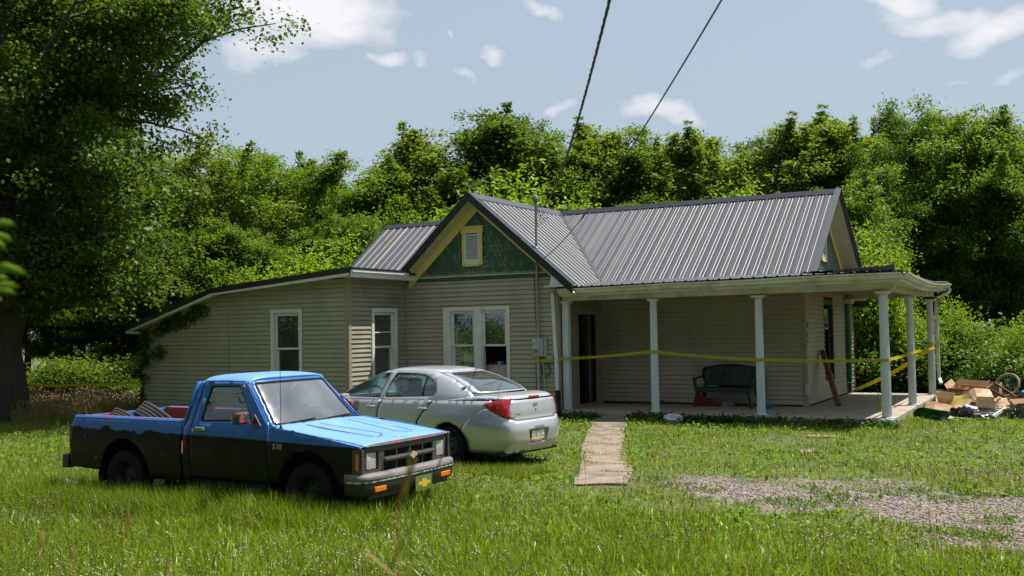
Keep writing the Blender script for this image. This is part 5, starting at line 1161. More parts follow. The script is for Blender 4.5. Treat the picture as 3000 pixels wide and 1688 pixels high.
# shoulders / deck: closes from the shoulder line over the top
GY = lambda z: float(np.interp(z, [.96, 1.05, 1.15, 1.25, 1.35, 1.42], [.775, .755, .715, .665, .605, .55]))
XR = lambda z: float(np.interp(z, [.96, 1.05, 1.10, 1.20, 1.30, 1.38, 1.42], [-.66, -.60, -.50, -.29, -.02, .28, .48]))
XF = lambda z: float(np.interp(z, [.96, 1.02, 1.10, 1.20, 1.30, 1.38, 1.42], [2.80, 2.66, 2.48, 2.25, 1.98, 1.74, 1.55]))
def dplan(s):
    z = 1.0
    for _ in range(4): p = body(s, z); z = ZS(p[0])
    return (p[0], p[1])
dS = [k * .1 for k in range(0, 36)] + [.95, 1.05, 1.02, .98]
dk = [dplan(s) for s in sorted(dS)]
dk = [(X0 + (x - X0) * .994, y * .988) for x, y in dk]; dpoly = dk + [(x, -y) for x, y in dk[::-1][:-1]]
def deckfn(x, y):
    zs = ZS(x); a = arz(1.0) if x < X0 else afz(.9); b = bz(zs)
    e = min(1., ((abs(x - X0) / a) ** NP + (abs(y) / b) ** NP) ** (1 / NP))
    zc = float(np.interp(x, [-.99, -.9, -.6, -.25, .25, 1.5, 2.5, 2.8, 3.15], [1.100, 1.105, 1.10, 1.065, .998, .978, .965, .96, .90]))
    return (x, y, zs - .008 + (zc - zs) * max(0, 1 - e ** 15) ** .5)
hole_g = [(-.22, -.54), (2.3, -.54), (2.3, .54), (-.22, .54)]
panel(dpoly, deckfn, [rounded(hole_g, .15)], step=.05).build('deck', SILV, sedan, smooth=True, solid=.01, angle=60)
for sg in (1, -1):
    ribbon(path2([(-.955, sg * .56), (-.55, sg * .62)]), .010, lambda x, y: deckfn(x, y), .002, (0, 0, 1)).build('boot_gap', TGAP, trunk)
# greenhouse
NG_ = 5.0; HG = 2 ** (-1 / NG_)
def gh(s, z):
    sg = 1 if s >= 0 else -1; s = abs(s); b = GY(z); xr, xf = XR(z), XF(z); xc = (xr + xf) / 2; a = (xf - xr) / 2; t = s if s <= 2 else 4 - s
    if t <= 1: y = t * b * HG; x = a * (1 - (y / b) ** NG_) ** (1 / NG_)
    else: x = a * HG * (2 - t); y = b * (1 - (x / a) ** NG_) ** (1 / NG_)
    return (xc - x if s <= 2 else xc + x, sg * y, z)
def gsx(x, z):
    xr, xf = XR(z), XF(z); xc = (xr + xf) / 2; a = (xf - xr) / 2; t = 2 - abs(x - xc) / (a * HG); t = max(1.0, t); return t if x < xc else 4 - t
gs = lambda pts: list(pts)
def ghx(x, z): return gh(gsx(x, z), z)
zt_ = 1.405
for sg in (1, -1):
    fn = lambda x, z, sg=sg: (lambda p: (p[0], p[1] * sg, p[2]))(ghx(x, z)); off = -1 if sg > 0 else 1
    rwin = rounded([(.375, 1.045), (.34, 1.14), (.40, 1.25), (.58, 1.345), (.85, 1.375), (1.275, 1.382), (1.345, 1.20), (1.375, 1.005)], [.02, .03, .05, .05, 0, .02, 0, .02])
    fwin = rounded([(1.50, 1.00), (1.45, 1.20), (1.40, 1.378), (1.62, 1.365), (1.95, 1.27), (2.25, 1.13), (2.46, .995)], [.02, 0, .02, 0, .02, 0, .02])
    ex = lambda s_, z_: (gh(s_, z_)[0], z_)
    outl = [(-.1, .965), (1.4, .955), (2.3, .945)] + [ex(3.0, z_) for z_ in (.97, 1.1, 1.2, 1.3, zt_)] + [ex(s_, zt_) for s_ in (2.6, 2.2, 1.8, 1.4)] + [ex(1.0, z_) for z_ in (zt_, 1.3, 1.2, 1.1, 1.0)]
    fr = panel(outl, fn, [gs(rwin), gs(fwin)], step=.05).build('side_frame', SILV, sedan, smooth=True, solid=.012, offset=off)
    for nm, wn_ in (('rear_side_glass', rwin), ('front_side_glass', fwin)):
        f3 = lambda s, z, sg=sg: (lambda p: (p[0], (p[1] - .012) * sg, p[2]))(ghx(s, z)); panel(gs(wn_), f3, step=.1).build(nm, SGREEN, sedan, smooth=True)
        P = gs(wn_) ; ribbon(path2([tuple(p) for p in P] + [tuple(P[0])], .04), .022, fn, .0025, (0, sg, 0)).build('window_trim', BLACKP, fr)
    ribbon([(.60, 1.35), (.605, 1.05)], .035, fn, .003, (0, sg, 0)).build('window_divider', BLACKP, fr)
    ribbon(path2([(1.41, .97), (1.455, 1.10), (1.43, 1.25), (1.355, 1.395)], .04), .010, fn, .002, (0, sg, 0)).build('body_gap', TGAP, fr)
    ribbon(path2([(.345, .985), (.29, 1.10), (.30, 1.20), (.42, 1.32), (.60, 1.385), (.9, 1.398), (1.355, 1.398), (1.7, 1.36), (2.1, 1.235), (2.45, 1.06)], .04), .010, fn, .002, (0, sg, 0)).build('body_gap', TGAP, fr)
# rear window and windscreen
def crs(s0, s1, n=6): return list(np.linspace(s0, s1, n))
rwo = [(s, 1.10) for s in crs(-1.0, 1.0, 8)] + [(1.0, 1.2), (1.0, 1.3), (1.0, zt_)] + [(s, zt_) for s in crs(.9, -1.0, 8)] + [(-1.0, 1.3), (-1.0, 1.2)]
rwh = rounded([(-.88, 1.115), (.88, 1.115), (.82, 1.388), (-.82, 1.388)], .02)
rf = panel(rwo, gh, [rwh], step=.06).build('rear_window_frame', SILV, sedan, smooth=True, solid=.01)
panel(rwh, lambda s, z: tuple(Vector(gh(s, z)) + Vector((.003, 0, -.004))), step=.1).build('rear_window', RGLASS, sedan, smooth=True)
ribbon(path2([tuple(p) for p in rwh] + [tuple(rwh[0])], .06), .035, lambda s, z: gh(s, z), .002, (-1, 0, .5)).build('window_seal', BLACKP, rf)
wso = [(s, .97) for s in crs(3.0, 4.0)] + [(-s, .97) for s in crs(3.9, 3.0)] 
for sg in (1, -1):
    fn = lambda s, z, sg=sg: (lambda p: (p[0], p[1] * sg, p[2]))(gh(s, z))
    panel([(3.0, .97), (3.999, .97), (3.999, zt_), (3.0, zt_)], fn, step=.08).build('windscreen', RGLASS, sedan, smooth=True)
def roofs(u, v):
    xr, xf = XR(zt_), XF(zt_); xc = (xr + xf) / 2; a = (xf - xr) / 2; b = GY(zt_); e = (abs((u - xc) / a) ** NG_ + abs(v / b) ** NG_) ** (1 / NG_); e = min(1, e)
    return (u, v, zt_ - .002 + .072 * max(0, 1 - e ** 2.6) ** .6)
pts = [gh(s, zt_)[:2] for s in np.linspace(0, 4, 40)]; pts = pts + [(x, -y) for x, y in pts[::-1][1:-1]]
panel(pts, roofs, step=.05).build('roof', SILV, sedan, smooth=True, solid=.01, angle=60)
m = MB(); m.box((-.9, -.70, .20), (.36, .70, .24)); m.box((.3, -.74, .17), (3.2, .74, .21)); m.box((-.82, -.50, .26), (-.6, .50, .62)); m.box((-.3, -.72, .22), (.0, .72, .30)); m.build('underbody', TGAP, sedan)
m = MB(); m.tube([(-.97, -.10, .27), (-.75, -.10, .265)], .028, 10); m.lathe([(.001, -.78), (.08, -.78), (.085, -.5), (.001, -.5)], 12, 'x', (0, .3, .27)); m.build('exhaust', GALV, sedan)
# interior
for y in (.37, -.37):
    m = MB(); m.box((1.30, y - .24, .45), (1.78, y + .24, .62)); m.bar((1.28, y, .55), (1.12, y, 1.10), .46, .12, up=(1, 0, .2)); m.build('front_seat', SINT, sedan, bevel=.05)
    m = MB(); m.bar((1.115, y, 1.12), (1.08, y, 1.29), .26, .10, up=(1, 0, .2)); m.build('head_rest', SINT, sedan, bevel=.04)
m = MB(); m.box((.30, -.62, .45), (.75, .62, .62)); m.bar((.28, 0, .55), (.10, 0, 1.04), 1.24, .12, up=(1, 0, .3)); m.build('rear_seat', SINT, sedan, bevel=.05)
for y in (.40, -.40):
    m = MB(); m.bar((.10, y, 1.05), (.06, y, 1.18), .24, .10, up=(1, 0, .2)); m.build('head_rest', SINT, sedan, bevel=.035)
m = MB(); m.box((-.45, -.60, 1.03), (.06, .60, 1.05)); m.build('parcel_shelf', pmat('shelf_grey', (.2, .2, .2), rough=.9), sedan)
m = MB(); m.box((2.05, -.70, .70), (2.5, .70, .98)); m.build('dashboard', DASH, sedan, bevel=.05)
m = MB(); c_ = Vector((1.93, .36, .98)); tilt = Matrix.Rotation(math.radians(-65), 3, 'Y')
m.tube([tuple(c_ + tilt @ Vector((.18 * math.cos(a), .18 * math.sin(a), 0))) for a in np.linspace(0, 2 * math.pi, 28)[:-1]], .015, 8, closed=True); m.bar(c_ + tilt @ Vector((0, -.17, 0)), c_ + tilt @ Vector((0, .17, 0)), .04, .03); m.bar(c_, c_ + Vector((.16, 0, -.08)), .06, .06); m.build('steering_wheel', pmat('wheel_dk', (.06, .06, .06), rough=.4), sedan, smooth=True)
m = MB(); m.box((1.93, -.10, 1.27), (1.96, .14, 1.33)); m.build('rear_view_mirror', BLACKP, sedan, bevel=.01)
m = MB(); m.box((2.14, .80, .955), (2.24, .97, 1.05)); m.box((2.14, -.97, .955), (2.24, -.80, 1.05)); m.build('door_mirror', SILV, sedan, bevel=.02)
# ================================================================== THINGS ROUND THE HOUSE
def wpt(px, py, ax, v):
    """a measured point of the photograph, taken to a known plane of the place"""
    r = RW.T @ np.array([(px - 1500) / 2917., (py - 844) / 2917., 1.]); t = (v - CAM[ax]) / r[ax]; return CAM + r * t
def atD(px, D, z=None, py=None):
    c = np.array([(px - 1500) / 2917. * D, 0 if py is None else (py - 844) / 2917. * D, D]); 
    w = CAM + RW.T @ c
    return w
def topz(px, py, D): return float((CAM + RW.T @ np.array([(px - 1500) / 2917. * D, (py - 844) / 2917. * D, D]))[2])
TAPE = leafmat('tape_yellow', (.50, .46, .012), (.56, .51, .016), transl=.35, rough=.4)
TINK = pmat('tape_ink', (.012, .012, .01), rough=.5)
def tape(label, pts, twist=None, print_=True, w=.052):
    t = thing('barrier_tape', label, 'barrier tape', tuple(pts[0])); o0 = Vector(pts[0])
    P = [Vector(p) - o0 for p in pts]; fine = []
    for a, b in zip(P[:-1], P[1:]):
        n = max(2, int((b - a).length / .12))
        for k in range(n):
            s_ = k / n; fine.append(a.lerp(b, s_) - Vector((0, 0, .018 * min(1, (b - a).length) * math.sin(math.pi * s_))))
    fine.append(P[-1]); L = [0]
    for a, b in zip(fine[:-1], fine[1:]): L.append(L[-1] + (b - a).length)
    def frame(s_):
        i = min(len(L) - 2, max(0, int(np.searchsorted(L, s_)) - 1)); f = (s_ - L[i]) / max(1e-6, L[i + 1] - L[i]); c = fine[i].lerp(fine[i + 1], min(1, max(0, f))); d = (fine[i + 1] - fine[i]).normalized()
        side_ = Vector((d.y, -d.x, 0)).normalized(); a = (twist(s_) if twist else 0); up = (Vector((0, 0, 1)) * math.cos(a) + side_ * math.sin(a)); up = (up - d * up.dot(d)).normalized(); return c, d, up, d.cross(up)
    V = []; F = []; n = len(fine) * 2
    for k in range(n):
        c, d, up, nn = frame(L[-1] * k / (n - 1)); V += [tuple(c + up * w / 2 + nn * .0), tuple(c - up * w / 2)]
    for k in range(n - 1): F.append((2 * k, 2 * k + 1, 2 * k + 3, 2 * k + 2))
    mb = MB(); mb.add(V, F); mb.build('tape', TAPE, t, solid=.0012)
    if print_:
        TV, TF = textverts("SHERIFF'S LINE DO NOT CROSS", .036); xs_ = [v[0] for v in TV]; W_ = max(xs_) - min(xs_); mb = MB(); s0 = .1
        star = [((.016 if k % 2 else .006) * math.cos(k * math.pi / 5), (.016 if k % 2 else .006) * math.sin(k * math.pi / 5), 0) for k in range(10)]
        while s0 + .45 < L[-1]:
            for (vs_, fs_, x0, sc) in ((TV, TF, s0 + .19, .36 / W_), (star, [tuple(range(10))], s0 + .405, 1)):
                q = []
                for (x, y, z) in vs_:
                    c, d, up, nn = frame(x0 - x * sc); q.append(tuple(c - up * y + nn * .0016 * (1 if nn.y < 0 or nn.x > .5 else -1)))
                mb.add(q, fs_)
            s0 += .43
        mb.build('tape_print', TINK, t)
    return t
tape('yellow printed sheriff tape strung across the front porch columns and back to the end column', [(-5.25, -2.42, 1.06), (-4.9, -2.40, 1.075), (-4.55, -2.18, 1.10), (-2.70, -2.155, 1.235), (-2.54, -2.155, 1.232), (-.50, -2.155, 1.075), (-.34, -2.155, 1.07), (1.83, -2.225, 1.062), (1.99, -2.20, 1.07), (2.045, -2.10, 1.09), (2.045, .97, 1.12), (2.045, 1.1, 1.13), (2.04, 4.35, 1.13)], twist=lambda s_: .5 * math.sin(s_ * 2.2) * (1 if s_ > 7.3 else .12))
tape('yellow tape slanting down from the last porch column to the foot of the side wall', [(1.96, 4.52, 1.12), (1.0, 4.8, .50), (.05, 5.12, .05)], print_=False, w=.09)
tape('yellow tape stretched from the left corner of the house to the big tree trunk', [(-15.24, -4.42, .60), (-16.3, -5.3, .575), (-17.30, -6.15, .60)], print_=False, w=.06)
tape('short end of yellow tape lying on the ground beyond the porch slab', [(2.10, 4.6, -.06), (2.5, 4.75, -.08), (2.95, 4.9, -.07)], twist=lambda s_: .9, print_=False)
m = MB()
for a in np.linspace(0, 2 * math.pi, 17)[:-1]:
    b = a + 2 * math.pi / 16
    for z0, z1, r in ((1.085, 1.15, .093), (1.20, 1.255, .094)): m.add([(1.96 + r * math.cos(a), 4.42 + r * math.sin(a), z0), (1.96 + r * math.cos(b), 4.42 + r * math.sin(b), z0), (1.96 + r * math.cos(b), 4.42 + r * math.sin(b), z1), (1.96 + r * math.cos(a), 4.42 + r * math.sin(a), z1)], [(0, 1, 2, 3)])
o = m.build('barrier_tape', TAPE, None, solid=.001); tag(o, 'two turns of yellow tape wound round the last porch column', 'barrier tape')
# overhead cables: plan line from the house towards the road behind the camera, heights from the sag seen
def cable(label, name, start, px, D, sag, r, strands):
    A = np.array(start); B = CAM + RW.T @ np.array([(px[0] - 1500) / 2917. * D, (px[1] - 844) / 2917. * D, D]); t = thing(name, label, 'power cable', tuple(start)); fine = []
    n = int(np.linalg.norm(B - A) * 1.6 / .10)
    for k in range(n + 1):
        u = 1.6 * k / n; p = A + (B - A) * u; p[2] -= 4 * sag * u * (1 - u); fine.append(p - A)
    for q in range(strands):
        pts_ = []
        for i, p in enumerate(fine):
            a = i * .10 / .42 * 2 * math.pi + q * 2 * math.pi / strands; o_ = r * (1.15 if strands > 1 else 0); pts_.append((p[0] + o_ * math.cos(a), p[1], p[2] + o_ * math.sin(a)))
        mb = MB(); mb.tube(pts_, r, 6); mb.build('strand' if strands > 1 else 'wire', BLACKP, t, smooth=True)
cable('twisted black service cable rising from the mast head, the left one of the two', 'service_cable', (-5.14, -2.42, 4.46), (1786, 0), 6.0, .47, .0062, 3)
cable('single thin black telephone cable running from the eave to the upper right', 'telephone_cable', (-5.10, -2.72, 3.12), (2114, 0), 6.0, .29, .0065, 1)
# bench
BGR = pmat('bench_plastic', (.005, .024, .023), (.004, .018, .018), rough=.5, scale=4)
bench = thing('garden_bench', 'dark green moulded plastic bench standing on the porch', 'bench', (-1.58, -.55, 0), math.radians(-3))
for x in (-.60, .60):
    for y, sp in ((-.20, -.05), (.20, .06)):
        m = MB(); m.bar((x * 1.02 + (.03 if x > 0 else -.03), y + sp, 0), (x * .93, y, .42), .05, .045, w2=.09, h2=.07); m.build('leg', BGR, bench, bevel=.006)
    m = MB(); m.bar((x * 1.06, -.24, .62), (x * 1.04, .22, .64), .075, .03); m.bar((x * 1.03, -.20, .42), (x * 1.06, -.22, .61), .07, .05); m.build('arm', BGR, bench, bevel=.008)
m = MB(); m.box((-.60, -.25, .40), (.60, .22, .43)); m.box((-.62, -.27, .33), (.62, -.24, .43)); m.build('seat', BGR, bench, bevel=.008)
bt_ = lambda x: .91 - .09 * (abs(x) / .64) ** 2.4
bo = [(-.56, .43), (.56, .43), (.64, .66)] + [(x, bt_(x)) for x in np.linspace(.64, -.64, 15)] + [(-.64, .66)]
sl_ = []
for k in range(17):
    x = -.44 + k * .055; sl_.append([(x, .50), (x + .026, .50), (x * 1.05 + .026, bt_(x) - .09), (x * 1.05, bt_(x) - .09)])
panel(bo, lambda x, z: (x, .20 + (z - .43) * .22 - .04 * (1 - (x / .64) ** 2), z), sl_, step=.1).build('backrest', BGR, bench, solid=.025, smooth=True)
# small things on the porch
RCAN = pmat('red_can', (.34, .012, .01), rough=.4)
g = thing('fuel_can', 'red plastic fuel can with black spout beside the bench leg', 'fuel can', (-2.26, -.25, 0), .3)
m = MB(); m.box((-.12, -.09, 0), (.12, .09, .25)); m.build('can_body', RCAN, g, bevel=.03)
m = MB(); m.tube([(-.02, 0, .24), (-.05, 0, .30), (-.11, 0, .38)], [.025, .018, .012], 8); m.build('spout', BLACKP, g)
m = MB(); m.tube([(-.05, 0, .24), (-.03, 0, .29), (.06, 0, .29), (.09, 0, .24)], .012, 6); m.build('handle', RCAN, g)
def bowl(loc, r, label):
    m = MB(); m.lathe([(.001, .004), (r * .6, .0), (r * .95, .07), (r, .10), (r * .93, .10), (r * .88, .07), (r * .5, .012), (.001, .012)], 20); o = m.build('bowl', pmat('bowl_blue', (.02, .18, .28), rough=.4), None, smooth=True); o.location = loc; tag(o, label, 'bowl'); return o
bowl((-3.22, -.30, 0), .11, 'blue bowl on the porch floor left of the bench, behind a column')
bowl((-.62, -.70, 0), .11, 'blue bowl on the porch floor right of the bench, past the column')
m = MB(); m.box((-.13, -.07, 0), (.13, .07, .10)); o = m.build('metal_tin', pmat('tin_paper', (.35, .33, .3), (.15, .12, .12), scale=18, lo=.45, hi=.55), None, bevel=.01); o.location = (-1.62, -.36, 0); o.rotation_euler = (0, 0, .2); tag(o, 'small printed carton under the bench', 'carton')
m = MB(); m.tube([(-.15, 0, .035), (.12, .02, .035)], [.035, .03], 10); o = m.build('red_tube', RCAN, None, smooth=True); o.location = (-1.92, -.38, 0); tag(o, 'red tube lying under the bench', 'tube')
m = MB(); m.tube([(-.12, 0, .02), (.12, 0, .02)], .02, 8); o = m.build('teal_bottle', pmat('teal_plastic', (.02, .2, .18), rough=.4), None, smooth=True); o.location = (-1.86, -.64, .43); tag(o, 'teal bottle lying on the bench seat', 'bottle')
m = MB(); m.bar((-4.55, -.85, .02), (-3.45, -.82, .02), .05, .035); m.bar((-4.6, -.86, .015), (-4.62, -.5, .02), .04, .03); o = m.build('wood_strip', pmat('pale_wood', srgb(150, 118, 80), rough=.8), None); tag(o, 'pale broken wood strip lying by the doorway', 'wood strip')
m = MB(); m.box((-4.5, -.5, .0), (-3.9, -.12, .03)); m.bar((-4.0, -.3, .03), (-3.3, -.2, .03), .04, .03); o = m.build('door_mat', BLACKP, None, bevel=.008); tag(o, 'black crumpled mat against the porch wall', 'mat')
post = thing('timber_post', 'rough brown timber leaning on the side wall window', 'timber', (.58, .32, 0))
m = MB(); m.bar((0, 0, .0), (-.49, .88, 1.14), .13, .10, up=(1, 0, .4)); m.build('timber', OLDWOOD, post, bevel=.012)
# inside the double window: cabinet with small things
cab = thing('cabinet', 'white cabinet seen through the open right sash of the double window', 'cabinet', (-6.35, -1.75, -.05))
m = MB(); m.box((-.42, -.25, 0), (.42, .25, .98)); m.box((-.44, -.27, .98), (.44, .27, 1.0)); m.build('cabinet_body', pmat('cabinet_white', (.5, .5, .47), (.36, .36, .33), rough=.6), cab, bevel=.005)
for x in (-.405, -.13, .145):
    m = MB(); m.box((x, -.262, .05), (x + .26, -.251, .95)); m.build('cabinet_door', pmat('cabinet_door_white', (.48, .48, .45), rough=.6), cab)
clutter = [((-.25, -.08, 0), (.3, .02, .02)), ((-.05, -.02, 0), (.5, .5, .5)), ((.08, -.1, 0), (.03, .06, .28)), ((.22, 0, 0), (.55, .55, .6)), ((-.16, .02, 0), (.05, .1, .3))]
for i, (p, c) in enumerate(clutter):
    m = MB(); m.box((-.07, -.04, 0), (.07, .04, .05 + .02 * (i % 3))); o = m.build('small_packet', pmat('packet', c, rough=.4), None, bevel=.008); o.location = (-6.35 + p[0], -1.85 + p[1], .951); o.rotation_euler = (0, 0, i * .7)
    tag(o, ['red packet at the left on the cabinet', 'white packet in the middle on the cabinet', 'blue packet right of the middle on the cabinet', 'white packet at the right end on the cabinet', 'dark blue packet behind the red one on the cabinet'][i], 'packet')
# crumpled bags
def blob(name, mat, loc, sx_, sy_, sz_, seed, parent=None, amp=.35, n=26):
    r_ = np.random.default_rng(seed); V = []; F = []; m_ = n // 2; K = [(r_.normal(size=3) * 2.2, r_.uniform(0, 6.28), 1) for _ in range(6)] + [(r_.normal(size=3) * 6, r_.uniform(0, 6.28), .45) for _ in range(8)]
    for i in range(m_ + 1):
        th = math.pi * i / m_
        for j in range(n):
            ph = 2 * math.pi * j / n; d = np.array([math.sin(th) * math.cos(ph), math.sin(th) * math.sin(ph), math.cos(th)]); f = 1 + amp * sum(w_ * abs(math.sin(k @ d + p)) - w_ * .5 for k, p, w_ in K) / 3.2
            V.append((d[0] * sx_ * f, d[1] * sy_ * f, max(-.02, (d[2] * .8 + .55) * sz_ * f)))
    for i in range(m_):
        for j in range(n): F.append((i * n + j, i * n + (j + 1) % n, (i + 1) * n + (j + 1) % n, (i + 1) * n + j))
    mb = MB(); mb.add(V, F); o = mb.build(name, mat, parent, smooth=True, angle=28)
    if loc is not None: o.location = loc
    return o
BAGW = pmat('bag_white', (.55, .60, .64), (.42, .46, .5), rough=.35, scale=6, bump=.3); BAGB = pmat('bag_black', (.008, .008, .009), rough=.16, spec=.8, bump=.5, scale=10, bscale=14)
o = blob('plastic_bag', BAGW, (-2.02, -2.66, -.16), .17, .10, .12, 3); tag(o, 'crumpled white plastic bag on the grass in front of the porch', 'plastic bag')
o = blob('plastic_bag', pmat('bag_clear', (.42, .46, .5), (.3, .34, .38), rough=.25, scale=9), (-6.55, -12.95, -.24), .15, .08, .08, 5); tag(o, 'torn clear plastic bag in the grass behind the pickup wheel', 'plastic bag')
# ------------------------------------------------ the rubbish heap
CARD = [pmat('cardboard', srgb(172, 138, 106), srgb(150, 116, 84), rough=.8, scale=3), pmat('cardboard_pale', srgb(204, 176, 146), srgb(190, 158, 126), rough=.8, scale=3), pmat('cardboard_stained', srgb(138, 108, 80), srgb(108, 84, 56), rough=.85, scale=4), pmat('cardboard_green_print', srgb(150, 150, 60), srgb(190, 150, 104), rough=.8, scale=3, lo=.4, hi=.6)]
def boxthing(label, px, py, y, size, rot, mat, flaps=True, open_=True, z0=None, holes=False):
    p = wpt(px, py, 1, y); z0 = p[2] if z0 is None else z0
    t = thing('cardboard_box', label, 'cardboard box', (p[0], p[1], z0)); t.rotation_euler = rot
    a, b, h = size; th = .006
    for nm, (lo, hi) in (('side', ((-a, -b, 0), (a, -b + th, h))), ('side', ((-a, b - th, 0), (a, b, h))), ('side', ((-a, -b + th, 0), (-a + th, b - th, h))), ('side', ((a - th, -b + th, 0), (a, b - th, h))), ('base', ((-a + th, -b + th, 0), (a - th, b - th, th)))):
        m = MB(); m.box(lo, hi); m.build(nm, mat, t)
    if flaps:
        for (c, d, w_, ang, ax) in (((0, -b, h), (1, 0, 0), a, -.9, 0), ((0, b, h), (1, 0, 0), a, .7, 0), ((-a, 0, h), (0, 1, 0), b, .6, 1), ((a, 0, h), (0, 1, 0), b, -.8, 1)):
            m = MB(); fl = .13
            if ax == 0: P = [(-w_, 0, 0), (w_, 0, 0), (w_ * .97, 0, fl), (-w_ * .9, 0, fl * .9)]; R_ = Matrix.Rotation(-ang, 3, 'X')
            else: P = [(0, -w_, 0), (0, w_, 0), (0, w_ * .9, fl), (0, -w_ * .95, fl)]; R_ = Matrix.Rotation(-ang, 3, 'Y')
            m.add([tuple(Vector(c) + R_ @ Vector(q)) for q in P], [(0, 1, 2, 3)]); m.build('flap', mat, t, solid=.006)
    if holes:
        for (x, z) in ((-.10, h * .75), (.09, h * .55), (-.02, h * .45)):
            m = MB(); m.lathe([(.001, -b - .001), (.022, -b - .001), (.022, -b)], 12, 'y', (x, 0, z)); m.build('hand_hole', DARK, t)
    return t
def sheetthing(label, px, py, y, w, d, bend, rot, mat, z0=None):
    p = wpt(px, py, 1, y); t = thing('cardboard_sheet', label, 'cardboard sheet', (p[0], p[1], p[2] if z0 is None else z0)); t.rotation_euler = rot
    r_ = np.random.default_rng(int(px)); V = []; F = []; N = 7
    for i in range(N):
        for j in range(4):
            u = (i / (N - 1) - .5) * w; v = (j / 3 - .5) * d; V.append((u * (1 + .08 * r_.normal() * (i in (0, N - 1))), v + .02 * r_.normal(), bend * (1 - (2 * abs(i / (N - 1) - .5)) ** (1.2)) + .012 * r_.normal()))
    for i in range(N - 1):
        for j in range(3): F.append((i * 4 + j, i * 4 + j + 1, i * 4 + j + 5, i * 4 + j + 4))
    mb = MB(); mb.add(V, F); mb.build('board', mat, t, solid=.006); return t
boxthing('open cardboard tray box on top of the heap with its torn rim up', 2838, 1176, 1.3, (.33, .22, .20), (.25, .08, -.25), CARD[0], z0=.16)
boxthing('closed fruit carton with round hand holes standing on the heap', 2898, 1178, 2.1, (.24, .17, .26), (.12, .0, -.12), CARD[0], flaps=False, holes=True, z0=.16)
boxthing('pale carton in front of the white slats with folded flaps', 2888, 1206, .35, (.17, .10, .13), (-.2, .05, -.05), CARD[1], z0=.02)
boxthing('flattened carton with a strip of tape at the right of the heap', 2945, 1218, .75, (.24, .15, .13), (0, .05, .1), CARD[2], flaps=False, z0=-.14)
boxthing('carton tipped on its side at the left edge of the heap', 2757, 1192, .35, (.17, .13, .22), (.9, .2, .5), CARD[1], z0=-.02)
boxthing('dark-bottomed carton buried in the middle of the heap', 2812, 1200, .9, (.25, .2, .22), (-.3, .15, .3), CARD[2], z0=-.1)
boxthing('small carton at the far right of the heap by the red crate', 2992, 1212, .6, (.16, .12, .2), (.1, 0, .4), CARD[0], z0=-.12)
sheetthing('bent cardboard sheet leaning at the front left of the heap', 2752, 1216, -.15, .55, .34, .10, (.75, .2, .15), CARD[0], z0=-.02)
sheetthing('green-printed cardboard sheet in the middle of the heap', 2800, 1200, .35, .45, .38, .09, (.9, -.3, -.25), CARD[3], z0=.08)
sheetthing('large curled cardboard sheet right of the middle of the heap', 2862, 1185, .7, .62, .36, .16, (.95, -.15, .2), CARD[1], z0=.16)
sheetthing('torn cardboard strip hanging over the left carton', 2775, 1180, .8, .42, .3, .06, (.6, .5, .6), CARD[2], z0=.15)
sheetthing('flat cardboard strip on the grass in front of the heap', 2800, 1228, -.55, .5, .12, .03, (.1, 0, .1), CARD[1], z0=-.13)
sheetthing('cardboard strip sticking out at the right of the heap', 2975, 1200, .5, .55, .10, .03, (.2, .15, -.35), CARD[1], z0=.02)
sheetthing('orange-printed cardboard scrap beside the porch slab', 2735, 1190, .8, .25, .2, .04, (.7, .2, .9), pmat('orange_print', (.55, .20, .03), rough=.6), z0=-.02)
sheetthing('brown cardboard sheet at the back of the heap', 2760, 1170, 1.6, .4, .35, .05, (1.1, .1, -.5), CARD[0], z0=.12)
sheetthing('crushed carton side lying flat behind the bags', 2850, 1205, .5, .5, .4, .12, (.35, .2, 1.1), CARD[2], z0=.02)
sheetthing('white paper sheet caught in the cartons', 2880, 1196, .6, .24, .18, .05, (.5, .4, .3), pmat('white_paper', (.55, .55, .52), rough=.7), z0=.10)
sheetthing('torn brown flap at the top of the heap', 2815, 1150, 1.2, .30, .22, .07, (1.2, .3, -.4), CARD[0], z0=.30)
sheetthing('folded carton wall at the right middle of the heap', 2930, 1200, 1.0, .42, .3, .10, (.7, -.3, .5), CARD[0], z0=.02)
sheetthing('small pale cardboard scrap on the ground by the green tub', 2775, 1232, -.7, .2, .14, .04, (.2, .1, .7), CARD[1], z0=-.12)
o = blob('rubbish_bag', BAGB, tuple(wpt(2815, 1222, 1, -.1)[:2]) + (-.16,), .19, .13, .13, 11, amp=.5); tag(o, 'shiny black rubbish bag at the front of the heap', 'rubbish bag')
o = blob('rubbish_bag', BAGB, tuple(wpt(2880, 1224, 1, -.25)[:2]) + (-.16,), .18, .09, .07, 12, amp=.5); tag(o, 'flattened black rubbish bag in front of the white slats', 'rubbish bag')
o = blob('rubbish_bag', BAGB, tuple(wpt(2982, 1222, 1, .2)[:2]) + (-.16,), .15, .12, .14, 13, amp=.5); tag(o, 'small black rubbish bag at the right end of the heap', 'rubbish bag')
o = blob('grey_bundle', pmat('grey_film', (.40, .37, .40), (.25, .23, .26), rough=.35, scale=9, bump=.4), tuple(wpt(2840, 1214, 1, .05)[:2]) + (-.06,), .15, .11, .10, 14, amp=.4); tag(o, 'bundle of pale plastic film on the black bags', 'plastic film')
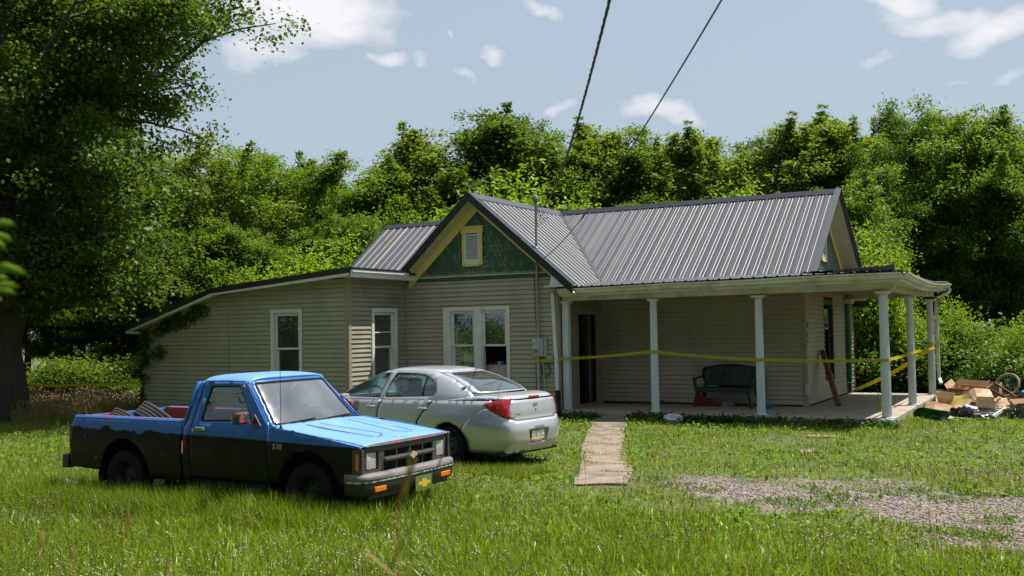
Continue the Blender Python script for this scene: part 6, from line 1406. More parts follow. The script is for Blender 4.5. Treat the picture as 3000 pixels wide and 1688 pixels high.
# green tub lying on its side
tb = thing('green_tub', 'green plastic tub lying on its side at the left foot of the heap', 'tub', (2.52, -.78, -.15), math.radians(-12))
V = []; F = []; N = 28
for k in range(N):
    a = 2 * math.pi * k / N; kx = .33 * math.cos(a); kz = .115 * math.sin(a) * (1 + .18 * math.cos(2 * a)) + .02 * math.cos(3 * a)
    for (sc, y) in ((1.06, -.005), (1.0, 0), (.96, .02), (.85, .17), (.0, .18)): V.append((kx * sc, y, .13 + kz * sc))
for k in range(N):
    for j in range(4): F.append((k * 5 + j, ((k + 1) % N) * 5 + j, ((k + 1) % N) * 5 + j + 1, k * 5 + j + 1))
mb = MB(); mb.add(V, F); mb.build('tub', pmat('tub_green', (.0, .13, .03), rough=.35), tb, smooth=True, solid=.006)
# white slatted rack
rk = thing('slatted_rack', 'white slatted rack lying in the rubbish heap', 'rack', (3.33, .12, -.10), 0)
m = MB(); m.bar((.22, -.28, .0), (.42, .9, .10), .03, .06); m.build('rack_rail', WHITE, rk)
m = MB(); m.bar((-.55, -.05, .02), (-.35, 1.1, .10), .03, .05); m.build('rack_rail', WHITE, rk)
for k in range(6):
    t_ = k / 5.5; m = MB(); m.bar((-.55 + .2 * t_, -.12 + 1.1 * t_, .05 + .08 * t_), (.23 + .2 * t_, -.22 + 1.1 * t_, .03 + .09 * t_), .06, .02); m.build('rack_slat', WHITE, rk)
# bicycle upside down, black rails, red crate
bk = thing('bicycle', 'small red bicycle lying on the heap with a tan tyre and turquoise rim', 'bicycle', tuple(wpt(2950, 1129, 1, 2.2)))
Rw = Matrix.Rotation(math.radians(62), 3, 'X') @ Matrix.Rotation(math.radians(0), 3, 'Z'); Rw = Matrix.Rotation(math.radians(-28), 3, 'Z') @ Rw
ring = lambda R_, r_, mat, nm, par: (lambda mb: mb.build(nm, mat, par, smooth=True))(MB().tube([tuple(Rw @ Vector((R_ * math.cos(a), R_ * math.sin(a), 0))) for a in np.linspace(0, 2 * math.pi, 37)[:-1]], r_, 8, closed=True))
wh = ring(.262, .024, pmat('tan_tyre', srgb(150, 116, 88), rough=.7), 'wheel', bk); ring(.236, .011, pmat('turquoise_rim', (.03, .35, .36), rough=.35), 'rim', wh)
m = MB(); m.tube([tuple(Rw @ Vector((0, 0, -.04))), tuple(Rw @ Vector((0, 0, .04)))], .02, 8); m.build('hub', CHROME, wh)
m = MB()
for k in range(18):
    a = k * math.pi / 9; m.tube([tuple(Rw @ Vector((.015 * math.cos(a + .5), .015 * math.sin(a + .5), .02 * (-1) ** k))), tuple(Rw @ Vector((.232 * math.cos(a), .232 * math.sin(a), 0)))], .0016, 3, cap=False)
o = m.build('spokes', CHROME, wh); o['kind'] = 'stuff'
RFR = pmat('bike_red', (.40, .012, .018), rough=.3, coat=.4)
for a, b, r in (((-.02, 0, .0), (-.12, -.05, -.14), .017), ((-.12, -.05, -.14), (-.24, -.08, -.12), .02), ((-.12, -.05, -.14), (-.20, -.1, -.36), .014), ((-.06, -.1, -.15), (.05, -.14, -.38), .014), ((-.20, -.1, -.34), (-.10, -.05, -.16), .014), ((-.22, -.12, -.2), (-.24, -.1, -.36), .014), ((.0, 0, 0), (.10, -.06, -.16), .012)):
    m = MB(); m.tube([a, b], r, 8); m.build('frame_tube', RFR, bk, smooth=True)
m = MB(); m.tube([(.12, -.1, -.14), (.22, -.12, -.11)], .014, 8); m.build('handlebar_grip', pmat('grip_tan', (.3, .2, .13)), bk)
rl = thing('bed_rail', 'pair of black metal rails lying across the bicycle', 'metal rails', tuple(wpt(2950, 1145, 1, 1.9)))
for a, b in (((2914, 1122), (3010, 1184)), ((2893, 1137), (2985, 1184))):
    A = Vector(wpt(a[0], a[1], 1, 1.9)) - rl.location; B = Vector(wpt(b[0], b[1], 1, 1.2)) - rl.location; m = MB(); m.bar(A, B, .035, .035); m.build('rail', pmat('rail_black', (.01, .012, .02), rough=.4), rl, bevel=.004)
cr_ = thing('milk_crate', 'dark red plastic crate at the right end of the heap', 'crate', tuple(wpt(2998, 1200, 1, 1.1)[:2]) + (-.05,), math.radians(-20))
for lo, hi in (((-.16, -.16, 0), (.16, -.145, .26)), ((-.16, .145, 0), (.16, .16, .26)), ((-.16, -.144, 0), (-.145, .144, .26)), ((.145, -.144, 0), (.16, .144, .26)), ((-.144, -.144, 0), (.144, .144, .015))):
    m = MB(); m.box(lo, hi); m.build('crate_side', pmat('crate_red', (.16, .008, .02), rough=.4), cr_)
for k, zz in enumerate((.17, .13)):
    V, F = textverts(('DAIRY', 'CO')[k] if False else ('WV', 'TN')[k], .04); 
m = MB()
for k in range(3): m.box((-.06 + k * .04, -.164, .14), (-.035 + k * .04, -.161, .17)); m.box((-.05 + k * .035, -.164, .095), (-.03 + k * .035, -.161, .12))
m.build('crate_print', pmat('crate_print', (.6, .6, .6)), cr_)
o = blob('blue_toy', pmat('toy_blue', (.03, .25, .42), rough=.35), tuple(wpt(2999, 1160, 1, 2.4)), .07, .06, .08, 21, amp=.15); tag(o, 'small bright blue plastic toy on the bicycle', 'toy')
# ================================================================== VEGETATION
def rand_unit(n, r): v = r.normal(size=(n, 3)); return v / np.linalg.norm(v, axis=1, keepdims=True)
def leafquads(C, L, W, r, upb=.6, droop=-.25, out=None, fold=.12):
    """rhombic leaves at C; returns verts, quads"""
    n = len(C); d = rand_unit(n, r); d[:, 2] = d[:, 2] * .7 + droop
    if out is not None: d += out * .5
    d /= np.linalg.norm(d, axis=1, keepdims=True); nn = rand_unit(n, r); nn[:, 2] = np.abs(nn[:, 2]) + upb; nn -= d * (nn * d).sum(1, keepdims=True); nn /= np.linalg.norm(nn, axis=1, keepdims=True); s = np.cross(d, nn)
    Ls = (L * r.uniform(.65, 1.25, n))[:, None]; Ws = Ls * (W / L)
    V = np.stack([C, C + d * Ls * .45 + s * Ws * .5 + nn * Ls * fold, C + d * Ls, C + d * Ls * .45 - s * Ws * .5 + nn * Ls * fold], 1).reshape(-1, 3)
    return V, np.arange(n * 4).reshape(-1, 4)
BARK = pmat('bark', (.045, .036, .028), (.075, .062, .05), rough=.95, scale=7, stretch=(1, 1, .25), bump=.8, bscale=18)
LM_DARK = leafmat('leaves_maple', (.045, .088, .012), (.095, .165, .02), (.16, .24, .03), transl=.5)
LM_MID = leafmat('leaves_mid', (.068, .130, .016), (.130, .225, .026), (.20, .30, .04), transl=.55)
LM_OLIVE = leafmat('leaves_olive', (.092, .150, .024), (.16, .24, .04), (.23, .30, .06), transl=.55, rough=.5)
LM_DEEP = leafmat('leaves_deep', (.042, .098, .010), (.085, .17, .015), (.12, .22, .02), transl=.55)
LM_BRIGHT = leafmat('leaves_bright', (.12, .22, .016), (.21, .34, .022), (.28, .40, .03), transl=.5)
def grow(seed, H, R, z0, nl, nsub, lean=.0, shape='oval', tr=.16, rise=.45, twigs=3):
    """trunk, limbs and twigs; returns wood MB and cluster centres with their outward directions"""
    r = np.random.default_rng(seed); mb = MB(); pts = [Vector((0, 0, 0))]; n = 9
    for k in range(1, n + 1): pts.append(Vector((r.normal() * .05 * H / 8 * k ** .5 + lean * H * k / n, r.normal() * .05 * H / 8 * k ** .5, H * .93 * k / n)))
    rad = [tr * (1.45 if k == 0 else 1) * (1 - .88 * k / n) for k in range(n + 1)]; mb.tube(pts, rad, 8, cap=False)
    def at(z): z = max(0, min(H * .93, z)); f = z / (H * .93) * n; i = min(n - 1, int(f)); return pts[i].lerp(pts[i + 1], f - i), rad[i] * (1 - (f - i)) + rad[i + 1] * (f - i)
    C = []; O = []; S_ = []
    for i in range(nl):
        t = (i + .5) / nl; z = z0 + (H * .9 - z0) * t; az = i * 2.399 + r.uniform(-.5, .5)
        prof = {'oval': math.sin(math.pi * min(1, .22 + .72 * t)) ** .7, 'cone': (1 - t) ** .7 + .15, 'wide': math.sin(math.pi * min(1, .12 + .74 * t)) ** .5, 'col': .55 + .45 * math.sin(math.pi * t)}[shape]
        Lb = R * prof * r.uniform(.75, 1.18); p, rr = at(z - Lb * rise * .5); el = rise + r.uniform(-.15, .25) + (.5 * t if shape != 'wide' else .2 * t)
        q = [p]; d = Vector((math.cos(az), math.sin(az), el)).normalized()
        for k in range(1, 6): d = (d + Vector((r.normal() * .12, r.normal() * .12, r.normal() * .08 + .03))).normalized(); q.append(q[-1] + d * Lb / 5)
        rb = max(.012, rr * .45); mb.tube(q, [rb * (1 - .8 * k / 5) for k in range(6)], 5, cap=False)
        for j in range(nsub):
            f = .25 + .75 * (j + r.uniform(0, 1)) / nsub; i0 = min(4, int(f * 5)); b = q[i0].lerp(q[i0 + 1], f * 5 - i0); sd_ = Vector((r.normal(), r.normal(), r.normal() * .6 + .15)).normalized(); dd = (d * .6 + sd_).normalized(); ls = Lb * r.uniform(.18, .42) * (1.15 - .4 * f); e = b + dd * ls
            mb.tube([b, b.lerp(e, .5) + Vector((0, 0, .04 * ls)), e], [rb * .28, rb * .2, rb * .1], 3, cap=False)
            for k in range(twigs):
                g = .35 + .65 * (k + 1) / twigs; C.append(b.lerp(e, g) + Vector((r.normal(), r.normal(), r.normal())) * .12 * ls); O.append(dd); S_.append(.75 + .5 * r.uniform())
    # leader shoots that break the outline
    top_ = [c for c, s_ in zip(C, S_) if c.z > H * .55]
    for k in range(min(len(top_), 26 if shape == 'col' else 9)):
        b = top_[int(r.integers(0, len(top_)))]; ln = H * r.uniform(.05, .13); dd = Vector((b.x * .12 + r.normal() * .15, b.y * .12 + r.normal() * .15, 1)).normalized(); e = b + dd * ln; mb.tube([b, e], [.012, .004], 3, cap=False)
        for q in range(5): C.append(b + dd * ln * (q + 1) / 5); O.append(dd); S_.append(.55 - .06 * q)
    for k in range(nl // 2): C.append(pts[-1] + Vector((r.normal() * .3, r.normal() * .3, r.normal() * .35)) * R * .35); O.append(Vector((0, 0, 1))); S_.append(.8)
    return mb, np.array(C), np.array(O), np.array(S_)
def crown(C, O, S_, r, nleaf, cr, L, W, flat=.6, **kw):
    i = r.integers(0, len(C), nleaf); P = C[i] + r.normal(size=(nleaf, 3)) * np.array([1, 1, flat]) * (cr * S_[i])[:, None] * .55
    return leafquads(P, L, W, r, out=O[i], **kw)
def mesh_of(V, F, mat, name='leaves'):
    me = bpy.data.meshes.new(name); V = np.asarray(V, np.float32); me.vertices.add(len(V)); me.vertices.foreach_set('co', V.ravel()); li = F.ravel().astype(np.int32); me.loops.add(len(li)); me.loops.foreach_set('vertex_index', li)
    me.polygons.add(len(F)); me.polygons.foreach_set('loop_start', np.arange(0, len(li), F.shape[1], dtype=np.int32)); me.update(calc_edges=True); me.materials.append(mat); return me
def woodmesh(mb, mat=BARK):
    me = bpy.data.meshes.new('wood'); me.from_pydata(mb.v, [], mb.f); me.update(); me.polygons.foreach_set('use_smooth', [True] * len(me.polygons)); me.materials.append(mat); return me
def variant(seed, H, R, z0, nl, nsub, nleaf, cr, L, W, mat, shape, tr=.16, **kw):
    gk = {k: kw.pop(k) for k in list(kw) if k in ('rise', 'lean', 'twigs')}
    mb, C, O, S_ = grow(seed, H, R, z0, nl, nsub, shape=shape, tr=tr, **gk); r = np.random.default_rng(seed + 99); V, F = crown(C, O, S_, r, nleaf, cr, L, W, **kw); return (woodmesh(mb), mesh_of(V, F, mat), H, R)
VAR = {
 'maple': variant(1, 10, 3.1, 2.2, 26, 9, 42000, .42, .14, .085, LM_MID, 'oval'),
 'poplar': variant(2, 11, 2.3, 2.0, 30, 8, 36000, .34, .13, .075, LM_OLIVE, 'col', rise=.9),
 'locust': variant(3, 10, 3.3, 2.0, 22, 10, 38000, .34, .15, .060, LM_OLIVE, 'wide', rise=.5),
 'walnut': variant(4, 10, 3.2, 2.2, 24, 9, 42000, .42, .17, .065, LM_DEEP, 'wide', rise=.4, droop=-.4),
 'ash': variant(5, 10.5, 2.8, 1.6, 28, 9, 40000, .40, .14, .075, LM_MID, 'oval', rise=.7),
}
def plant_tree(kind, label, name, px, D, pytop, group='trees behind the house', wid=1., cat='tree', mat=None, rz=None, base=None):
    wood, lf, H, R = VAR[kind]; c = atD(px, D, ); x, y = c[0], c[1]; h = topz(px, pytop, D) + .25; s = h / (H * (1.07 if kind in ('maple', 'poplar', 'locust', 'walnut', 'ash') else 1.0))
    t = thing(name, label, cat, (x, y, -.25), rz if rz is not None else rng.uniform(0, 6.28), group); t.scale = (s * wid, s * wid, s)
    o = bpy.data.objects.new('trunk', wood); COL.objects.link(o); o.parent = t
    o = bpy.data.objects.new('crown', lf); COL.objects.link(o); o.parent = t
    if mat is not None: o.material_slots[0].link = 'OBJECT'; o.material_slots[0].material = mat
    return t
SK = [  # kind, px, depth, top px, width, material, words
 ('locust', 560, 33, 372, 1.3, None, 'open feathery tree just right of the big maple, thin twigs against the sky'),
 ('ash', 690, 36, 392, 1.0, None, 'rounded tree between the two open feathery ones, left of the wing roof'),
 ('maple', 905, 38, 425, 1.0, None, 'tree filling the slope of the treeline above the wing window'),
 ('locust', 800, 35, 372, 1.2, LM_MID, 'open tree with bare twig ends above the long low wing'),
 ('ash', 985, 40, 462, .9, None, 'shorter tree at the dip of the treeline above the wing roof'),
 ('maple', 1130, 39, 440, 1.2, None, 'tree left of the pointed pale green one above the left roof'),
 ('maple', 1235, 41, 332, 1.15, LM_OLIVE, 'pale green tree with a pointed top left of the tallest one'),
 ('maple', 1440, 40, 262, 1.25, LM_DARK, 'tallest dark tree right above the front gable'),
 ('ash', 1550, 44, 285, 1.0, LM_DARK, 'slim dark tree close against the right side of the tallest'),
 ('ash', 1650, 42, 345, 1.15, None, 'tree behind the upper part of the twisted cable'),
 ('poplar', 1750, 44, 312, 1.5, None, 'tree just left of the single telephone cable'),
 ('ash', 1850, 43, 318, 1.15, LM_MID, 'leafy tree just right of the single telephone cable'),
 ('locust', 1960, 45, 350, 1.1, None, 'pale open tree left of the lone tall tip'),
 ('poplar', 2040, 43, 325, 1.3, None, 'slender tree with a lone tip right of the cables'),
 ('walnut', 2160, 46, 425, .8, None, 'dark tree at the low gap in the treeline over the main ridge'),
 ('ash', 2200, 46, 365, 1.15, LM_DARK, 'dark tree just right of the low gap in the treeline'),
 ('poplar', 2285, 43, 300, 1.45, None, 'spiky-topped tree left of the main roof peak'),
 ('poplar', 2400, 45, 280, 1.4, LM_MID, 'spiky-topped tree above the main roof peak'),
 ('poplar', 2490, 42, 280, 1.4, None, 'spiky-topped tree just right of the main roof peak'),
 ('poplar', 2590, 43, 262, .9, LM_DARK, 'dark spiky tree behind the right side trees'),
 ('walnut', 2690, 39, 285, .85, LM_DEEP, 'broad deep green tree right of the porch roof'),
 ('walnut', 2800, 37, 272, 1.0, LM_MID, 'big tree with a visible dark trunk at the right of the porch'),
 ('maple', 2925, 36, 288, .9, None, 'round tree at the right edge, behind the big one'),
 ('maple', 3230, 36, 330, 1.0, None, 'round tree some way right of the frame'),
 ('walnut', 3420, 34, 340, 1.1, None, 'broad tree far right of the frame'),
 ('ash', 3650, 32, 360, 1.1, None, 'outermost tree right of the frame'),
 ('maple', -330, 30, 200, 1.2, None, 'big tree left of the frame past the huge maple'),
 ('walnut', 3040, 38, 320, 1.0, LM_DEEP, 'deep green tree cut by the right edge of the picture'),
]
for k, px, D, pt, w_, mt_, words in SK: plant_tree(k, words, {'maple': 'maple_tree', 'poplar': 'poplar_tree', 'locust': 'locust_tree', 'walnut': 'walnut_tree', 'ash': 'ash_tree'}[k], px, D, pt, wid=w_, mat=mt_)
# second, lower rank that closes the wood under the skyline
low = [('maple', 640, 29, 600, 1.1), ('ash', 760, 30, 640, 1.1), ('maple', 900, 31, 640, 1.1), ('walnut', 1010, 31, 600, 1.0), ('maple', 1180, 34, 590, 1.1), ('ash', 1330, 34, 580, 1.2), ('walnut', 1520, 35, 575, 1.1), ('maple', 1690, 36, 560, 1.1), ('ash', 1830, 35, 560, 1.2), ('walnut', 1960, 36, 560, 1.1), ('walnut', 2110, 35, 560, 1.2), ('maple', 2250, 35, 545, 1.1), ('ash', 2380, 34, 520, 1.2), ('maple', 2520, 32, 480, 1.0), ('walnut', 2620, 36, 500, 1.0), ('ash', 2880, 38, 500, 1.0), ('walnut', 2990, 36, 520, 1.0), ('walnut', 2740, 36, 520, 1.0), ('walnut', 560, 33, 640, 1.1), ('ash', 440, 36, 600, 1.1), ('walnut', 250, 37, 500, 1.3), ('walnut', 80, 37, 560, 1.3), ('maple', 330, 35, 760, 1.2), ('walnut', 170, 35, 700, 1.2), ('walnut', 470, 34, 720, 1.0)]
LAND = [(-150, 'left of the huge maple'), (20, 'behind the huge maple trunk'), (80, 'close behind the trunk of the huge maple'), (170, 'left of the creeper corner'), (200, 'beyond the tall dry grass'), (250, 'over the tall dry grass'), (330, 'just left of the creeper corner of the wing'), (380, 'behind the creeper corner of the wing'), (440, 'over the low end of the wing roof'), (470, 'close over the low end of the wing roof'), (560, 'just left of the kink in the wing roof'), (620, 'beyond the kink in the wing roof'), (640, 'at the kink in the wing roof'), (760, 'over the tall window of the wing'), (900, 'over the right part of the wing roof'), (1010, 'at the lower corner of the left roof'), (1080, 'beyond the left roof rake'), (1180, 'over the small left roof'), (1330, 'left of the front gable peak'), (1350, 'beyond the front gable peak'), (1520, 'right of the front gable peak'), (1600, 'behind the twisted cable'), (1690, 'over the meeting of the two ridges'), (1830, 'over the left third of the main ridge'), (1900, 'beyond the left half of the main ridge'), (1960, 'over the middle of the main ridge'), (2080, 'beyond the low gap in the treeline'), (2110, 'under the low gap in the treeline'), (2200, 'right of the low gap in the treeline'), (2250, 'over the right third of the main ridge'), (2330, 'beyond the right end of the main ridge'), (2380, 'close left of the main roof peak'), (2520, 'just right of the side gable'), (2560, 'beyond the side gable'), (2620, 'over the porch roof corner'), (2700, 'beyond the porch downspout'), (2740, 'over the last porch column'), (2850, 'beyond the rubbish heap'), (2880, 'over the rubbish heap'), (2990, 'at the right edge over the bicycle'), (3000, 'beyond the bicycle at the right edge'), (3150, 'just outside the right edge'), (3350, 'well outside the right edge'), (3550, 'farthest outside the right edge'), (-350, 'outside the left edge')]
def landmark(px): return min(LAND, key=lambda q: abs(q[0] - px))[1]
for k, px, D, pt, w_ in low: plant_tree(k, 'leafy tree of the lower rank, ' + landmark(px), 'understorey_tree', px, D, pt, group='understorey trees behind the house', wid=w_)
for px, D, pt in ((-150, 40, 380), (20, 42, 450), (200, 44, 420), (380, 42, 450), (620, 48, 520), (900, 50, 560), (1080, 50, 560), (1350, 52, 520), (1600, 54, 500), (1900, 54, 480), (2080, 54, 520), (2200, 52, 520), (2330, 54, 450), (2560, 50, 430), (2700, 46, 430), (2850, 44, 420), (3000, 44, 430), (3150, 40, 400), (3350, 42, 420), (3550, 40, 420), (-350, 40, 380)):
    plant_tree('walnut', 'dark tree deep in the wood, ' + landmark(px), 'wood_tree', px, D, pt, group='trees deep in the wood', wid=1.35)
# the trees across the road, which the windows and the car mirror; enlarged and set close to block porch sky light
for i, xr in enumerate(range(-40, 56, 6)):
    wood, lf, H, R = VAR[('walnut', 'maple', 'ash')[i % 3]]; t = thing('roadside_tree', 'tree across the road behind the photographer, mirrored in the windows', 'tree', (xr + 1.5 * math.sin(i * 2.3), -31 - 2.0 * math.cos(i * 1.9), -.3), i * 1.3, 'trees across the road'); t.scale = (1.6, 1.6, 1.5 + .1 * math.sin(i))
    for nm, me_ in (('trunk', wood), ('crown', lf)): o = bpy.data.objects.new(nm, me_); COL.objects.link(o); o.parent = t
# saplings and shrubs: brighter, nearer
def bushvar(seed, H, R, nleaf, mat, L=.12, W=.06, cr=.3):
    r = np.random.default_rng(seed); mb = MB(); C = []; O = []; S_ = []
    for i in range(16):
        az = i * 2.399; sp = R * r.uniform(.25, .95); e = Vector((math.cos(az) * sp, math.sin(az) * sp, H * r.uniform(.45, 1.0) * (1 - .25 * (sp / R) ** 2))); b = Vector((math.cos(az) * .1, math.sin(az) * .1, 0)); q = [b, b.lerp(e, .5) + Vector((0, 0, .15 * H)), e]; mb.tube(q, [.02, .013, .005], 4, cap=False)
        for k in range(9): f = .15 + .85 * k / 8; p = b.lerp(e, f) + Vector((0, 0, .15 * H * math.sin(math.pi * f))); C.append(p); O.append((e - b).normalized()); S_.append(1)
    V, F = crown(np.array(C), np.array(O), np.array(S_), r, nleaf, cr, L, W, flat=.8); return (woodmesh(mb), mesh_of(V, F, mat), H, R)
VAR['sapling'] = bushvar(20, 4, 1.5, 16000, LM_BRIGHT, .13, .05, .5)
VAR['shrub'] = bushvar(21, 1.6, 1.2, 8000, LM_BRIGHT, .10, .06, .38)
VAR['vineheap'] = bushvar(22, 1.5, 1.6, 12000, leafmat('leaves_vine', (.05, .11, .012), (.10, .19, .018), (.17, .25, .03), transl=.45), .085, .06, .42)
for px, D, pt, w_, words in ((840, 27, 755, 1.2, 'bright sapling rising behind the low wing roof'), (960, 28, 700, 1.0, 'bright sapling left of the small left roof'), (1335, 30, 598, 1.0, 'bright yellow-green sapling left of the gable peak'), (1480, 31, 535, 1.1, 'bright sapling behind the gable roof near the mast'), (1700, 33, 590, .9, 'bright sapling showing over the valley of the roofs'), (2130, 32, 560, 1.0, 'bright sapling over the middle of the main ridge'), (2515, 27, 672, .8, 'bright sapling just right of the side gable'), (2600, 27, 740, .6, 'pale sapling with drooping leaves above the porch roof'), (700, 27, 840, 1.0, 'bright sapling over the kink of the wing roof')):
    plant_tree('sapling', words, 'sapling', px, D, pt, group='saplings round the house', wid=w_)
for i, xr in enumerate(range(-34, 46, 4)):
    wood, lf, H, R = VAR['vineheap']; t = thing('roadside_bush', 'bush across the road behind the photographer, mirrored in the cars', 'bush', (xr, -29.5 - 1.2 * math.sin(i * 2.1), -.3), i * 1.7, 'bushes across the road'); t.scale = (1.9, 1.6, 2.0 + .5 * math.sin(i * 1.3))
    for nm, me_ in (('trunk', wood), ('crown', lf)): o = bpy.data.objects.new(nm, me_); COL.objects.link(o); o.parent = t; 
# right-hand thicket, left-hand shrubs
THK = [(2540, 27, 1020, 'seen just right of the side wall'), (2600, 28, 965, 'seen behind the corner column'), (2660, 28, 950, 'tall, seen behind the middle side column'), (2720, 28.5, 965, 'tall, seen behind the last side column'), (2790, 28.5, 960, 'tall, just right of the downspout'), (2850, 28, 1000, 'behind the brown cartons'), (2920, 27.5, 1040, 'behind the bicycle wheel'), (2980, 28, 1020, 'behind the black rails'), (2560, 28, 1062, 'low, at the foot of the slanting tape'), (2640, 28, 1050, 'low, between corner and middle columns'), (2720, 28, 1050, 'low, between middle and last columns'), (2800, 27.5, 1055, 'low, at the foot of the downspout'), (2880, 25.5, 1080, 'low, close behind the fruit carton'), (2960, 25, 1090, 'low, close behind the bicycle'), (3020, 26.5, 1060, 'low, cut by the right edge'), (3040, 25, 1000, 'high, cut by the right edge')]
for px, D, pt, wd in THK: plant_tree('vineheap', 'sunlit mound of bramble ' + wd, 'bramble', px, D, pt, group='brambles right of the porch', cat='bush', wid=1.25)
for px, D, pt, words in ((2690, 27, 905, 'leafy sumac sprouting between the porch columns'), (2790, 27.5, 880, 'leafy sumac right of the last porch column'), (2985, 25.5, 930, 'bright shrub at the right edge above the bicycle'), (2560, 29, 930, 'sumac behind the side wall corner')):
    plant_tree('sapling', words, 'sumac', px, D, pt, group='sumacs beside the porch', cat='shrub', wid=.9, mat=VAR['shrub'][1].materials[0])
for i, (px, D, pt) in enumerate(((120, 29, 1060), (190, 29.5, 1035), (260, 29, 1045), (330, 28.5, 1040), (395, 27.5, 1080), (60, 30, 1080))):
    plant_tree('shrub', 'bright green shrub behind the dry grass, ' + ['second right of the maple trunk', 'third right of the maple trunk', 'fourth, midway from trunk to wing', 'second from the wing corner', 'close to the creeper corner', 'nearest the maple trunk'][i], 'shrub', px, D, pt, group='shrubs behind the tall grass', cat='bush', wid=1.3, mat=LM_MID)
# the big maple on the left
def bigmaple():
    r = np.random.default_rng(77); c = atD(2, 24.0); t = thing('maple_tree', 'huge dark maple at the left edge, its boughs hanging over the wing', 'tree', (c[0], c[1], -.2))
    mb, C, O, S_ = grow(78, 17, 5.9, 3.0, 46, 9, shape='wide', tr=.50, rise=.28, twigs=3)
    # flare and second stem
    mb.tube([(.0, 0, -.1), (.02, 0, .5), (0, 0, 1.4)], [.72, .56, .5], 10, cap=False); mb.tube([(-.2, .2, 1.2), (-.9, .5, 4), (-1.3, .6, 8), (-1.2, .8, 12)], [.34, .26, .18, .08], 8, cap=False); mb.tube([(.1, .1, 1.8), (.9, .4, 4.5), (1.5, .8, 8.5), (2.1, 1.0, 13)], [.30, .22, .15, .05], 8, cap=False)
    # hanging boughs to the right, low
    C = list(map(tuple, C)); O = list(map(tuple, O)); S_ = list(S_)
    R_ = np.array(XD)  # picture right in the plan
    rt = Vector((RW[0][0], RW[0][1], 0)).normalized(); bk_ = Vector((-rt.y, rt.x, 0))
    for i in range(30):
        z0 = r.uniform(3.0, 10.5); Lb = r.uniform(3.6, 5.8) * (1.0 if z0 > 5 else .8); az = r.uniform(-.8, .35); d = (rt * math.cos(az) + bk_ * math.sin(az) + Vector((0, 0, .22))).normalized(); q = [Vector((0, 0, z0))]
        for k in range(6): d = (d + Vector((r.normal() * .06, r.normal() * .06, -.075 + r.normal() * .04))).normalized(); q.append(q[-1] + d * Lb / 6)
        mb.tube(q, [.085 * (1 - .85 * k / 6) for k in range(7)], 5, cap=False)
        for j in range(20):
            f = .2 + .8 * r.uniform(); i0 = min(5, int(f * 6)); b = q[i0].lerp(q[i0 + 1], f * 6 - i0); C.append(tuple(b + Vector((r.normal() * .45, r.normal() * .45, -.1 + r.normal() * .32)))); O.append(tuple(d)); S_.append(.9)
    o = bpy.data.objects.new('trunk', woodmesh(mb)); COL.objects.link(o); o.parent = t
    V, F = crown(np.array(C), np.array(O), np.array(S_), r, 190000, .50, .115, .085, flat=.55, droop=-.45)
    o = bpy.data.objects.new('crown', mesh_of(V, F, LM_DARK)); COL.objects.link(o); o.parent = t
    return t
bigmaple()
c = atD(-40, 27.0); plant_tree('walnut', 'second dark tree behind the huge maple at the left edge', 'walnut_tree', -60, 27, -150, wid=1.0, mat=LM_DEEP)
# vine on the left end of the wing
r = np.random.default_rng(5); C = []
for _ in range(40):
    u = r.uniform(0, 1); x = -15.2 + 2.2 * u; z = float(WZ(x)) - .22 - abs(r.normal()) * .12 * (1.5 - u); n = 18; C.append(np.array([x, -4.46, z]) + r.normal(size=(n, 3)) * np.array([.09, .03, .07]))
for _ in range(16):
    z = 1.7 - 1.0 * r.uniform() ** 1.5; C.append(np.array([-15.14 + abs(r.normal()) * .07, -4.47, z]) + r.normal(size=(16, 3)) * np.array([.09, .03, .08]))
for _ in range(7): C.append(np.array([-14.6 + r.normal() * .15, -4.47, 1.45 - .3 * r.uniform()]) + r.normal(size=(14, 3)) * np.array([.05, .02, .06]))
for _ in range(14): C.append(np.array([-15.18, -4.45, r.uniform(-.1, .8)]) + r.normal(size=(6, 3)) * np.array([.04, .02, .04]))
V, F = leafquads(np.concatenate(C), .085, .07, r, upb=-.2, droop=-.5); vine = thing('ivy', 'dark creeper climbing the left corner of the wing under the black rake', 'climbing plant', (-15.2, -4.45, -.2))
o = fastmesh('leaves', V - np.array([-15.2, -4.45, -.2]), F, LM_DARK, vine)
m = MB(); m.tube([(0, 0, 0), (.02, .0, .8), (.0, 0, 1.5), (.1, 0, 1.95), (.9, 0, 2.15), (2.0, 0, 2.55)], [.015, .012, .01, .009, .007, .003], 5); m.build('stem', BARK, vine)
# young weeds by the wall and through the slab
def weed(label, loc, h, n, L, W, seed, mat=LM_BRIGHT, cat='weed', spread=.12):
    r = np.random.default_rng(seed); t = thing('weed', label, cat, loc); mb = MB(); C = []
    for i in range(n):
        a = r.uniform(0, 6.28); tip = Vector((math.cos(a) * spread * r.uniform(.2, 1.2), math.sin(a) * spread * r.uniform(.2, 1.2), h * r.uniform(.6, 1))); mb.tube([(0, 0, 0), tip * .5 + Vector((0, 0, .04)), tip], [.006, .004, .002], 4, cap=False)
        for k in range(9): C.append(np.array(tip * (.25 + .75 * k / 8)) + r.normal(size=3) * .015)
    mb.build('stem', LM_BRIGHT, t); V, F = leafquads(np.array(C), L, W, r, droop=-.1); fastmesh('leaves', V, F, mat, t); return t
weed('tall leafy weed against the wall beside the black drain pipe', (-4.93, -2.42, -.16), .62, 5, .14, .045, 1)
weed('thin feathery weed growing through the porch slab near the corner column', (1.62, -.95, 0), .5, 6, .07, .015, 2, spread=.16)
weed('small leafy weed in front of the rubbish heap by the bush', (2.9, 4.2, -.16), .5, 5, .2, .05, 3)
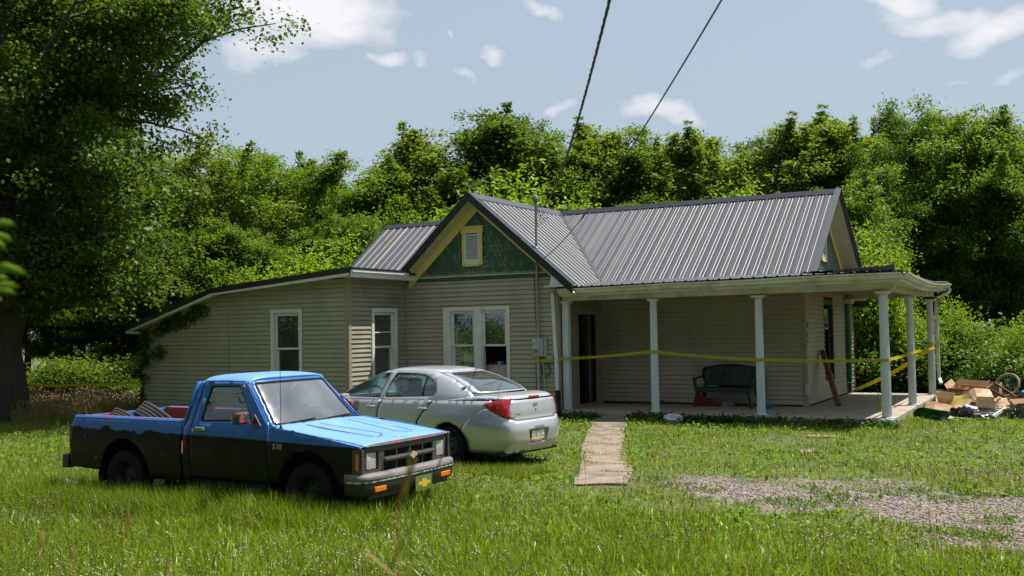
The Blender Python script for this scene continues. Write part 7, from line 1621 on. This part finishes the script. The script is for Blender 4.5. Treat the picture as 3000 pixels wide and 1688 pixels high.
# near plant cut by the left edge, out of focus
nl = thing('leafy_branch', 'blurred bright leaves close to the lens at the left edge', 'branch', tuple(CAM + RW.T @ np.array([-1.13, .05, 2.0])))
V = []; F = []; r = np.random.default_rng(9)
leaves_near = [((-20, 655), (48, 662), 14), ((-25, 690), (40, 708), 15), ((-30, 700), (22, 735), 14), ((-20, 775), (85, 808), 17), ((-10, 800), (60, 788), 10), ((-30, 820), (28, 818), 14), ((-20, 838), (60, 842), 12), ((-30, 850), (52, 862), 13), ((-20, 880), (8, 882), 8)]
base0 = np.array(nl.location); st_pts = []
for i, ((ax_, ay_), (bx_, by_), w_) in enumerate(leaves_near):
    D = 1.9 + .12 * (i % 3); A = CAM + RW.T @ np.array([(ax_ - 1500) / 2917 * D, (ay_ - 844) / 2917 * D, D]) - base0; B = CAM + RW.T @ np.array([(bx_ - 1500) / 2917 * (D - .05), (by_ - 844) / 2917 * (D - .05), D - .05]) - base0
    d = B - A; up = RW.T @ np.array([.1, -1, .4]); up -= d * (up @ d) / (d @ d); up = up / np.linalg.norm(up) * w_ * .5 / 2917 * D; k = len(V); bend = np.array([0, 0, .006])
    V += [tuple(A), tuple(A + d * .35 + up + bend), tuple(A + d * .7 + up * .7 + bend), tuple(B), tuple(A + d * .7 - up * .7), tuple(A + d * .35 - up), tuple(A + d * .5 + bend * .3)]; F += [(k, k + 1, k + 6), (k + 1, k + 2, k + 6), (k + 2, k + 3, k + 6), (k + 3, k + 4, k + 6), (k + 4, k + 5, k + 6), (k + 5, k, k + 6)]
    mb = MB(); mb.v = V[k:]; mb.f = [tuple(q - k for q in f) for f in F[-6:]]; mb.build('leaf', LM_BRIGHT, nl, smooth=True, solid=.0006); st_pts.append(A)
m = MB(); m.tube([tuple(p) for p in (st_pts[0], st_pts[3], st_pts[7], st_pts[7] + np.array([-.02, .0, -.6]), st_pts[7] + np.array([-.05, .0, -1.72]))], .004, 5); m.build('stem', LM_BRIGHT, nl)
# ================================================================== GROUND, WALK, GRASS
gm = bpy.data.materials.new('ground_soil'); gm.use_nodes = True; n, l = nodes(gm); p = n['Principled BSDF']; p.inputs['Roughness'].default_value = .95
at_ = n.new('ShaderNodeAttribute'); at_.attribute_name = 'gravel'; g_ = n.new('ShaderNodeNewGeometry')
n1 = n.new('ShaderNodeTexNoise'); n1.inputs['Scale'].default_value = 6; n1.inputs['Detail'].default_value = 8; l.new(g_.outputs['Position'], n1.inputs['Vector'])
mxa = n.new('ShaderNodeMix'); mxa.data_type = 'RGBA'; l.new(n1.outputs['Fac'], mxa.inputs[0]); mxa.inputs[6].default_value = (.06, .07, .02, 1); mxa.inputs[7].default_value = (.11, .14, .035, 1)
vo = n.new('ShaderNodeTexVoronoi'); vo.inputs['Scale'].default_value = 42; l.new(g_.outputs['Position'], vo.inputs['Vector']); cr = n.new('ShaderNodeValToRGB'); e = cr.color_ramp.elements; e[0].color = (.08, .065, .06, 1); e[1].color = (.30, .25, .22, 1); e2 = e.new(.5); e2.color = (.18, .14, .12, 1)
sv = n.new('ShaderNodeSeparateColor'); l.new(vo.outputs['Color'], sv.inputs[0]); l.new(sv.outputs[0], cr.inputs[0])
n3 = n.new('ShaderNodeTexNoise'); n3.inputs['Scale'].default_value = 2.2; n3.inputs['Detail'].default_value = 6; l.new(g_.outputs['Position'], n3.inputs['Vector']); mr3 = n.new('ShaderNodeMapRange'); mr3.inputs[1].default_value = .5; mr3.inputs[2].default_value = .66; l.new(n3.outputs['Fac'], mr3.inputs[0])
mxg = n.new('ShaderNodeMix'); mxg.data_type = 'RGBA'; l.new(mr3.outputs[0], mxg.inputs[0]); l.new(cr.outputs[0], mxg.inputs[6]); mxg.inputs[7].default_value = (.19, .14, .095, 1)
mxb = n.new('ShaderNodeMix'); mxb.data_type = 'RGBA'; l.new(at_.outputs['Fac'], mxb.inputs[0]); l.new(mxa.outputs[2], mxb.inputs[6]); l.new(mxg.outputs[2], mxb.inputs[7]); l.new(mxb.outputs[2], p.inputs['Base Color'])
bn = n.new('ShaderNodeBump'); bn.inputs['Strength'].default_value = .6; bn.inputs['Distance'].default_value = .03; l.new(vo.outputs['Distance'], bn.inputs['Height']); l.new(bn.outputs[0], p.inputs['Normal'])
gxs = np.unique(np.concatenate([[-900, -300, -120, -60], np.arange(-34, -8, .8), np.arange(-8, 8.001, .14), np.arange(9, 34, .8), [60, 120, 300, 900]])); gys = np.unique(np.concatenate([[-900, -300, -100, -50, -30], np.arange(-24, -17, .5), np.arange(-17, -1.5, .14), np.arange(-1.5, 40, .8), [60, 120, 300, 900]]))
GX_, GY_ = np.meshgrid(gxs, gys); GZ_ = gz(GX_, GY_); V = np.stack([GX_, GY_, GZ_], -1).reshape(-1, 3); nx, ny = len(gxs), len(gys); idx = np.arange(nx * ny).reshape(ny, nx)
F = np.stack([idx[:-1, :-1], idx[:-1, 1:], idx[1:, 1:], idx[1:, :-1]], -1).reshape(-1, 4); ground = fastmesh('ground', V, F, gm, None, True); ground['kind'] = 'structure'
att = ground.data.attributes.new('gravel', 'FLOAT', 'POINT'); att.data.foreach_set('value', gravel(V[:, 0], V[:, 1]).astype(np.float32))
# concrete walk
PAV = pmat('walk_concrete', srgb(136, 120, 106), srgb(112, 98, 86), rough=.9, scale=5, c3=srgb(84, 76, 58), s3=2.5, lo3=.48, hi3=.72, bump=.5, bscale=40)
walk = bpy.data.objects.new('garden_path', None); COL.objects.link(walk); walk['kind'] = 'structure'; walk.location = (0, 0, 0)
cx_ = lambda y: float(np.interp(-y, [2.4, 3.55, 4.6, 5.65, 6.75, 7.85, 8.8, 10.1], [-3.45, -3.0, -2.62, -2.2, -1.72, -1.2, -.75, -.32]))
ye = [-2.45, -3.2, -4.1, -5.05, -6.0, -7.0, -7.95, -8.75, -9.85]; r = np.random.default_rng(4)
for k, (a, b) in enumerate(zip(ye[:-1], ye[1:])):
    w_ = .345 if k < 6 else .37; ca, cb = cx_(a), cx_(b); j = r.normal(size=8) * .012; z = float(gz(ca, (a + b) / 2)) + .022
    dirv = Vector((cb - ca, b - a, 0)).normalized(); sdv = Vector((-dirv.y, dirv.x, 0)); A = Vector((ca, a, 0)) + dirv * .018; B = Vector((cb, b, 0)) - dirv * .018; sk = .05 * (k % 2)
    P = [A + sdv * (w_ + j[0]), A - sdv * (w_ + j[1]), B - sdv * (w_ + j[2]), B + sdv * (w_ + j[3])]
    if k == 7: P = [A + sdv * .36, A - sdv * .36, A - sdv * .37 + dirv * .6, B - sdv * .30, B + sdv * .1 - dirv * .05, B + sdv * .37]
    m = MB(); m.prism([(q.x, q.y) for q in P], 'z', z - .09, z); m.v = [(x_, y_, z_ + float(gz(x_, y_)) - float(gz(ca, (a + b) / 2)) + .012) for x_, y_, z_ in m.v]; o = m.build('paving_slab', PAV, walk, bevel=.008)
for (px, py, sx_, sy_, rt_) in ((2385, 1315, .24, .2, .4), (2410, 1284, .26, .17, .1)):
    q = wpt(px, py, 2, -.20); m = MB(); m.prism([(-sx_, -sy_), (sx_ * .8, -sy_ * 1.1), (sx_, sy_ * .7), (sx_ * .2, sy_), (-sx_ * .9, sy_ * .8)], 'z', -.06, .02); o = m.build('stepping_stone', PAV, None, bevel=.012); o.location = (q[0], q[1], float(gz(q[0], q[1]))); o.rotation_euler = (0, 0, rt_); tag(o, 'flat pale stepping stone sunk in the lawn, the %s of two' % ('nearer' if py > 1300 else 'one closer to the porch'), 'stepping stone')
# ---- grass
SLAB = lambda x, y: ((y > -2.38) & (x > -4.7) & (x < 2.07) & (y < 4.8))
HOUSE = lambda x, y: ((x > -15.2) & (x < -8.72) & (y > -4.4)) | ((x > -8.8) & (x < -4.7) & (y > -2.26)) | ((x > -4.8) & (x < .03) & (y > -.1))
def sample(n, D0, D1, r, pw=1.0, edge=.12):
    """ground points in front of the camera between two depths, a little wider than the picture"""
    D = D0 + (D1 - D0) * r.uniform(0, 1, n) ** pw; lat = (r.uniform(-.5 - edge, .5 + edge, n)) * 3000 / 2917 * D
    x = CAM[0] + RW[0][0] * lat + RW[2][0] * D; y = CAM[1] + RW[0][1] * lat + RW[2][1] * D; return x, y, D
def blades(x, y, h, w, r, lean=.45, curve=.6, z=None):
    n = len(x); z = gz(x, y) - .01 if z is None else z; B = np.stack([x, y, z], 1); az = r.uniform(0, 2 * np.pi, n); le = np.abs(r.normal(0, lean, n)); hd = np.stack([np.cos(az), np.sin(az), np.zeros(n)], 1); fa = r.uniform(0, 2 * np.pi, n); sd_ = np.stack([np.cos(fa), np.sin(fa), np.zeros(n)], 1) * (w / 2)[:, None]
    h = h[:, None]; up = np.array([0, 0, 1.]); L1 = hd * (le * .35)[:, None] * h + up * h * .55; L2 = hd * (le * (.35 + curve))[:, None] * h + up * h * np.clip(1 - .28 * le ** 2, .35, 1)[:, None]
    V = np.stack([B - sd_, B + sd_, B + L1 + sd_ * .8, B + L1 - sd_ * .8, B + L2], 1).reshape(-1, 3); i = np.arange(n)[:, None] * 5
    return V, i + np.array([[0, 1, 2, 3]]), i + np.array([[3, 2, 4]])
GL = leafmat('grass_blades', (.065, .14, .010), (.28, .39, .026), (.58, .58, .24), transl=.42, rough=.36, patch=(.17, .25, .026), patch_scale=.9, spec=.45)
GL2 = leafmat('lawn_blades', (.060, .125, .012), (.20, .31, .026), (.46, .44, .16), transl=.42, rough=.42, patch=(.22, .27, .04), patch_scale=1.1, spec=.4)
def veg(name, x, y, h, w, mat, r, **kw):
    V, F4, F3 = blades(x, y, h, w, r, **kw); o = fastmesh(name, V, [F4, F3], mat); o['kind'] = 'stuff'; return o
def keepmask(x, y, r, dens):
    g = gravel(x, y); k = ~(SLAB(x, y) | HOUSE(x, y) | walkmask(x, y)); return k & (r.uniform(0, 1, len(x)) < dens * (1 - .985 * sstep(.25, .8, g)))
r = np.random.default_rng(31)
x, y, D = sample(175000, 4.3, 10.8, r, .8); d = .35 + .65 * fbm(x, y, 1.3, 8); k = keepmask(x, y, r, d); x, y, D = x[k], y[k], D[k]
near_g = np.clip(gravel(x, y - .0) + gravel(x, y + .7) * .9 + gravel(x, y + 1.3) * .5, 0, 1); hh = (.09 + .20 * fbm(x, y, 1.7, 2)) * (1 - .55 * near_g) * r.uniform(.45, 1.25, len(x)) * np.interp(D, [4, 8, 11], [1.15, 1.0, .85]); veg('tall_grass', x, y, hh, np.interp(D, [4, 11], [.0075, .011]) * r.uniform(.5, 1.6, len(x)), GL, r, lean=.75)
x, y, D = sample(200000, 10.5, 22.5, r, .85); k = keepmask(x, y, r, .45 + .55 * fbm(x, y, 1.5, 9)); x, y, D = x[k], y[k], D[k]
tall = np.clip(1.2 - np.abs(y + 12.6) / 2.2, 0, 1); hh = (.035 + .11 * fbm(x, y, 1.3, 4) ** 1.5 + .09 * tall * (x < 1)) * r.uniform(.4, 1.35, len(x)); veg('lawn_grass', x, y, hh, np.interp(D, [10, 22], [.009, .014]) * r.uniform(.7, 1.3, len(x)), GL2, r, lean=.7)
# taller grass round the wheels
n_ = 26000; x = r.uniform(-6.6, -1.1, n_); y = -13.35 - np.abs(r.normal(0, .28, n_)); y = np.where(r.uniform(0, 1, n_) < .25, r.uniform(-13.4, -11.6, n_), y); veg('wheel_side_grass', x, y, r.uniform(.16, .44, n_) * (.6 + .5 * fbm(x, y, 2.2, 77)), np.full(n_, .009), GL, r, lean=.4)
n_ = 9000; x = r.uniform(-4.2, -1.6, n_); y = r.uniform(-9.4, -8.6, n_) + .14 * x; veg('wheel_side_grass', x, y, r.uniform(.06, .2, n_), np.full(n_, .009), GL2, r, lean=.4)
# broad-leaved weeds and clover among the grass
x, y, D = sample(26000, 9, 21, r, .9); k = keepmask(x, y, r, sstep(.45, .62, fbm(x, y, .8, 14)) * .9 + .12); x, y = x[k], y[k]; C = np.stack([x, y, gz(x, y) + r.uniform(.0, .07, len(x))], 1)
C = np.repeat(C, 2, 0) + r.normal(size=(len(C) * 2, 3)) * np.array([.05, .05, .012]); V, F = leafquads(C, .075, .036, r, upb=.9, droop=.15); o = fastmesh('broadleaf_weeds', V, F, leafmat('weed_leaves', (.10, .19, .02), (.17, .28, .035), (.25, .34, .09), transl=.4, rough=.6, spec=.2)); o['kind'] = 'stuff'
# leafy border along the porch edge and the walk
bx = r.uniform(-4.6, 2.2, 2600); by = -2.42 - np.abs(r.normal(0, .14, 2600)); k = ~walkmask(bx, by) & (r.uniform(0, 1, 2600) * 1.6 < .35 + .65 * vnoise(bx, by * 0, 2.0, 3)); C = np.stack([bx, by, gz(bx, by) + r.uniform(0, .12, 2600)], 1)[k]; C = np.repeat(C, 3, 0) + r.normal(size=(k.sum() * 3, 3)) * .03; V, F = leafquads(C, .075, .05, r, upb=.9, droop=0); o = fastmesh('porch_edge_weeds', V, F, leafmat('edge_leaves', (.025, .07, .012), (.05, .12, .02), transl=.35)); o['kind'] = 'stuff'
# weeds on the gravel, in the joints
x, y, D = sample(30000, 8, 16, r); g = gravel(x, y); k = (g > .3) & (fbm(x, y, 1.9, 21) > .60); x, y = x[k], y[k]; C = np.stack([x, y, gz(x, y) + .01], 1); V, F = leafquads(np.repeat(C, 4, 0) + r.normal(size=(len(C) * 4, 3)) * np.array([.03, .03, .005]), .05, .02, r, upb=1.2, droop=.2); o = fastmesh('gravel_weeds', V, F, leafmat('gravel_weed_leaves', (.07, .13, .02), (.13, .19, .035), transl=.3)); o['kind'] = 'stuff'
jx = []; 
for yy in ye[1:-1]:
    c0 = cx_(yy); q = r.uniform(-.36, .36, 90); q = q[r.uniform(0, 1, 90) < .5 + .5 * np.sin(q * 12 + yy * 5)]; jx.append(np.stack([c0 + q, yy + r.normal(size=len(q)) * .02], 1))
jx = np.concatenate(jx); veg('joint_grass', jx[:, 0], jx[:, 1], r.uniform(.03, .08, len(jx)), np.full(len(jx), .014), GL2, r, lean=1.2, z=gz(jx[:, 0], jx[:, 1]) + .012)
# gravel stones
x, y, D = sample(70000, 7.5, 17, r); g = gravel(x, y); k = (g > .3) & (r.uniform(0, 1, len(x)) < g * .9); x, y = x[k][:15000], y[k][:15000]; n_ = len(x); s = r.uniform(.007, .019, n_) ; base = np.array([(1, 0, 0), (0, 1, 0), (-1, 0, 0), (0, -1, 0), (0, 0, .7), (0, 0, -.7)]); V = base[None] * (s[:, None, None] * r.uniform(.6, 1.3, (n_, 6, 1))); a = r.uniform(0, 6.28, n_); ca, sa = np.cos(a)[:, None], np.sin(a)[:, None]; V = np.stack([V[..., 0] * ca - V[..., 1] * sa, V[..., 0] * sa + V[..., 1] * ca, V[..., 2]], -1) + np.stack([x, y, gz(x, y) + .003], 1)[:, None]
Fb = np.array([(0, 1, 4), (1, 2, 4), (2, 3, 4), (3, 0, 4), (1, 0, 5), (2, 1, 5), (3, 2, 5), (0, 3, 5)]); F = (np.arange(n_)[:, None, None] * 6 + Fb[None]).reshape(-1, 3); o = fastmesh('gravel_stones', V.reshape(-1, 3), F, leafmat('stones', (.10, .085, .08), (.25, .205, .18), (.36, .31, .28), transl=0., rough=.8)); o['kind'] = 'stuff'
# seed heads on thin stalks (brown plantain and grass heads), white clover
def heads(x, y, h, hl, hw, mat, r, name, lean=.18):
    n = len(x); B = np.stack([x, y, gz(x, y)], 1); az = r.uniform(0, 6.28, n); le = np.abs(r.normal(0, lean, n)); d = np.stack([np.cos(az) * le, np.sin(az) * le, np.ones(n)], 1); d /= np.linalg.norm(d, axis=1, keepdims=True); T = B + d * h[:, None]; s = np.array([.0016, 0, 0]); s2 = np.array([0, .0016, 0])
    e1 = np.cross(d, [0, 1, 0]); e1 /= np.linalg.norm(e1, axis=1, keepdims=True); e2 = np.cross(d, e1); hl = hl[:, None]; hw = hw[:, None]
    V = np.stack([B - s, B + s, T + s * .7, T - s * .7, T, T + d * hl * .4 + e1 * hw, T + d * hl * .4 + e2 * hw, T + d * hl * .4 - e1 * hw, T + d * hl * .4 - e2 * hw, T + d * hl], 1).reshape(-1, 3); i = np.arange(n)[:, None, None] * 10
    F4 = (i + np.array([[0, 1, 2, 3]])).reshape(-1, 4); F3 = (i + np.array([(4, 5, 6), (4, 6, 7), (4, 7, 8), (4, 8, 5), (9, 6, 5), (9, 7, 6), (9, 8, 7), (9, 5, 8)])).reshape(-1, 3); o = fastmesh(name, V, [F4, F3], mat); o['kind'] = 'stuff'; return o
SH = leafmat('seed_heads', (.10, .065, .03), (.22, .15, .07), (.36, .28, .16), transl=.2); 
x, y, D = sample(8000, 4.8, 13, r, .9); k = keepmask(x, y, r, sstep(.42, .6, fbm(x, y, .7, 40)) * sstep(1000, 2200, 1500 + (x - CAM[0]) * 0 + 700)); x, y, D = x[k], y[k], D[k]; heads(x, y, r.uniform(.18, .38, len(x)) * np.interp(D, [5, 13], [1.0, .65]), r.uniform(.015, .04, len(x)), r.uniform(.005, .008, len(x)), SH, r, 'plantain_heads')
x, y, D = sample(2600, 9, 14, r); k = keepmask(x, y, r, .55 * (gravel(x, y) < .9)); x, y = x[k], y[k]; heads(x, y, r.uniform(.08, .22, len(x)), r.uniform(.02, .04, len(x)), np.full(len(x), .0045), SH, r, 'grass_seed_heads')
x, y, D = sample(6000, 7.5, 13.5, r); k = keepmask(x, y, r, sstep(.5, .64, fbm(x - 3, y, .55, 50))); x, y = x[k], y[k]; heads(x, y, r.uniform(.10, .22, len(x)), r.uniform(.014, .02, len(x)), r.uniform(.007, .010, len(x)), leafmat('clover_flowers', (.42, .38, .30), (.6, .56, .48), transl=.2), r, 'clover_flowers')
# tall dry grass at the left behind the pickup
c0 = []; n_ = 17000; pxr = r.uniform(40, 470, n_); Dr = r.uniform(23.2, 28.5, n_); lat = (pxr - 1500) / 2917 * Dr; x = CAM[0] + RW[0][0] * lat + RW[2][0] * Dr; y = CAM[1] + RW[0][1] * lat + RW[2][1] * Dr; k = ~HOUSE(x, y) & (x < -15.35); x, y = x[k], y[k]
veg('dry_tall_grass', x, y, r.uniform(.10, .62, len(x)) * (.10 + 1.15 * fbm(x, y, .8, 61)), np.full(len(x), .012), leafmat('dry_grass', (.16, .22, .05), (.42, .34, .14), (.56, .45, .24), transl=.45, patch=(.18, .28, .05), patch_scale=.7), r, lean=.5)
heads(x[:7000], y[:7000], r.uniform(.15, .62, min(7000, len(x))) * (.10 + 1.15 * fbm(x[:7000], y[:7000], .8, 61)), np.full(min(7000, len(x)), .09), np.full(min(7000, len(x)), .010), leafmat('dry_heads', (.22, .15, .08), (.40, .28, .17), transl=.2), r, 'dry_seed_heads')
# rough grass round the back and sides
n_ = 60000; pxr = r.uniform(-150, 3150, n_); Dr = r.uniform(20, 34, n_); lat = (pxr - 1500) / 2917 * Dr; x = CAM[0] + RW[0][0] * lat + RW[2][0] * Dr; y = CAM[1] + RW[0][1] * lat + RW[2][1] * Dr; k = ~(HOUSE(x, y) | SLAB(x, y)) & ((x > 2.05) | (x < -15)); x, y = x[k], y[k]; veg('rough_grass', x, y, r.uniform(.06, .22, len(x)), np.full(len(x), .02), GL2, r, lean=.6)
# fine individual stalks close to the lens (soft, tan and green)
FG = [((1165, 1480), (1218, 1345), 1.7, .0055, (.36, .17, .05), 'tan seed head hanging soft in front of the pickup bumper'), ((1187, 1490), (1200, 1320), 1.8, .0032, (.17, .26, .03), 'soft green seed stalk in front of the pickup grille'), ((172, 1372), (178, 1280), 1.9, .0035, (.22, .27, .04), 'soft green stalk left of the pickup bumper'), ((1075, 1620), (1155, 1688), 2.0, .0035, (.46, .36, .16), 'bent pale grass head at the bottom middle'), ((485, 1690), (496, 1615), 2.1, .0045, (.38, .28, .10), 'tan grass head at the bottom left of centre'), ((208, 1640), (218, 1600), 2.1, .0045, (.40, .30, .12), 'pale grass head at the lower left'), ((118, 1600), (124, 1560), 2.2, .0045, (.40, .30, .12), 'second pale grass head at the far lower left'), ((375, 1545), (376, 1490), 2.3, .004, (.36, .2, .08), 'brown grass head under the pickup door')]
for (a, b, D, w_, c_, lab) in FG:
    A = CAM + RW.T @ np.array([(a[0] - 1500) / 2917 * D, (a[1] - 844) / 2917 * D, D]); B = CAM + RW.T @ np.array([(b[0] - 1500) / 2917 * D, (b[1] - 844) / 2917 * D, D]); lowp, hip = (A, B) if A[2] < B[2] else (B, A)
    t = thing('grass_stalk', lab, 'grass stalk', (float(lowp[0]), float(lowp[1]), float(gz(lowp[0], lowp[1])))); b0 = np.array(t.location); mt_ = leafmat('stalk', c_, tuple(q * 1.3 for q in c_), transl=.3)
    m = MB(); m.tube([(0, 0, 0), tuple((lowp - b0) * .5 + np.array([.01, 0, 0])), tuple(lowp - b0)], [.0018, .0015, .0012], 5); m.build('stem', mt_, t)
    P = [lowp - b0 + (hip - lowp) * s_ for s_ in np.linspace(0, 1, 9)]; rr = [w_ * .75 * (.35 + .65 * math.sin(math.pi * (k + .6) / 9.6)) * (1 + .25 * math.sin(k * 2.7)) for k in range(9)]; m = MB(); m.tube([tuple(q) for q in P], rr, 7); m.build('seed_head', mt_, t, smooth=True)
# clump of broad arching blades at the lower left
x, y, D = sample(30, 5.4, 6.6, r); cpt = atD(110, 6.0); cl = thing('grass_clump', 'clump of broad arching grass blades at the lower left corner', 'grass clump', (cpt[0], cpt[1], float(gz(cpt[0], cpt[1]))))
for i in range(34):
    az = r.uniform(0, 6.28); L = r.uniform(.28, .55); w_ = r.uniform(.008, .014); pts_ = []; q = Vector((r.normal() * .12, r.normal() * .12, 0)); d = Vector((math.cos(az) * .25, math.sin(az) * .25, 1)).normalized(); V = []; s_ = Vector((-math.sin(az), math.cos(az), 0))
    for k in range(7):
        ww = w_ * (1 - (k / 6) ** 2) + .0004; V += [tuple(q - s_ * ww), tuple(q + s_ * ww)]; q = q + d * L / 6; d = (d + Vector((math.cos(az) * .3, math.sin(az) * .3, -.26))).normalized()
    m = MB(); m.add(V, [(2 * k, 2 * k + 1, 2 * k + 3, 2 * k + 2) for k in range(6)]); m.build('blade', LM_BRIGHT, cl, smooth=True)
